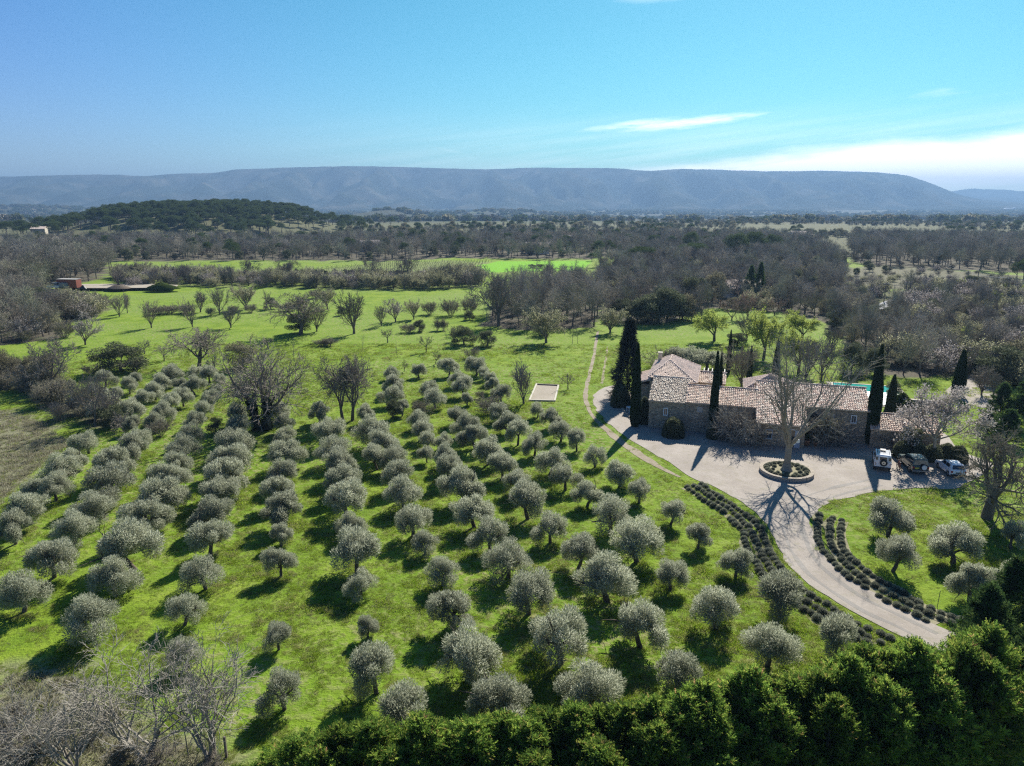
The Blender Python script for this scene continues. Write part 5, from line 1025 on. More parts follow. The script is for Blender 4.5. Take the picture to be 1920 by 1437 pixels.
cr = MB(); cr.cyl((-0.02, -0.08, 0.30), 0.1, 0.03, 'x', 14); cr.tube([(-0.08, -0.08, 0.46), (0, -0.08, 0.30), (0.08, -0.08, 0.14)], 0.014, 6); cr.obj('crank', M['black'], bk)
# ------------------------------------------------------------------ olive grove (rows listed from the hedge end upwards: u, v of the crown's middle, crown width in photo pixels)
OLIVES = [
 ('row beside the gravel drive', [(1577, 1193, 90), (1467, 1110, 108), (1382, 1050, 60), (1311, 1000, 56), (1259, 955, 56), (1200, 915, 56), (1163, 884, 54), (1117, 852, 46), (1082, 823, 44), (1052, 804, 46), (1031, 781, 44), (1008, 767, 30)]),
 ('second row left of the drive', [(1443, 1207, 92), (1345, 1133, 100), (1259, 1075, 62), (1196, 1009, 98), (1146, 957, 92), (1102, 921, 58), (1061, 890, 58), (1031, 861, 62), (1002, 829, 52), (971, 809, 52), (953, 788, 48), (935, 769, 42), (940, 736, 42), (925, 721, 30), (917, 707, 28), (906, 698, 28), (893, 684, 40)]),
 ('third row left of the drive', [(1272, 1255, 95), (1203, 1163, 110), (1140, 1078, 110), (1085, 1027, 85), (1032, 984, 70), (990, 934, 84), (970, 898, 62), (942, 868, 60), (915, 842, 60), (890, 813, 58), (875, 794, 55), (855, 776, 44), (876, 746, 24), (869, 723, 45), (857, 705, 38), (842, 686, 40)]),
 ('fourth row left of the drive', [(1107, 1277, 125), (1052, 1187, 130), (992, 1107, 96), (953, 1038, 96), (919, 996, 75), (889, 952, 78), (865, 905, 82), (838, 874, 65), (836, 853, 55), (800, 849, 34), (832, 824, 38), (802, 822, 40), (792, 801, 46), (784, 784, 42), (815, 744, 44), (804, 728, 42), (785, 694, 26)]),
 ('fifth row left of the drive', [(927, 1307, 130), (882, 1220, 120), (850, 1133, 98), (829, 1065, 65), (796, 1011, 55), (773, 969, 76), (757, 922, 73), (744, 886, 65), (740, 853, 62), (706, 851, 60), (719, 828, 60), (700, 805, 72), (754, 763, 32), (688, 774, 40), (733, 738, 45), (738, 720, 45), (733, 698, 27)]),
 ('middle row of the grove', [(760, 1327, 118), (703, 1253, 105), (688, 1170, 46), (672, 1086, 62), (667, 1027, 105), (657, 979, 62), (647, 931, 85), (642, 895, 76), (632, 867, 68), (621, 838, 70), (617, 807, 65), (598, 771, 45)]),
 ('row ending at the ivy-clad oak', [(530, 1290, 83), (520, 1187, 60), (524, 1050, 62), (526, 1000, 44), (523, 952, 78), (523, 916, 68), (534, 882, 68), (536, 847, 65), (536, 817, 50), (534, 790, 42), (525, 769, 45)]),
 ('fourth row from the left', [(350, 1217, 66), (342, 1137, 70), (381, 1067, 78), (390, 1004, 82), (400, 958, 80), (411, 921, 75), (420, 887, 88), (433, 856, 78), (438, 826, 72), (446, 799, 55), (448, 776, 52)]),
 ('third row from the left', [(167, 1150, 107), (211, 1078, 85), (244, 1015, 120), (271, 967, 88), (300, 926, 85), (317, 890, 70), (328, 866, 58), (344, 836, 72), (361, 811, 48), (367, 784, 42), (381, 765, 34), (395, 745, 42), (408, 732, 30), (413, 709, 30)]),
 ('second row from the left', [(38, 1107, 85), (94, 1038, 95), (134, 984, 75), (171, 944, 75), (205, 897, 96), (219, 865, 78), (240, 840, 65), (259, 817, 50), (248, 794, 35), (289, 786, 40), (305, 769, 50), (320, 752, 42), (342, 742, 40), (363, 720, 42), (392, 699, 35)]),
 ('leftmost row', [(23, 986, 70), (52, 946, 78), (63, 913, 45), (100, 907, 65), (113, 876, 70), (134, 857, 48), (163, 826, 48)]),
 ('upper left block beyond the thicket', [(175, 767, 42), (244, 765, 45), (196, 744, 45), (267, 744, 40), (219, 734, 25), (290, 730, 40), (241, 720, 35), (172, 726, 31), (195, 707, 40), (256, 708, 25), (302, 715, 42), (321, 699, 50), (336, 720, 25), (369, 696, 35), (131, 718, 17)]),
 ('lawn inside the drive bend', [(1824, 1088, 80), (1910, 1069, 55), (1680, 1031, 86), (1794, 1010, 100), (1901, 999, 58), (1671, 963, 90)]),
]
def size_word(w): return 'small' if w < 1.9 else ('middling' if w < 3.0 else ('broad' if w < 4.2 else 'large'))
for row, items in OLIVES:
    for i, (u, v, wpx) in enumerate(items):
        zc = 1.6
        for _ in range(4):
            x, y = gp(u, v, zc); depth = y * math.cos(PITCH) + (CAM_H - zc) * math.sin(PITCH); w = wpx * depth / F_PX; h = min(4.1, max(1.3, 0.55 + 0.72 * w)); zc = 0.60 * h
        plant('olive', x, y, h * RNG.uniform(0.94, 1.06), w * 0.93, 'olive_tree', f'{size_word(w)} olive tree, {ordn(i)} from the lower end of the {row}', 'olive tree', 'olive trees planted in rows')

# ------------------------------------------------------------------ lavender rows along the drive
LAV = {
 'outer row left of the drive': [(1288, 910), (1312, 928), (1335, 943), (1357, 957), (1379, 978), (1395, 996), (1397, 1012), (1401, 1025), (1413, 1042), (1423, 1062), (1436, 1080), (1470, 1112), (1513, 1141), (1531, 1154), (1542, 1161), (1590, 1186), (1640, 1207)],
 'middle row left of the drive': [(1302, 908), (1323, 921), (1345, 937), (1368, 951), (1390, 970), (1407, 990), (1417, 1009), (1426, 1031), (1437, 1050), (1449, 1067), (1462, 1082), (1492, 1110), (1527, 1132), (1561, 1155), (1585, 1167), (1640, 1194), (1664, 1205)],
 'inner row left of the drive': [(1316, 906), (1329, 915), (1349, 928), (1370, 942), (1391, 957), (1410, 971), (1424, 987), (1434, 1006), (1442, 1028), (1453, 1045), (1465, 1062), (1480, 1078), (1508, 1102), (1535, 1121), (1557, 1134), (1579, 1150), (1605, 1163), (1634, 1178), (1662, 1189), (1690, 1201)],
 'inner row right of the drive': [(1538, 963), (1533, 983), (1533, 996), (1536, 1012), (1544, 1029), (1555, 1042), (1572, 1062), (1588, 1075), (1605, 1086), (1627, 1099), (1651, 1114), (1675, 1127), (1706, 1142), (1739, 1159), (1770, 1174)],
 'middle row right of the drive': [(1560, 968), (1556, 985), (1557, 1003), (1564, 1025), (1577, 1042), (1594, 1061), (1616, 1079), (1636, 1092), (1658, 1104), (1684, 1117), (1710, 1130), (1737, 1143), (1763, 1155), (1790, 1168)],
 'outer row right of the drive': [(1580, 973), (1575, 992), (1579, 1014), (1588, 1034), (1605, 1051), (1623, 1067), (1636, 1076), (1662, 1091), (1686, 1104), (1719, 1124), (1752, 1139), (1783, 1151), (1810, 1163)],
}
for row, pts in LAV.items():
    line = smooth_line([gp(u, v, 0.25) for u, v in pts], 0.66); ribbon('lavender_bed', line, 0.75, M['bed'], 0.012 + 0.0045 * list(LAV).index(row), 0.5, 60 + list(LAV).index(row))
    for i, p in enumerate(line):
        if RNG.uniform() < 0.025 and i > 4: continue
        s = RNG.uniform(0.7, 1.0); lav(p[0] + RNG.normal(0, 0.05), p[1] + RNG.normal(0, 0.05), 0.0, s, f'clipped grey-green lavender mound, {ordn(i)} from the courtyard in the {row}', 'lavender mounds along the drive')

# ------------------------------------------------------------------ hedge of conifers along the bottom
n = 32
for i in range(n):
    t = i / (n - 1); x = -11.8 + 35.2 * t + RNG.uniform(-0.3, 0.3); y = 25.2 + 4.6 * t ** 1.2 + RNG.uniform(-0.7, 0.7); h = float(np.interp(x, [-11.8, -10.5, -9, -7, 0, 3, 8, 13, 17, 22], [2.6, 3.4, 4.4, 4.9, 4.9, 5.0, 5.7, 6.3, 6.6, 6.7])) * RNG.uniform(0.9, 1.08)
    plant('hedge', x, y, h, RNG.uniform(3.3, 4.4), 'hedge_conifer', f'bushy green hedge conifer in the foreground hedge, {ordn(i)} from its left end', 'conifer', 'conifers grown together into the foreground hedge')
for i in range(9):
    t = i / 8; x = 1 + 21 * t; y = 24.6 + 3.7 * t + RNG.uniform(-0.25, 0.25); h = float(np.interp(x, [0, 8, 22], [4.4, 5.4, 6.8])) * RNG.uniform(0.93, 1.05)
    plant('hedge', x, y, h, 3.9, 'hedge_conifer', f'dark hedge conifer on the near side of the foreground hedge, {ordn(i)} from the left', 'conifer', 'conifers on the near side of the hedge')
for i, (x, y, h) in enumerate([(26.2, 34.6, 6.7), (29.0, 36.8, 7.2), (26.6, 31.4, 6.5)]):
    plant('fir', x, y, h, 4.2, 'fir_tree', f'tall feathery fir at the right end of the hedge, {ordn(i)} from the drive', 'fir tree', 'firs at the right end of the hedge')

# ------------------------------------------------------------------ trees and bushes one by one: kind, u, v foot, v top, crown width px, name, label, category
def wm(u, v, px):
    x, y = gp(u, v); return px * (y * math.cos(PITCH) + CAM_H * math.sin(PITCH)) / F_PX
def one(kind, u, v, vt, wpx, name, label, cat, group=None, rot=None, var=None):
    if kind in ('oak', 'vase', 'small', 'blossom', 'willow', 'budtree', 'redtree') and v < 760: vt -= 0.10 * (v - vt); wpx *= 1.2
    x, y = gp(u, v); h = max(0.5, hgt(u, v, vt)); return plant(kind, x, y, h, wm(u, v, wpx), name, label, cat, group, rot, var)
for u, v, vt, w, lab in [(1190, 800, 645, 20, 'slender dark cypress at the left corner of the farmhouse'), (1335, 813, 660, 17, 'slender cypress in front of the farmhouse wall, left of the pair'), (1630, 833, 648, 25, 'tall cypress between the farmhouse and the end shed'),
                         (1344, 793, 663, 12, 'slim cypress just behind another in the middle of the farmhouse front'), (1365, 700, 619, 9, 'small cypress on the meadow edge behind the farmhouse'), (1403, 728, 650, 12, 'cypress behind the farmhouse seen through bare branches'),
                         (1452, 722, 637, 15, 'pointed cypress behind the farmhouse roof, above its ridge'), (1647, 776, 712, 11, 'thin cypress beside the swimming pool'), (1667, 784, 703, 20, 'stout cypress at the right corner of the swimming pool'), (1795, 742, 657, 24, 'cypress standing alone right of the pool near the gravel parking')]:
    one('cypress', u, v, vt, w * 0.9, 'cypress', lab, 'cypress', 'cypresses round the farmhouse')
K['sprawl0'] = [bare_kind(16, ([(0, 0, 0), (0.5, 0, 0), (-0.5, 0, 0)], [(-0.4, 0, 1), (0.4, 0, 1), (0.1, 0, 1)], 1.0, 0.07), [dict(n=3, w=0.1, kids=6, t=(0.3, 1.0), ang=(46, 12), ratio=1.7, rr=0.6, taper=0.3, tl=0.1), dict(n=5, w=0.2, up=0.02, kids=7, t=(0.2, 1.0), ang=(45, 13), ratio=0.5, rr=0.6, rmin=0.02), dict(n=4, w=0.22, kids=5, t=(0.2, 1.0), ang=(42, 14), ratio=0.55, rmin=0.016), dict(n=2, w=0.2)], M['twig'], M['twig_pale'], 1, (5, 4, 3))]
one('spruce', 1176, 744, 598, 62, 'spruce', 'dark ragged spruce left of the farmhouse', 'spruce')
for u, v, vt, w, lab in [(1163, 762, 722, 36, 'dark round bush at the foot of the spruce'), (1207, 795, 745, 20, 'narrow dark bush between cypress and house corner'), (1262, 818, 783, 42, 'clipped dark dome bush against the farmhouse front'), (1336, 822, 790, 24, 'small dark dome bush at the foot of a cypress')]:
    one('darkdome', u, v, vt, w, 'clipped_bush', lab, 'bush', 'dark clipped bushes by the house')
for u, v, vt, w, lab, kd in [(1375, 826, 758, 75, 'tangle of bare creeper stems on the farmhouse front', 'shrub'), (1345, 822, 785, 40, 'low bare shrub beside the dome bush', 'shrub'), (1425, 838, 800, 26, 'small bare shrub at the wing corner', 'shrub'), (1545, 836, 772, 48, 'half green shrub right of the house door', 'shrub'), (1575, 836, 795, 45, 'bare shrub under the shuttered window', 'shrub')]:
    one(kd, u, v, vt, w, 'shrub', lab, 'shrub', 'shrubs on the farmhouse front', var=0 if 'bare' in lab else 2)
one('sprawl0', 1372, 832, 752, 108, 'creeper', 'wide tangle of bare branches before the farmhouse wall, left of the plane tree', 'shrub'); one('sprawl0', 1405, 838, 778, 70, 'creeper', 'smaller bare branch tangle at the left corner of the house wing', 'shrub'); one('sprawl0', 1558, 838, 774, 84, 'creeper', 'bare branching shrub right of the plane tree, before the shuttered window', 'shrub')
one('small', 1672, 842, 806, 58, 'pollarded_tree', 'small pollarded bare tree in front of the end shed', 'tree')
one('holm', 1706, 852, 800, 36, 'evergreen_bush', 'tall dark evergreen bush behind the green car', 'bush')
for i, (u, v) in enumerate([(1690, 858), (1722, 862), (1748, 864), (1772, 862), (1795, 866)]): one('darkdome', u, v, v - 30, 34, 'evergreen_shrub', f'dark rounded shrub behind the parked cars, {ordn(i)} from the left', 'shrub', 'dark shrubs behind the parked cars')
one('boxball', 1690, 765, 736, 26, 'box_ball', 'rounded box bush beside the garden wall, the taller one', 'bush'); one('boxball', 1702, 772, 748, 24, 'box_ball', 'rounded box bush beside the garden wall, the lower one', 'bush')
for i, (u, v) in enumerate([(1668, 783), (1684, 782), (1702, 782), (1720, 781)]): one('boxball', u, v, v - 18, 26, 'box_hedge', f'low box hedge clump between shed and garden wall, {ordn(i)} from the left', 'hedge', 'low box hedge clumps')
x, y = gp(1750, 866)
mg = bare_kind(78, ([(0, 0, 0)], [(0, 0, 1)], 2.6, 0.16), [dict(n=4, w=0.04, kids=7, t=(0.75, 1.0), ang=(52, 9), ratio=1.25, rr=0.62, taper=0.25, tl=0.1), dict(n=6, w=0.16, up=0.10, kids=7, t=(0.2, 1.0), ang=(42, 12), ratio=0.55, rr=0.55, taper=0.7), dict(n=4, w=0.2, up=0.05, kids=6, t=(0.2, 1.0), ang=(42, 14), ratio=0.55, rr=0.6, rmin=0.014), dict(n=3, w=0.2, kids=2, ang=(36, 14), ratio=0.6, rmin=0.01), dict(n=1, w=0.2)], M['bark_plane'], M['twig'], 2, (8, 5, 3), (M['blossom'], 7000, 0.17, 0.12, 0.14, 3))
K['magnolia'] = [mg]; plant('magnolia', x, y, hgt(1750, 866, 722), wm(1750, 866, 150), 'magnolia', 'spreading tree in pale pink blossom behind the white hatchback', 'tree')
big = bare_kind(15, ([(0, 0, 0)], [(0, 0, 1)], 2.0, 0.46), oak_levels((6, 7, 6, 5, 3), 0.62, up=0.02), M['bark_dark'], M['twig'], leaves=None); K['bigoak'] = [big]  # broad crown
plant('bigoak', *gp(1850, 972), hgt(1850, 972, 800), wm(1850, 972, 168), 'oak_tree', 'gnarled leafless oak with thick trunk on the lawn at the right edge', 'tree', rot=2.9)
K['sprawl'] = [bare_kind(17, ([(0, 0, 0), (0.2, 0.1, 0)], [(-0.45, 0.05, 1), (0.45, 0.1, 1)], 1.6, 0.11), [dict(n=4, w=0.08, kids=6, t=(0.35, 1.0), ang=(36, 10), ratio=2.2, rr=0.6, taper=0.3, tl=0.1), dict(n=7, w=0.13, up=0.07, kids=6, t=(0.2, 1.0), ang=(36, 11), ratio=0.5, rr=0.5, taper=0.7), dict(n=5, w=0.18, up=0.05, kids=6, t=(0.2, 1.0), ang=(38, 13), ratio=0.5, rr=0.6, rmin=0.012), dict(n=3, w=0.2, up=0.03, kids=4, ang=(36, 14), ratio=0.55, rmin=0.011, taper=0.4), dict(n=2, w=0.2)], M['twig'], M['twig_pale'], 1, (8, 5, 3)),
                 bare_kind(18, ([(0, 0, 0), (0.2, 0.1, 0), (-0.2, 0, 0)], [(-0.25, 0.05, 1), (0.35, 0.1, 1), (0, 0.3, 1)], 1.6, 0.09), [dict(n=4, w=0.08, kids=5, t=(0.35, 1.0), ang=(32, 10), ratio=2.2, rr=0.6, taper=0.3, tl=0.1), dict(n=7, w=0.13, up=0.08, kids=6, t=(0.2, 1.0), ang=(34, 11), ratio=0.5, rr=0.5, taper=0.7), dict(n=5, w=0.18, up=0.05, kids=6, t=(0.2, 1.0), ang=(36, 13), ratio=0.5, rr=0.6, rmin=0.012), dict(n=3, w=0.2, up=0.03, kids=3, ang=(36, 14), ratio=0.55, rmin=0.011, taper=0.4), dict(n=2, w=0.2)], M['twig'], M['twig_pale'], 1, (8, 5, 3))]
plant('sprawl', -18.4, 29.6, 6.0, 9.6, 'bare_tree', 'sprawling bare grey tree in the bottom left corner of the grove', 'tree', rot=0.3, var=0)
plant('sprawl', -14.9, 29.6, 6.2, 7.0, 'bare_tree', 'multi-stemmed bare tree just right of the sprawling corner tree', 'tree', rot=1.2, var=1)
plant('sprawl', -21.2, 28.8, 4.8, 6.0, 'bare_tree', 'low bare tree cut by the left edge at the bottom', 'tree', rot=2.2, var=1)
for u, v, vt, w, lab in [(354, 1422, 1175, 40, 'tallest bare sapling right of the corner trees'), (330, 1408, 1205, 34, 'bare sapling just left of the tallest sapling'), (387, 1420, 1290, 22, 'thin bare sapling right of the tallest one'), (392, 1424, 1330, 18, 'shortest thin sapling beside the grass edge')]:
    one('slim', u, v, vt, w, 'bare_sapling', lab, 'sapling', 'bare saplings in the bottom left corner')
for i, (u, v, w) in enumerate([(30, 1420, 120), (100, 1400, 90), (240, 1425, 80), (300, 1432, 70), (20, 1360, 80), (180, 1385, 60), (395, 1434, 50)]): one('shrub', u, v, v - 0.42 * w, w, 'dry_shrub', f'low dry shrub among the corner trees, {ordn(i)} in a scattered group', 'shrub', 'dry shrubs in the bottom left corner', var=i)
# meadow trees
def ivy_oak():
    rng = np.random.default_rng(19); S = grow(rng, [(-0.35, 0, 0), (0.45, 0.1, 0)], [(-0.10, 0, 1), (0.14, 0.05, 1)], 3.4, 0.33, [dict(n=5, w=0.05, kids=6, t=(0.5, 1.0), ang=(50, 10), ratio=1.35, rr=0.6, taper=0.35, tl=0.1), dict(n=7, w=0.19, up=0.05, kids=7, t=(0.2, 1.0), ang=(48, 12), ratio=0.58, rr=0.58, taper=0.7), dict(n=5, w=0.22, up=0.03, kids=6, t=(0.15, 1.0), ang=(45, 14), ratio=0.55, rr=0.6, rmin=0.02, taper=0.6), dict(n=4, w=0.25, kids=4, t=(0.2, 1.0), ang=(42, 15), ratio=0.6, rr=0.65, rmin=0.018, taper=0.4), dict(n=2, w=0.25, kids=2, ang=(38, 15), ratio=0.6, rr=0.8, rmin=0.016), dict(n=1, w=0.2)])
    a = join_geo([seg_geo(s, 8) for s in S[:2]]); b = join_geo([seg_geo(s, 3) for s in S[2:]]); n = 3400; P0, P1, R0 = S[0][0], S[0][1], S[0][2]; i = rng.integers(0, len(P0), n); t = rng.uniform(0, 1, (n, 1)); o = perp((P1 - P0)[i], rng); p = P0[i] * (1 - t) + P1[i] * t + o * (R0[i] * rng.uniform(0.9, 1.9, n))[:, None]
    m = 1500; j = rng.integers(0, len(S[1][0]) // 3, m); p2 = S[1][0][j] + rng.normal(0, 0.16, (m, 3)); p = np.r_[p, p2]; o = np.r_[o, rng.normal(size=(m, 3))]; q = sprigs(rng, p, o + rng.normal(0, 0.5, p.shape), rng.uniform(0.1, 0.22, len(p)), 0.13)
    return Kind([('trunk', mesh_np('trunk', a[0], [a[1]], [M['bark_dark']], True)), ('branches', mesh_np('branches', b[0], [b[1]], [M['twig']])), ('ivy', mesh_np('ivy', q[0], [q[1]], [M['ivy']]))])
K['ivyoak'] = [ivy_oak()]
TREES = [
 ('ivyoak', 494, 806, 634, 185, 'bare_oak', 'biggest bare oak in the olive grove, ivy on its two trunks'), ('oak', 643, 788, 668, 88, 'bare_tree', 'bare round-crowned tree, left one of the pair in the middle of the grove'), ('oak', 661, 789, 662, 92, 'bare_tree', 'bare round-crowned tree, right one of the pair in the middle of the grove'), ('oak', 374, 691, 620, 92, 'bare_oak', 'bare spreading oak on the meadow left of the ivy clad oak'),
 ('small', 308, 677, 651, 28, 'bare_tree', 'tiny bare fruit tree left of the spreading oak'), ('small', 271, 664, 641, 28, 'bare_tree', 'small bare tree beside the round evergreen oak'), ('small', 406, 706, 662, 30, 'bare_tree', 'slight bare tree between the spreading oak and the ivy clad oak'), ('small', 503, 655, 632, 32, 'bare_tree', 'small bare fruit tree above the ivy clad oak'), ('slim', 552, 679, 632, 22, 'bare_tree', 'thin leaning bare tree right of the ivy clad oak'),
 ('small', 619, 651, 632, 28, 'bare_tree', 'small flat bare fruit tree below the dark hedge line'), ('slim', 680, 656, 628, 14, 'bare_tree', 'very thin bare tree near the small flat fruit tree'), ('small', 727, 643, 620, 26, 'bare_tree', 'small reddish-leaved tree on the meadow'), ('slim', 745, 671, 642, 15, 'bare_tree', 'thin bare tree on the meadow below the reddish tree'), ('small', 758, 697, 676, 16, 'bare_tree', 'tiny bare tree at the top end of the fifth olive row'),
 ('small', 799, 661, 633, 26, 'bare_tree', 'small bare fruit tree left of the green bushes'), ('small', 817, 683, 658, 22, 'bare_tree', 'small bare fruit tree at the top end of the third olive row'), ('slim', 837, 635, 612, 12, 'bare_tree', 'thin sapling on the meadow below the bare wood'), ('oak', 563, 628, 553, 92, 'bare_oak', 'wide bare oak with an evergreen bush round its trunk'), ('vase', 594, 622, 575, 36, 'bare_tree', 'bare tree right beside the wide oak'), ('vase', 664, 626, 548, 66, 'bare_tree', 'fan-shaped bare tree on the meadow bank'),
 ('vase', 224, 594, 556, 28, 'bare_tree', 'bare tree at the upper left meadow corner, left of two'), ('vase', 239, 587, 550, 22, 'bare_tree', 'bare tree at the upper left meadow corner, right of two'), ('vase', 284, 615, 568, 32, 'bare_tree', 'multi-stemmed bare tree on the upper meadow, first from the left'), ('vase', 361, 613, 563, 34, 'bare_tree', 'multi-stemmed bare tree on the upper meadow, second from the left'), ('vase', 433, 615, 579, 32, 'bare_tree', 'short multi-stemmed bare tree on the upper meadow, third from the left'),
 ('vase', 376, 586, 546, 36, 'bare_tree', 'bare tree on the low hedge bank, left of the slender one'), ('vase', 412, 590, 543, 30, 'bare_tree', 'slender bare tree on the low hedge bank'), ('willow', 462, 581, 537, 42, 'budding_tree', 'ivy-grown budding tree on the low hedge bank'), ('small', 500, 578, 545, 20, 'bare_tree', 'small bare tree left of the wide oak'), ('blossom', 160, 647, 592, 48, 'blossoming_tree', 'pale blossoming bare tree at the left end of the meadow'),
 ('vase', 982, 759, 683, 58, 'bare_tree', 'fan-shaped bare tree beside the boules court'), ('small', 1065, 730, 704, 26, 'bare_tree', 'little bare shrub tree right of the boules court'), ('willow', 1024, 643, 578, 64, 'willow', 'round pale green willow at the meadow edge below the wood'), ('slim', 1073, 646, 596, 14, 'bare_tree', 'thin bare stems right of the willow, left one'), ('slim', 1083, 645, 600, 14, 'bare_tree', 'thin bare stems right of the willow, right one'),
 ('blossom', 742, 604, 563, 40, 'blossoming_tree', 'pinkish-white blossoming tree on the meadow bank'), ('willow', 776, 599, 565, 28, 'budding_tree', 'green-topped multi-stemmed tree right of the blossoming tree'), ('vase', 715, 612, 576, 26, 'bare_tree', 'ivy-grown tree left of the blossoming tree'),
 ('budtree', 1339, 640, 584, 56, 'budding_tree', 'round yellow-green budding tree on the meadow behind the house'), ('budtree', 1432, 672, 588, 62, 'budding_tree', 'large yellow-green budding tree behind the house, above the plane tree'), ('budtree', 1503, 640, 588, 56, 'budding_tree', 'loose yellow-green tree at the right edge of the rear meadow'), ('budtree', 1497, 700, 622, 62, 'budding_tree', 'sparse yellow-green tree just above the roof ridge'), ('vase', 1540, 712, 640, 55, 'bare_tree', 'bare tree above the right half of the roof'), ('vase', 1400, 640, 590, 34, 'bare_tree', 'bare grey tree between the two yellow-green trees'), ('vase', 1510, 716, 640, 50, 'bare_tree', 'bare tree behind the roof ridge, beside the sparse yellow-green tree'), ('vase', 1558, 660, 612, 42, 'bare_tree', 'bare tree at the corner of the rear meadow'),
 ('oak', 1315, 600, 550, 50, 'bare_oak', 'bare forked oak at the far edge of the rear meadow'), ('redtree', 1372, 600, 562, 46, 'red_budding_tree', 'reddish budding tree beyond the rear meadow, left one'), ('redtree', 1402, 598, 548, 44, 'red_budding_tree', 'taller reddish budding tree beyond the rear meadow'), ('redtree', 1452, 592, 560, 34, 'red_budding_tree', 'reddish budding tree beyond the rear meadow, right of the taller one'), ('redtree', 1473, 602, 580, 18, 'red_budding_tree', 'tiny red-leaved tree on the rear meadow'),
 ('vase', 1840, 742, 690, 44, 'bare_tree', 'bare tree beside the gravel parking behind the blossom tree'), ('vase', 1862, 748, 700, 34, 'bare_tree', 'small bare tree right of the gravel parking'), ('willow', 1144, 624, 578, 46, 'budding_tree', 'pale yellowish bush tree where the dirt path enters the wood'), ('vase', 1390, 728, 648, 60, 'bare_tree', 'grey bare tree behind the house left of the plane tree'), ('oak', 935, 612, 512, 80, 'bare_oak', 'broad bare oak at the left front of the tall wood'), ('vase', 852, 640, 614, 22, 'bare_tree', 'pale bare shrub tree left of the green bushes'),
]
for k_, u, v, vt, w, nm, lab in TREES: one(k_, u, v, vt, w, nm, lab, 'tree')
def ivy(u, v, h, r, lab):
    x, y = gp(u, v); plant('holm', x, y - 0.1, h, r, 'ivy_bush', lab, 'ivy', var=1)
one('holm', 563, 624, 588, 46, 'evergreen_bush', 'evergreen bush round the foot of the wide oak', 'bush'); one('greyholm', 455, 690, 642, 60, 'evergreen_bush', 'flowering evergreen bush behind the ivy-clad oak', 'bush')
one('holm', 228, 696, 644, 92, 'evergreen_oak', 'large round dark evergreen oak on the left of the meadow', 'tree')
BUSH = [('shrub', 252, 698, 668, 48, 'bare shrub against the round evergreen oak', 0), ('shrub', 170, 702, 684, 36, 'bare low shrub left of the round evergreen oak', 0), ('holm', 870, 646, 612, 46, 'dark green bush at the top of the grove, left of two', 0), ('holm', 914, 649, 620, 36, 'dark green bush at the top of the grove, right of two', 1), ('shrub', 884, 672, 650, 34, 'bare shrub below the dark green bushes', 0), ('shrub', 919, 776, 744, 60, 'rounded brown bare bush in the upper grove', 1), ('holm', 737, 785, 750, 26, 'dark ivy bush in the fifth olive row', 2), ('shrub', 790, 780, 750, 44, 'brownish bush in the fourth olive row', 2),
        ('holm', 405, 812, 785, 30, 'small dark evergreen bush left of the biggest oak', 0), ('holm', 210, 802, 762, 48, 'dark ivy thicket beside the left olive rows', 2), ('shrub', 235, 810, 775, 60, 'bare bush beside the dark ivy thicket', 0), ('shrub', 300, 818, 788, 44, 'bare shrub among the upper olives', 1), ('holm', 787, 622, 600, 24, 'dark bush on the meadow bank, below the blossoming tree', 1), ('shrub', 765, 624, 607, 34, 'low bare bush on the meadow bank', 1), ('shrub', 820, 620, 598, 18, 'dark bare bush right of the meadow bank, left of two', 2), ('shrub', 832, 620, 597, 18, 'dark bare bush right of the meadow bank, right of two', 2),
        ('holm', 880, 600, 583, 20, 'small dark round bush at the foot of the tall wood', 0), ('shrub', 805, 590, 565, 34, 'brown bush beyond the meadow bank, left of three', 1), ('shrub', 845, 592, 560, 40, 'brown bush beyond the meadow bank, middle of three', 1), ('shrub', 880, 590, 556, 36, 'brown bush beyond the meadow bank, right of three', 1), ('holm', 640, 592, 575, 16, 'small dark bush on the bank above the fan-shaped tree', 1), ('willow', 614, 580, 540, 34, 'ivy-dark bush tree left of the fan-shaped tree', 0),
        ('shrub', 1250, 694, 652, 84, 'brown leafy bush behind the hipped roof', 2), ('olive', 1290, 698, 650, 70, 'silver-grey bush right of the brown bush behind the roof', 0), ('olive', 1325, 696, 658, 60, 'silver-grey bush behind the small tiled roof', 1), ('olive', 1350, 690, 662, 40, 'silver-grey bush left of the small rear cypress', 2), ('shrub', 1392, 690, 650, 70, 'bare hazy shrub behind the garden roofs', 0), ('holm', 1382, 650, 625, 34, 'dark bush left of the large yellow-green tree', 2), ('shrub', 1600, 708, 690, 56, 'grey shrub beyond the swimming pool', 0),
        ('holm', 1596, 700, 642, 46, 'dark evergreen tree with silvery top beyond the pool', 1), ('holm', 1675, 742, 712, 26, 'dark shrub right of the pool', 0), ('shrub', 1015, 630, 603, 40, 'pale shrub behind the willow', 1), ('shrub', 610, 648, 634, 44, 'low dark bramble hedge below the fan-shaped tree', 2), ('holm', 508, 580, 558, 24, 'ivy-green bush at the low hedge bank', 0)]
for k_, u, v, vt, w, lab, var in BUSH: one(k_, u, v, vt, w, 'bush', lab, 'bush', var=var)
for i, (u, v, w) in enumerate([(900, 748, 20), (300, 590, 40), (320, 588, 46), (345, 588, 40), (395, 592, 20), (440, 588, 30), (470, 586, 26), (540, 583, 40), (590, 560, 30)]): one('shrub', u, v, v - 16, w, 'hedge_bush', f'low dark hedge bush on the meadow bank, {ordn(i)} from the left in its line', 'bush', 'low dark hedge bushes on the bank', var=1 + i % 2)
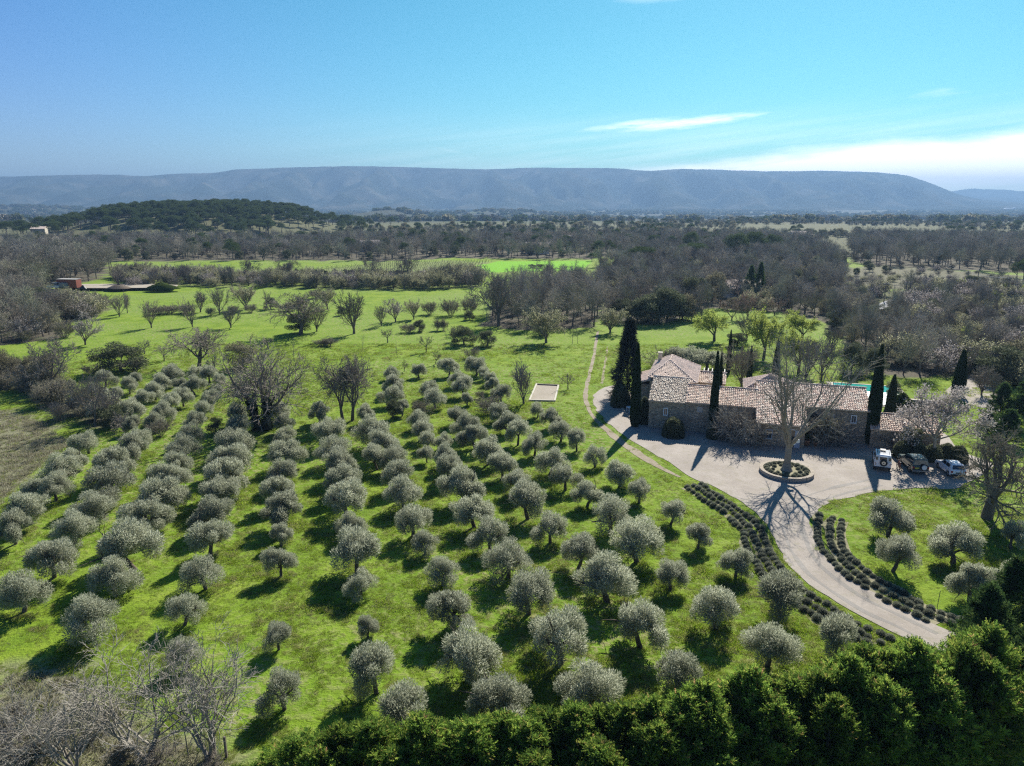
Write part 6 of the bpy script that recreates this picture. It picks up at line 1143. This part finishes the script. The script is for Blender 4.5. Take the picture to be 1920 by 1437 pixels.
# evergreen oaks in front of the right wood, conifers and pines
for i, (u, v, vt, w) in enumerate([(1215, 606, 552, 60), (1250, 604, 540, 66), (1280, 600, 552, 54), (1195, 606, 572, 44), (1300, 575, 520, 46), (1335, 566, 510, 44), (1165, 603, 560, 40), (1270, 560, 515, 46)]): one('greyholm' if i % 3 == 2 else 'holm', u, v, vt, w, 'evergreen_oak', f'dark evergreen oak at the edge of the right wood, {ordn(i)} nearest the dirt path', 'tree', 'evergreen oaks at the wood edge')
for i, (u, v, vt, w) in enumerate([(1875, 715, 690 - 38, 100), (1915, 700, 640, 80), (1830, 700, 660, 60), (1640, 700, 652, 40)]): one('holm' if i != 1 else 'greyholm', u, v, vt, w, 'evergreen_oak', f'evergreen oak in the right-hand wood by the parking, {ordn(i)} of its group from the right', 'tree', 'evergreen oaks right of the pool')
for i, (u, v, vt, w) in enumerate([(1872, 790, 718, 56), (1905, 800, 740, 60), (1885, 830, 768, 70), (1850, 815, 775, 50), (1920, 770, 710, 60)]): one('fir', u, v, vt, w, 'fir_tree', f'green fir at the right edge above the bare oak, {ordn(i)} of the clump', 'fir tree', 'firs at the right edge')
for i, (u, v, vt, w) in enumerate([(1405, 560, 498, 26), (1422, 562, 492, 24)]): one('fir', u, v, vt, w, 'fir_tree', f'slim green fir rising from the bare wood, {["left", "right"][i]} of two', 'fir tree')
for i, (u, v, vt, w, var, lab) in enumerate([(1202, 500, 466, 42, 2, 'umbrella pine with flat round crown in the wood'), (1298, 492, 459, 44, 2, 'low umbrella pine left of the three tall pines'), (1294, 480, 439, 26, 0, 'dark pine above the low umbrella pine'), (1378, 487, 440, 38, 0, 'tall dark pine, left of the three on the right'), (1414, 484, 437, 36, 1, 'tall dark pine, middle of the three on the right'), (1448, 480, 442, 30, 0, 'dark pine, right of the three on the right'), (1110, 490, 478, 14, 0, 'small dark pine at the right end of the green field'), (953, 466, 443, 24, 1, 'dark pine above the green field'), (912, 470, 454, 12, 0, 'small pine left of the pine above the field'), (1906, 530, 494, 24, 0, 'dark pine at the right edge by the power line'), (1918, 528, 490, 22, 1, 'darkest pine at the very right edge by the power line')]): one('pine', u, v, vt - 4, w * 1.15, 'pine_tree', lab, 'pine', var=var)

# ------------------------------------------------------------------ woods: the nearest trees one by one, the rest as stuff
LANDMARK = [('the dirt path where it enters the wood', gp(1122, 615)), ('the pale willow on the meadow', gp(1024, 640)), ('the swimming pool', gp(1620, 735)), ('the bend of the country road', gp(1690, 562)), ('the dry clearing', gp(1700, 512)), ('the bright green field', gp(1000, 500)), ('the red container', gp(130, 545)),
            ('the earth mounds', gp(300, 545)), ('the blossoming tree at the left meadow end', gp(160, 646)), ('the rightmost power pole', gp(1886, 564)), ('the three tall pines', gp(1414, 484)), ('the gravel parking', gp(1840, 730)), ('the umbrella pine', gp(1202, 500)), ('the red budding trees', gp(1400, 598)), ('the leftmost olive row', gp(60, 830))]
COUNT = {}
def lm_label(desc, x, y):
    d = [(math.hypot(x - p[0], y - p[1]), nme) for nme, p in LANDMARK]; nme = min(d)[1]; k = (desc, nme); COUNT[k] = COUNT.get(k, -1) + 1; return f'{desc}, {ordn(COUNT[k])} closest to {nme}'
def lm_dist(x, y): return min(math.hypot(x - p[0], y - p[1]) for _, p in LANDMARK)
blocked = [np.array(gp(u, v)) for _, u, v, *_ in TREES] + [np.array(gp(u, v)) for _, u, v, *_ in BUSH]
wood = []
def add_wood(poly, spacing, mix, hs_=1.0):
    ks, ps = zip(*mix)
    for p in fill(poly, spacing):
        if in_poly(np.array([p[0]]), np.array([p[1]]), ROADZ)[0]: continue
        if spacing < 6 and hs_ < 0.8 and float(fbm(np.array(p[0] / 14), np.array(p[1] / 14), 2, 83)) > 0.42: continue      # small clearings
        if min(np.hypot(p[0] - b[0], p[1] - b[1]) for b in blocked) < 1.5: continue
        wood.append((p[0], p[1], ks[RNG.choice(len(ks), p=np.array(ps) / sum(ps))], hs_))
ROADZ = pxpoly([(1630, 600), (1655, 584), (1700, 566), (1730, 562), (1720, 545), (1680, 552), (1640, 570), (1620, 590)])
add_wood(WOODW['grove'], 4.6, [('wood', 1)], 0.86); add_wood(WOODW['right'], 4.4, [('wood', 12), ('shrub', 5), ('holm', 3.2), ('greyholm', 5.0), ('oak', 2.4), ('willow', 1.2), ('paleshrub', 1.0)], 0.72); add_wood(WOODW['scrub'], 3.5, [('wood', 3.2), ('shrub', 7), ('willow', 2.6), ('budtree', 0.9), ('paleshrub', 3.0), ('greyholm', 2.6), ('holm', 0.6), ('oak', 1)], 0.55); add_wood(CLEARING, 9.0, [('shrub', 4), ('holm', 0.4), ('paleshrub', 2)], 0.5)
add_wood(WOODW['left_near'], 3.9, [('wood', 5), ('shrub', 3), ('oak', 2.5), ('paleshrub', 0.7), ('holm', 0.4)], 0.8); add_wood(WOODW['left_low'], 2.4, [('shrub', 5), ('paleshrub', 1.5), ('holm', 0.2)], 0.6); add_wood(WOODW['left_shrubs'], 2.7, [('shrub', 9), ('oak', 0.5), ('greyholm', 0.6)]); add_wood(WOODW['hedgerow'], 4.4, [('shrub', 2), ('paleshrub', 6), ('willow', 3.5), ('vase', 2), ('oak', 0.8)])
add_wood(WOODW['left_far'], 6.0, [('wood', 6), ('oak', 2), ('shrub', 2), ('holm', 0.6)]); add_wood(WOODW['behind_clearing'], 6.5, [('wood', 12), ('holm', 1), ('shrub', 2), ('redtree', 0.5)], 0.85); add_wood(WOODW['behind_field'], 6.6, [('wood', 9), ('holm', 1.4), ('pine', 1.2), ('shrub', 1.5), ('oak', 1)], 0.8)
DESC = {'wood': ('bare_tree', 'tall bare grey-brown woodland tree', 'tree', (8.5, 12.5)), 'oak': ('bare_oak', 'spreading bare woodland oak', 'tree', (6.5, 9.5)), 'shrub': ('shrub', 'twiggy grey-brown shrub', 'shrub', (2.0, 3.8)), 'paleshrub': ('shrub', 'pale budding or blossoming shrub', 'shrub', (3.2, 5.2)), 'holm': ('evergreen_oak', 'dark evergreen oak', 'tree', (4.5, 7.5)),
        'greyholm': ('evergreen_bush', 'grey-green evergreen bush', 'bush', (3.5, 5.5)), 'willow': ('budding_tree', 'yellow-green budding bush tree', 'tree', (3.8, 6.0)), 'budtree': ('budding_tree', 'yellow-green budding tree', 'tree', (4.5, 6.5)), 'vase': ('bare_tree', 'fan-shaped bare tree', 'tree', (4.5, 6.5)), 'redtree': ('red_budding_tree', 'reddish budding tree', 'tree', (5, 7.5)), 'pine': ('pine_tree', 'dark green pine', 'pine', (7, 11))}
GRP = {'wood': 'bare trees of the woods', 'shrub': 'shrubs of the woods and hedgerows', 'paleshrub': 'pale shrubs of the hedgerows', 'oak': 'bare oaks of the woods', 'holm': 'evergreen oaks of the woods', 'greyholm': 'evergreen bushes of the woods', 'willow': 'budding trees of the scrub', 'budtree': 'budding trees of the scrub', 'vase': 'bare trees of the hedgerows', 'redtree': 'reddish trees of the woods', 'pine': 'pines of the woods'}
def in_view(x, y, m=0.74): return abs(x) < m * y + 9 and y > 20
far_pts = {}; cnt = {}
wood.sort(key=lambda p: math.hypot(p[0], p[1]))
chosen = []
for x, y, k_, hs_ in wood:
    lim = {'wood': 235, 'shrub': 215}.get(k_, 120)
    if in_view(x, y) and cnt.get(k_, 0) < lim and math.hypot(x, y) < 420: cnt[k_] = cnt.get(k_, 0) + 1; chosen.append((x, y, k_, hs_))
    else: far_pts.setdefault((k_, hs_), []).append((x, y))
chosen.sort(key=lambda p: lm_dist(p[0], p[1]))
for x, y, k_, hs_ in chosen:
    nm, ds, ct, hr = DESC[k_]; h = RNG.uniform(*hr) * (hs_ if k_ not in ('shrub', 'paleshrub') else 1.0); w = h * K[k_][0].w / K[k_][0].h * RNG.uniform(0.85, 1.15) * (0.9 if k_ == 'wood' else 1.0)
    far_plant(k_, x, y, h, w, nm, label=lm_label(ds, x, y), cat=ct, group=GRP[k_])
# pine hill, valley woods and everything farther off
def rand_in(n, x0, x1, y0, y1, f):
    x, y = RNG.uniform(x0, x1, n), RNG.uniform(y0, y1, n); k = RNG.uniform(0, 1, n) < f(x, y); return np.c_[x, y][k]
hill = rand_in(2600, -480, -90, 500, 830, lambda x, y: np.exp(-(((x + 275) / 116) ** 2 + ((y - 660) / 150) ** 2) ** 2) * (fbm(x / 45, y / 45, 3, 77) > -0.32))
hs = sorted(map(tuple, hill), key=lambda p: p[1])[:0]
front = sorted([tuple(p) for p in hill if abs(p[0]) < 0.74 * p[1]], key=lambda p: -float(hz(*p)))[:40]
fs = set(front)
for i, (x, y) in enumerate(sorted(front)): far_plant('pine', x, y, RNG.uniform(9, 12.5), None, 'pine_tree', label=f'dark pine on the crown of the wooded hill, {ordn(i)} from the left', cat='pine', group='pines on the crown of the wooded hill')
pine_pts = [p for p in map(tuple, hill) if p not in fs]
def stuffpts(name, pts, kinds, hr, seed):
    pts = np.array(pts); src = [joined(k_, v) for k_ in kinds for v in range(len(K[k_]))]; nat = np.array([K[k_][v].h for k_ in kinds for v in range(len(K[k_]))]).mean(); sc = RNG.uniform(*hr, len(pts)) / nat
    scatter_stuff(name, np.c_[pts, hz(pts[:, 0], pts[:, 1]) - 0.1], np.c_[sc * RNG.uniform(0.9, 1.3, len(pts)), sc * RNG.uniform(0.9, 1.3, len(pts)), sc], src, seed)
stuffpts('hill_pines', pine_pts, ['pine'], (7.5, 12), 1)
for (k_, hs_), pts in far_pts.items(): stuffpts({'wood': 'bare_woodland', 'shrub': 'undergrowth', 'paleshrub': 'hedgerow_undergrowth', 'holm': 'evergreen_woodland', 'greyholm': 'evergreen_undergrowth', 'pine': 'pine_woodland', 'oak': 'oak_woodland', 'vase': 'young_woodland', 'redtree': 'reddish_woodland'}.get(k_, 'budding_undergrowth'), pts, [k_], tuple(q * hs_ for q in DESC[k_][3]), 11)
dens = lambda x, y: ((np.abs(x) < 0.8 * y + 40) & (fbm(x / 160, y / 90, 4, 31) > np.interp(y, [500, 560, 700], [-0.25, -0.1, 0.03]))) * 1.0
v1 = rand_in(7500, -700, 800, 500, 1000, dens); v1 = v1[~((np.abs(v1[:, 0] + 285) < 150) & (np.abs(v1[:, 1] - 660) < 170))]; v1 = v1[~((np.abs(v1[:, 0] - 330) < 95) & (v1[:, 1] < 800) & (v1[:, 1] > 560))]
stuffpts('distant_bare_woodland', v1[::2], ['wood'], (4, 6.5), 21); stuffpts('distant_evergreen_woodland', v1[1::4], ['holm', 'pine'], (4, 7), 22); stuffpts('distant_undergrowth', v1[3::4], ['shrub', 'greyholm'], (3, 5), 23)
v2 = rand_in(15000, -3200, 3200, 1000, 4600, lambda x, y: ((np.abs(x) < 0.8 * y + 60) & (fbm(x / 230, y / 330, 4, 33) > -0.1)) * 1.0)
def lump_mesh(seed, mat):
    rng = np.random.default_rng(seed); p, o = cloud(rng, [(rng.uniform(-4, 4), rng.uniform(-3, 3), 2.6, rng.uniform(2.2, 3.6), rng.uniform(2.2, 3.6), rng.uniform(2.2, 3.4)) for _ in range(7)], 420, 0.4); q = sprigs(rng, p, o + rng.normal(0, 0.5, p.shape), 2.4, 1.7); return mesh_np('tree_clump', q[0], [q[1]], [mat])
L1 = [lump_mesh(s, M[m]) for s, m in ((1, 'holm'), (2, 'pine'), (3, 'twig_wood'), (4, 'shrub'), (5, 'holm'))]
scatter_stuff('valley_woods', np.c_[v2, hz(v2[:, 0], v2[:, 1]) - 0.3], RNG.uniform(0.8, 1.8, len(v2)), L1, 24)
# ------------------------------------------------------------------ far fields, poles, houses and small things
BUSHROW = [(330, 325), (365, 345), (390, 320), (460, 320), (480, 335), (515, 320), (585, 320), (605, 340), (630, 320), (660, 335), (690, 345), (710, 320), (755, 320), (790, 335), (885, 320), (1005, 320), (1040, 335), (1080, 330), (1170, 340), (1210, 325), (1215, 355), (1250, 320), (1290, 340), (1375, 315), (1490, 325), (1510, 340), (1555, 330), (1590, 320), (1615, 320), (1675, 335), (1715, 325), (1745, 350), (1900, 330), (1850, 315), (1940, 345), (1990, 325), (2040, 330), (2100, 318), (2150, 335), (2210, 322), (2260, 330), (2320, 320), (2390, 326), (2450, 318)]
BUSHROW = sorted((480 + a / 5.99, 460 + b / 5.99) for a, b in BUSHROW)
for i, (u, v) in enumerate(BUSHROW):
    x, y = gp(u, v); far_plant('darkdome', x, y, RNG.uniform(1.0, 1.7), RNG.uniform(1.8, 2.6), 'round_bush', label=f'small dark round bush in the planted rows below the vineyard, {ordn(i)} from the left', cat='bush', group='round bushes planted in rows')
one('holm', 998, 503, 496, 14, 'field_bush', 'dark bush standing in the bright green field, left of two', 'bush'); one('holm', 1012, 503, 496, 15, 'field_bush', 'dark bush standing in the bright green field, right of two', 'bush')
vp = np.array(VINES); vx = fill([tuple(p) for p in vp], 2.6, 0.06); vs = MB(); vs.tube([(0, 0, 0), (0.02, 0, 0.7)], 0.06, 4); vs.tube([(0, 0, 0.6), (0.5, 0, 0.95)], 0.04, 4); vs.tube([(0, 0, 0.6), (-0.5, 0, 0.95)], 0.04, 4)
scatter_stuff('vineyard', np.c_[vx, hz(vx[:, 0], vx[:, 1])], RNG.uniform(0.9, 1.25, len(vx)), [vs.mesh('vine', M['bark_dark'])], 31, 0.05)
# power line
POLES = [(1697, 557, 527, 'first pole of the power line by the road, left of the close pair'), (1703, 567, 527, 'right pole of the close pair beside the road'), (1657, 567, 530, 'pole left of the road bend'), (1761, 505, 490, 'pole at the edge of the dry clearing'), (1813, 530, 507, 'pole in the scrub, left of two together'), (1831, 537, 504, 'taller pole in the scrub, right of two together'), (1886, 565, 520, 'power pole nearest the right edge')]
tops = []
for u, v, vt, lab in POLES:
    x, y, z = g3(u, v); h = hgt(u, v, vt); o = tag(empty('power_pole', (x, y, z), 0.5), 'wooden ' + lab if 'pole' in lab else lab, 'pole', 'power poles right of the wood'); m = MB(); m.tube([(0, 0, -0.3), (0, 0, h)], [0.16, 0.11], 8); m.obj('pole', M['wood_post'], o)
    MB().box(-0.9, 0.9, -0.06, 0.06, h - 0.5, h - 0.36).obj('crossarm', M['wood_post'], o); ins = MB()
    for sx in (-0.8, 0, 0.8): ins.cyl((sx, 0, h - 0.355), 0.05, 0.16, n=8)
    ins.obj('insulators', M['white_paint'], o); tops.append((x, y, z + h - 0.2))
def wire(a, b, sag, name, lab):
    a, b = Vector(a), Vector(b); m = MB()
    for off in (-0.8, 0.8):
        d = (b - a).normalized(); s = Vector((-d.y, d.x, 0)) * off; m.tube([a.lerp(b, t) + s - Vector((0, 0, sag * 4 * t * (1 - t))) for t in np.linspace(0, 1, 13)], 0.035, 5)
    tag(m.obj(name, M['wire']), lab, 'cable', 'power cables')
wire(tops[3], tops[6], 1.5, 'power_cable', 'pair of cables from the clearing pole to the rightmost pole'); xe, ye = gp(2010, 575); wire(tops[6], (xe, ye, 9.0), 1.2, 'power_cable', 'pair of cables leaving the rightmost pole for the right edge'); x0, y0, z0 = g3(1636, 470); wire((x0, y0, 11.0), tops[3], 2.0, 'power_cable', 'pair of cables coming down from the far wood to the clearing pole'); wire(tops[2], tops[1], 0.8, 'power_cable', 'pair of cables between the poles by the road')
# yard with container, vehicles and earth mounds
x, y, z = g3(132, 546); zc = 0.9
ct = tag(empty('container', (x, y, zc), math.radians(-8)), 'rusty red steel container at the left edge of the far earth yard', 'container'); MB().box(-3.2, 3.2, -1.2, 1.2, 0.15, 2.7).obj('body', M['red_steel'], ct, bevel=0.03); rb = MB()
for k in range(14): rb.box(-3.0 + k * 0.45, -2.85 + k * 0.45, -1.25, -1.2, 0.25, 2.6)
rb.obj('ribs', M['red_steel'], ct); MB().box(-3.3, 3.3, -1.27, 1.27, 2.702, 2.82).obj('roof_panel', M['concrete'], ct); MB().box(3.2, 3.26, -1.1, 1.1, 0.25, 2.6).obj('door', M['red_steel'], ct); MB().box(-2.9, 2.9, -1.0, 1.0, 0, 0.148).obj('skid', M['black'], ct)
for i, (u, v, mt, lab) in enumerate([(103, 547, 'car_white', 'white van parked left of the red container'), (118, 547, 'concrete', 'grey covered car parked just left of the red container')]):
    x, y, z = g3(u, v); c = tag(empty('parked_vehicle', (x, y, zc), math.radians(80)), lab, 'vehicle'); shell([(-2.1, 0.4), (-2.15, 0.95), (-2.0, 1.05), (1.0, 1.0), (2.0, 0.85), (2.1, 0.4)], 0.4, 1.1, 0.88, 0.84).obj('body', M[mt], c, bevel=0.05); shell([(-1.95, 1.06), (-1.7, 1.75), (0.3, 1.75), (1.0, 1.02)], 1.0, 1.75, 0.82, 0.66).obj('cabin', M['pane' if i == 0 else mt], c, bevel=0.04); MB().box(-0.64, 0.64, -1.65, 0.25, 1.75, 1.8).obj('roof_panel', M[mt], c)
    for sx in (-1, 1):
        for yy in (-1.25, 1.25): wheel(c, sx * 0.76, yy, 0.33, 0.2)
def mound(u, v, rx, h, mat, lab, seed):
    x, y, z = g3(u, v); rng = np.random.default_rng(seed); n, m_ = 26, 9; V = []; a = np.linspace(0, 2 * math.pi, n, endpoint=False); F = []
    for j in range(m_):
        t = j / (m_ - 1); r = rx * (1 - t) ** 0.9 * (1 + 0.18 * vnoise(np.cos(a) * 2 + 9, np.sin(a) * 2 + j * 0.2, seed)); zz = h * (t ** 0.8) * (1 + 0.12 * vnoise(np.cos(a) * 3 + 4, np.sin(a) * 3 + j, seed + 1)); V.append(np.c_[r * np.cos(a), r * 0.6 * np.sin(a), zz])
    for j in range(m_ - 1):
        for i in range(n): F.append((j * n + i, j * n + (i + 1) % n, (j + 1) * n + (i + 1) % n, (j + 1) * n + i))
    tag(MB().add(np.concatenate(V), F).obj('earth_mound', mat, None, True, loc=(x, y, 0.85)), lab, 'mound')
mound(224, 546, 3.4, 1.3, M['soil'], 'grey-brown earth mound in the middle of the far yard', 3); mound(305, 547, 4.8, 1.9, M['box'], 'larger earth mound overgrown with green at the right of the yard', 4); mound(157, 547, 1.2, 1.1, M['black'], 'small dark heap right of the red container', 5)
# far houses
def small_house(u, v, w, d, h, rot, wall, roof, lab):
    x, y, z = g3(u, v); o = tag(empty('house', (x, y, z), rot), lab, 'house'); rh = h + w * 0.16
    MB().prism([(-d / 2, -1), (-d / 2, h), (0, rh), (d / 2, h), (d / 2, -1)], 'x', -w / 2, w / 2).obj('wall', M[wall], o); r = MB()
    for s in (-1, 1): r.add([(-w / 2 - 0.3, s * (d / 2 + 0.35), h - 0.02), (w / 2 + 0.3, s * (d / 2 + 0.35), h - 0.02), (w / 2 + 0.3, 0, rh + 0.22), (-w / 2 - 0.3, 0, rh + 0.22), (-w / 2 - 0.3, s * (d / 2 + 0.35), h + 0.16), (w / 2 + 0.3, s * (d / 2 + 0.35), h + 0.16), (w / 2 + 0.3, 0, rh + 0.4), (-w / 2 - 0.3, 0, rh + 0.4)], [(0, 1, 2, 3), (4, 5, 6, 7), (0, 1, 5, 4), (1, 2, 6, 5), (2, 3, 7, 6), (3, 0, 4, 7)])
    r.obj('roof', M[roof], o)
    for k in range(max(1, int(w / 3))): MB().box(-w / 2 + 1.2 + k * 3, -w / 2 + 2.1 + k * 3, -d / 2 - 0.06, -d / 2 + 0.02, h * 0.4, h * 0.75).obj('window', M['pane'], o)
for a in [(76, 447, 9, 7, 5, 0.3, 'plaster', 'tiles_grey', 'pale house among trees at the far left'), (118, 463, 10, 6, 3.5, -0.2, 'plaster', 'tiles_grey', 'low pale house left of the wooded hill'), (700, 472, 13, 7, 3.5, 0.1, 'plaster', 'tiles', 'long pale-roofed house in the wood above the vineyard'), (1008, 476, 12, 7, 3.5, -0.1, 'white_paint', 'tiles_grey', 'pale house in the wood right of the field pine'), (1050, 459, 16, 8, 3.2, 0.05, 'plaster', 'tiles_grey', 'farther pale house beyond the green field'), (1390, 556, 12, 6, 2.6, 0.3, 'white_paint', 'tiles_grey', 'low white outbuilding glimpsed through the bare wood'), (1500, 450, 14, 8, 3.4, 0.1, 'plaster', 'tiles', 'low farm building right of the three pines')]: small_house(*a)
x, y = -262.0, 640.0; tw = tag(empty('stone_tower', (x, y, float(hz(x, y)))), 'round pale stone tower ruin on the flank of the wooded hill', 'tower'); MB().lathe([(2.6, -1), (2.4, 6.5), (2.0, 6.5), (2.0, 5.2), (0, 5.2)], 18).obj('wall', M['plaster'], tw); MB().box(-0.5, 0.5, -2.62, -2.3, 0, 1.9).obj('door', M['black'], tw)
for i, (u, Y, w) in enumerate([(1505, 1900, 62), (1562, 1850, 50)]):
    d = pix_dir(u, 420); x = d.x / d.y * Y; o = tag(empty('greenhouse', (x, Y, float(hz(x, Y)) - 0.2), 0.05), f'long white greenhouse out in the valley, {["left", "right"][i]} of two', 'greenhouse', 'greenhouses in the valley'); an = np.linspace(0, math.pi, 9); MB().prism([(4 * math.cos(t), 4.2 * math.sin(t)) for t in an], 'x', -w / 2, w / 2).obj('cover', M['white_paint'], o, True); MB().box(w / 2, w / 2 + 0.2, -1.5, 1.5, 0, 3).obj('door', M['concrete'], o)
d = pix_dir(1893, 395); Y = 4300.0; st = MB(); rng = np.random.default_rng(9)
for k in range(16):
    c = (k * 4.2 + rng.normal(0, 2), rng.normal(0, 3), 6 + 7 * math.sin(k * 0.5) * 0.5 + k * 0.35); r = rng.uniform(3, 6.5); st.lathe([(0.05, -r)] + [(r * math.cos(a) * 1.3, r * 0.75 * math.sin(a)) for a in np.linspace(-1.3, 1.3, 7)] + [(0.05, r * 0.75)], 10, c)
x = d.x / d.y * Y; tag(st.obj('steam', M['steam'], None, True, loc=(x - 35, Y, float(hz(x, Y)))), kind='stuff')
ps = tag(MB().box(-0.06, 0.06, -0.06, 0.06, -0.1, 1.25, 0.85).obj('fence_post', M['wood_post'], None, bevel=0.01, loc=(*gp(425, 1421), 0)), 'short dark wooden post at the grass edge beside the hedge end', 'post')
ps = MB(); ps.tube([(0, 0, -0.1), (0.03, 0, 1.3)], 0.02, 6); tag(ps.obj('garden_stake', M['wood_post'], None, loc=(*gp(1757, 1140), 0)), 'thin stake at the outer lavender row right of the drive', 'stake')

# ------------------------------------------------------------------ grass
def tuft_mesh(seed, mat, n, h, w, r):
    rng = np.random.default_rng(seed); a = rng.uniform(0, 6.28, n); q = r * np.sqrt(rng.uniform(0, 1, n)); b = np.c_[q * np.cos(a), q * np.sin(a), np.full(n, -0.02)]; l = rng.uniform(0.5, 1.2, n) * h; d = nrmz(np.c_[np.cos(a) * 0.7, np.sin(a) * 0.7, np.ones(n)] + rng.normal(0, 0.35, (n, 3))); s = perp(d, rng) * w / 2
    V = np.stack([b - s, b + s, b + d * l[:, None]], 1).reshape(-1, 3); return mesh_np('tuft', V, [np.arange(n)[:, None] * 3 + np.arange(3)[None]], [mat])
def lawn(n, x0, x1, y0, y1, power, seed):
    rng = np.random.default_rng(seed); y = y0 + (y1 - y0) * rng.uniform(0, 1, n) ** power; x = (rng.uniform(-1, 1, n)) * (0.76 * y + 4); k = (x > x0) & (x < x1); x, y = x[k], y[k]
    bad = in_poly(x + 0.5 * fbm(x / 0.8, y / 0.8, 2, 91), y + 0.5 * fbm(x / 0.8, y / 0.8, 2, 92), DRIVE) | in_poly(x, y, COURT)
    for p in WOODW.values(): bad |= in_poly(x, y, p)
    dp = np.min(np.hypot(x[:, None] - PATH[None, ::2, 0], y[:, None] - PATH[None, ::2, 1]), 1); bad |= dp < 0.55
    c, s = math.cos(HA), math.sin(HA); ls, ld = (x - HO[0]) * c + (y - HO[1]) * s, -(x - HO[0]) * s + (y - HO[1]) * c; bad |= (ls > -3) & (ls < 32) & (ld > -2.7) & (ld < 16); bad |= (ls > 17) & (ls < 29) & (ld > 16) & (ld < 25)
    return x[~bad], y[~bad]
gx, gy = lawn(230000, -75, 75, 27, 135, 1.7, 41); clump = fbm(gx / 1.1, gy / 1.1, 3, 61) + 0.5 * fbm(gx / 9, gy / 9, 2, 62); dryz = in_poly(gx, gy, DRYL) | in_poly(gx, gy, DRYB); keep = (clump > -0.28) & ~dryz
sc = np.clip(0.45 + 1.15 * np.clip(clump + 0.15, 0, 1) ** 1.4, 0.4, 1.7) * np.interp(gy, [30, 130], [0.9, 1.5])
scatter_stuff('grass', np.c_[gx, gy, gx * 0][keep], sc[keep], [tuft_mesh(s, M['grass'], 26, 0.18, 0.035, 0.17) for s in range(4)] + [tuft_mesh(9, M['drygrass'], 20, 0.15, 0.03, 0.17)], 42, 0.08)
rng = np.random.default_rng(43); dx, dy = rng.uniform(-70, 0, 60000), rng.uniform(22, 92, 60000); kd = in_poly(dx, dy, DRYL) | in_poly(dx, dy, DRYB); dx, dy = dx[kd], dy[kd]; cl = fbm(dx / 0.9, dy / 0.9, 3, 71); kd = cl > -0.3
scatter_stuff('dry_grass', np.c_[dx, dy, dx * 0][kd], (0.7 + 1.0 * np.clip(cl + 0.2, 0, 1))[kd], [tuft_mesh(s, M['drygrass'], 34, 0.30, 0.04, 0.26) for s in (11, 12, 13)] + [tuft_mesh(14, M['grass'], 26, 0.22, 0.035, 0.22)], 44, 0.1)
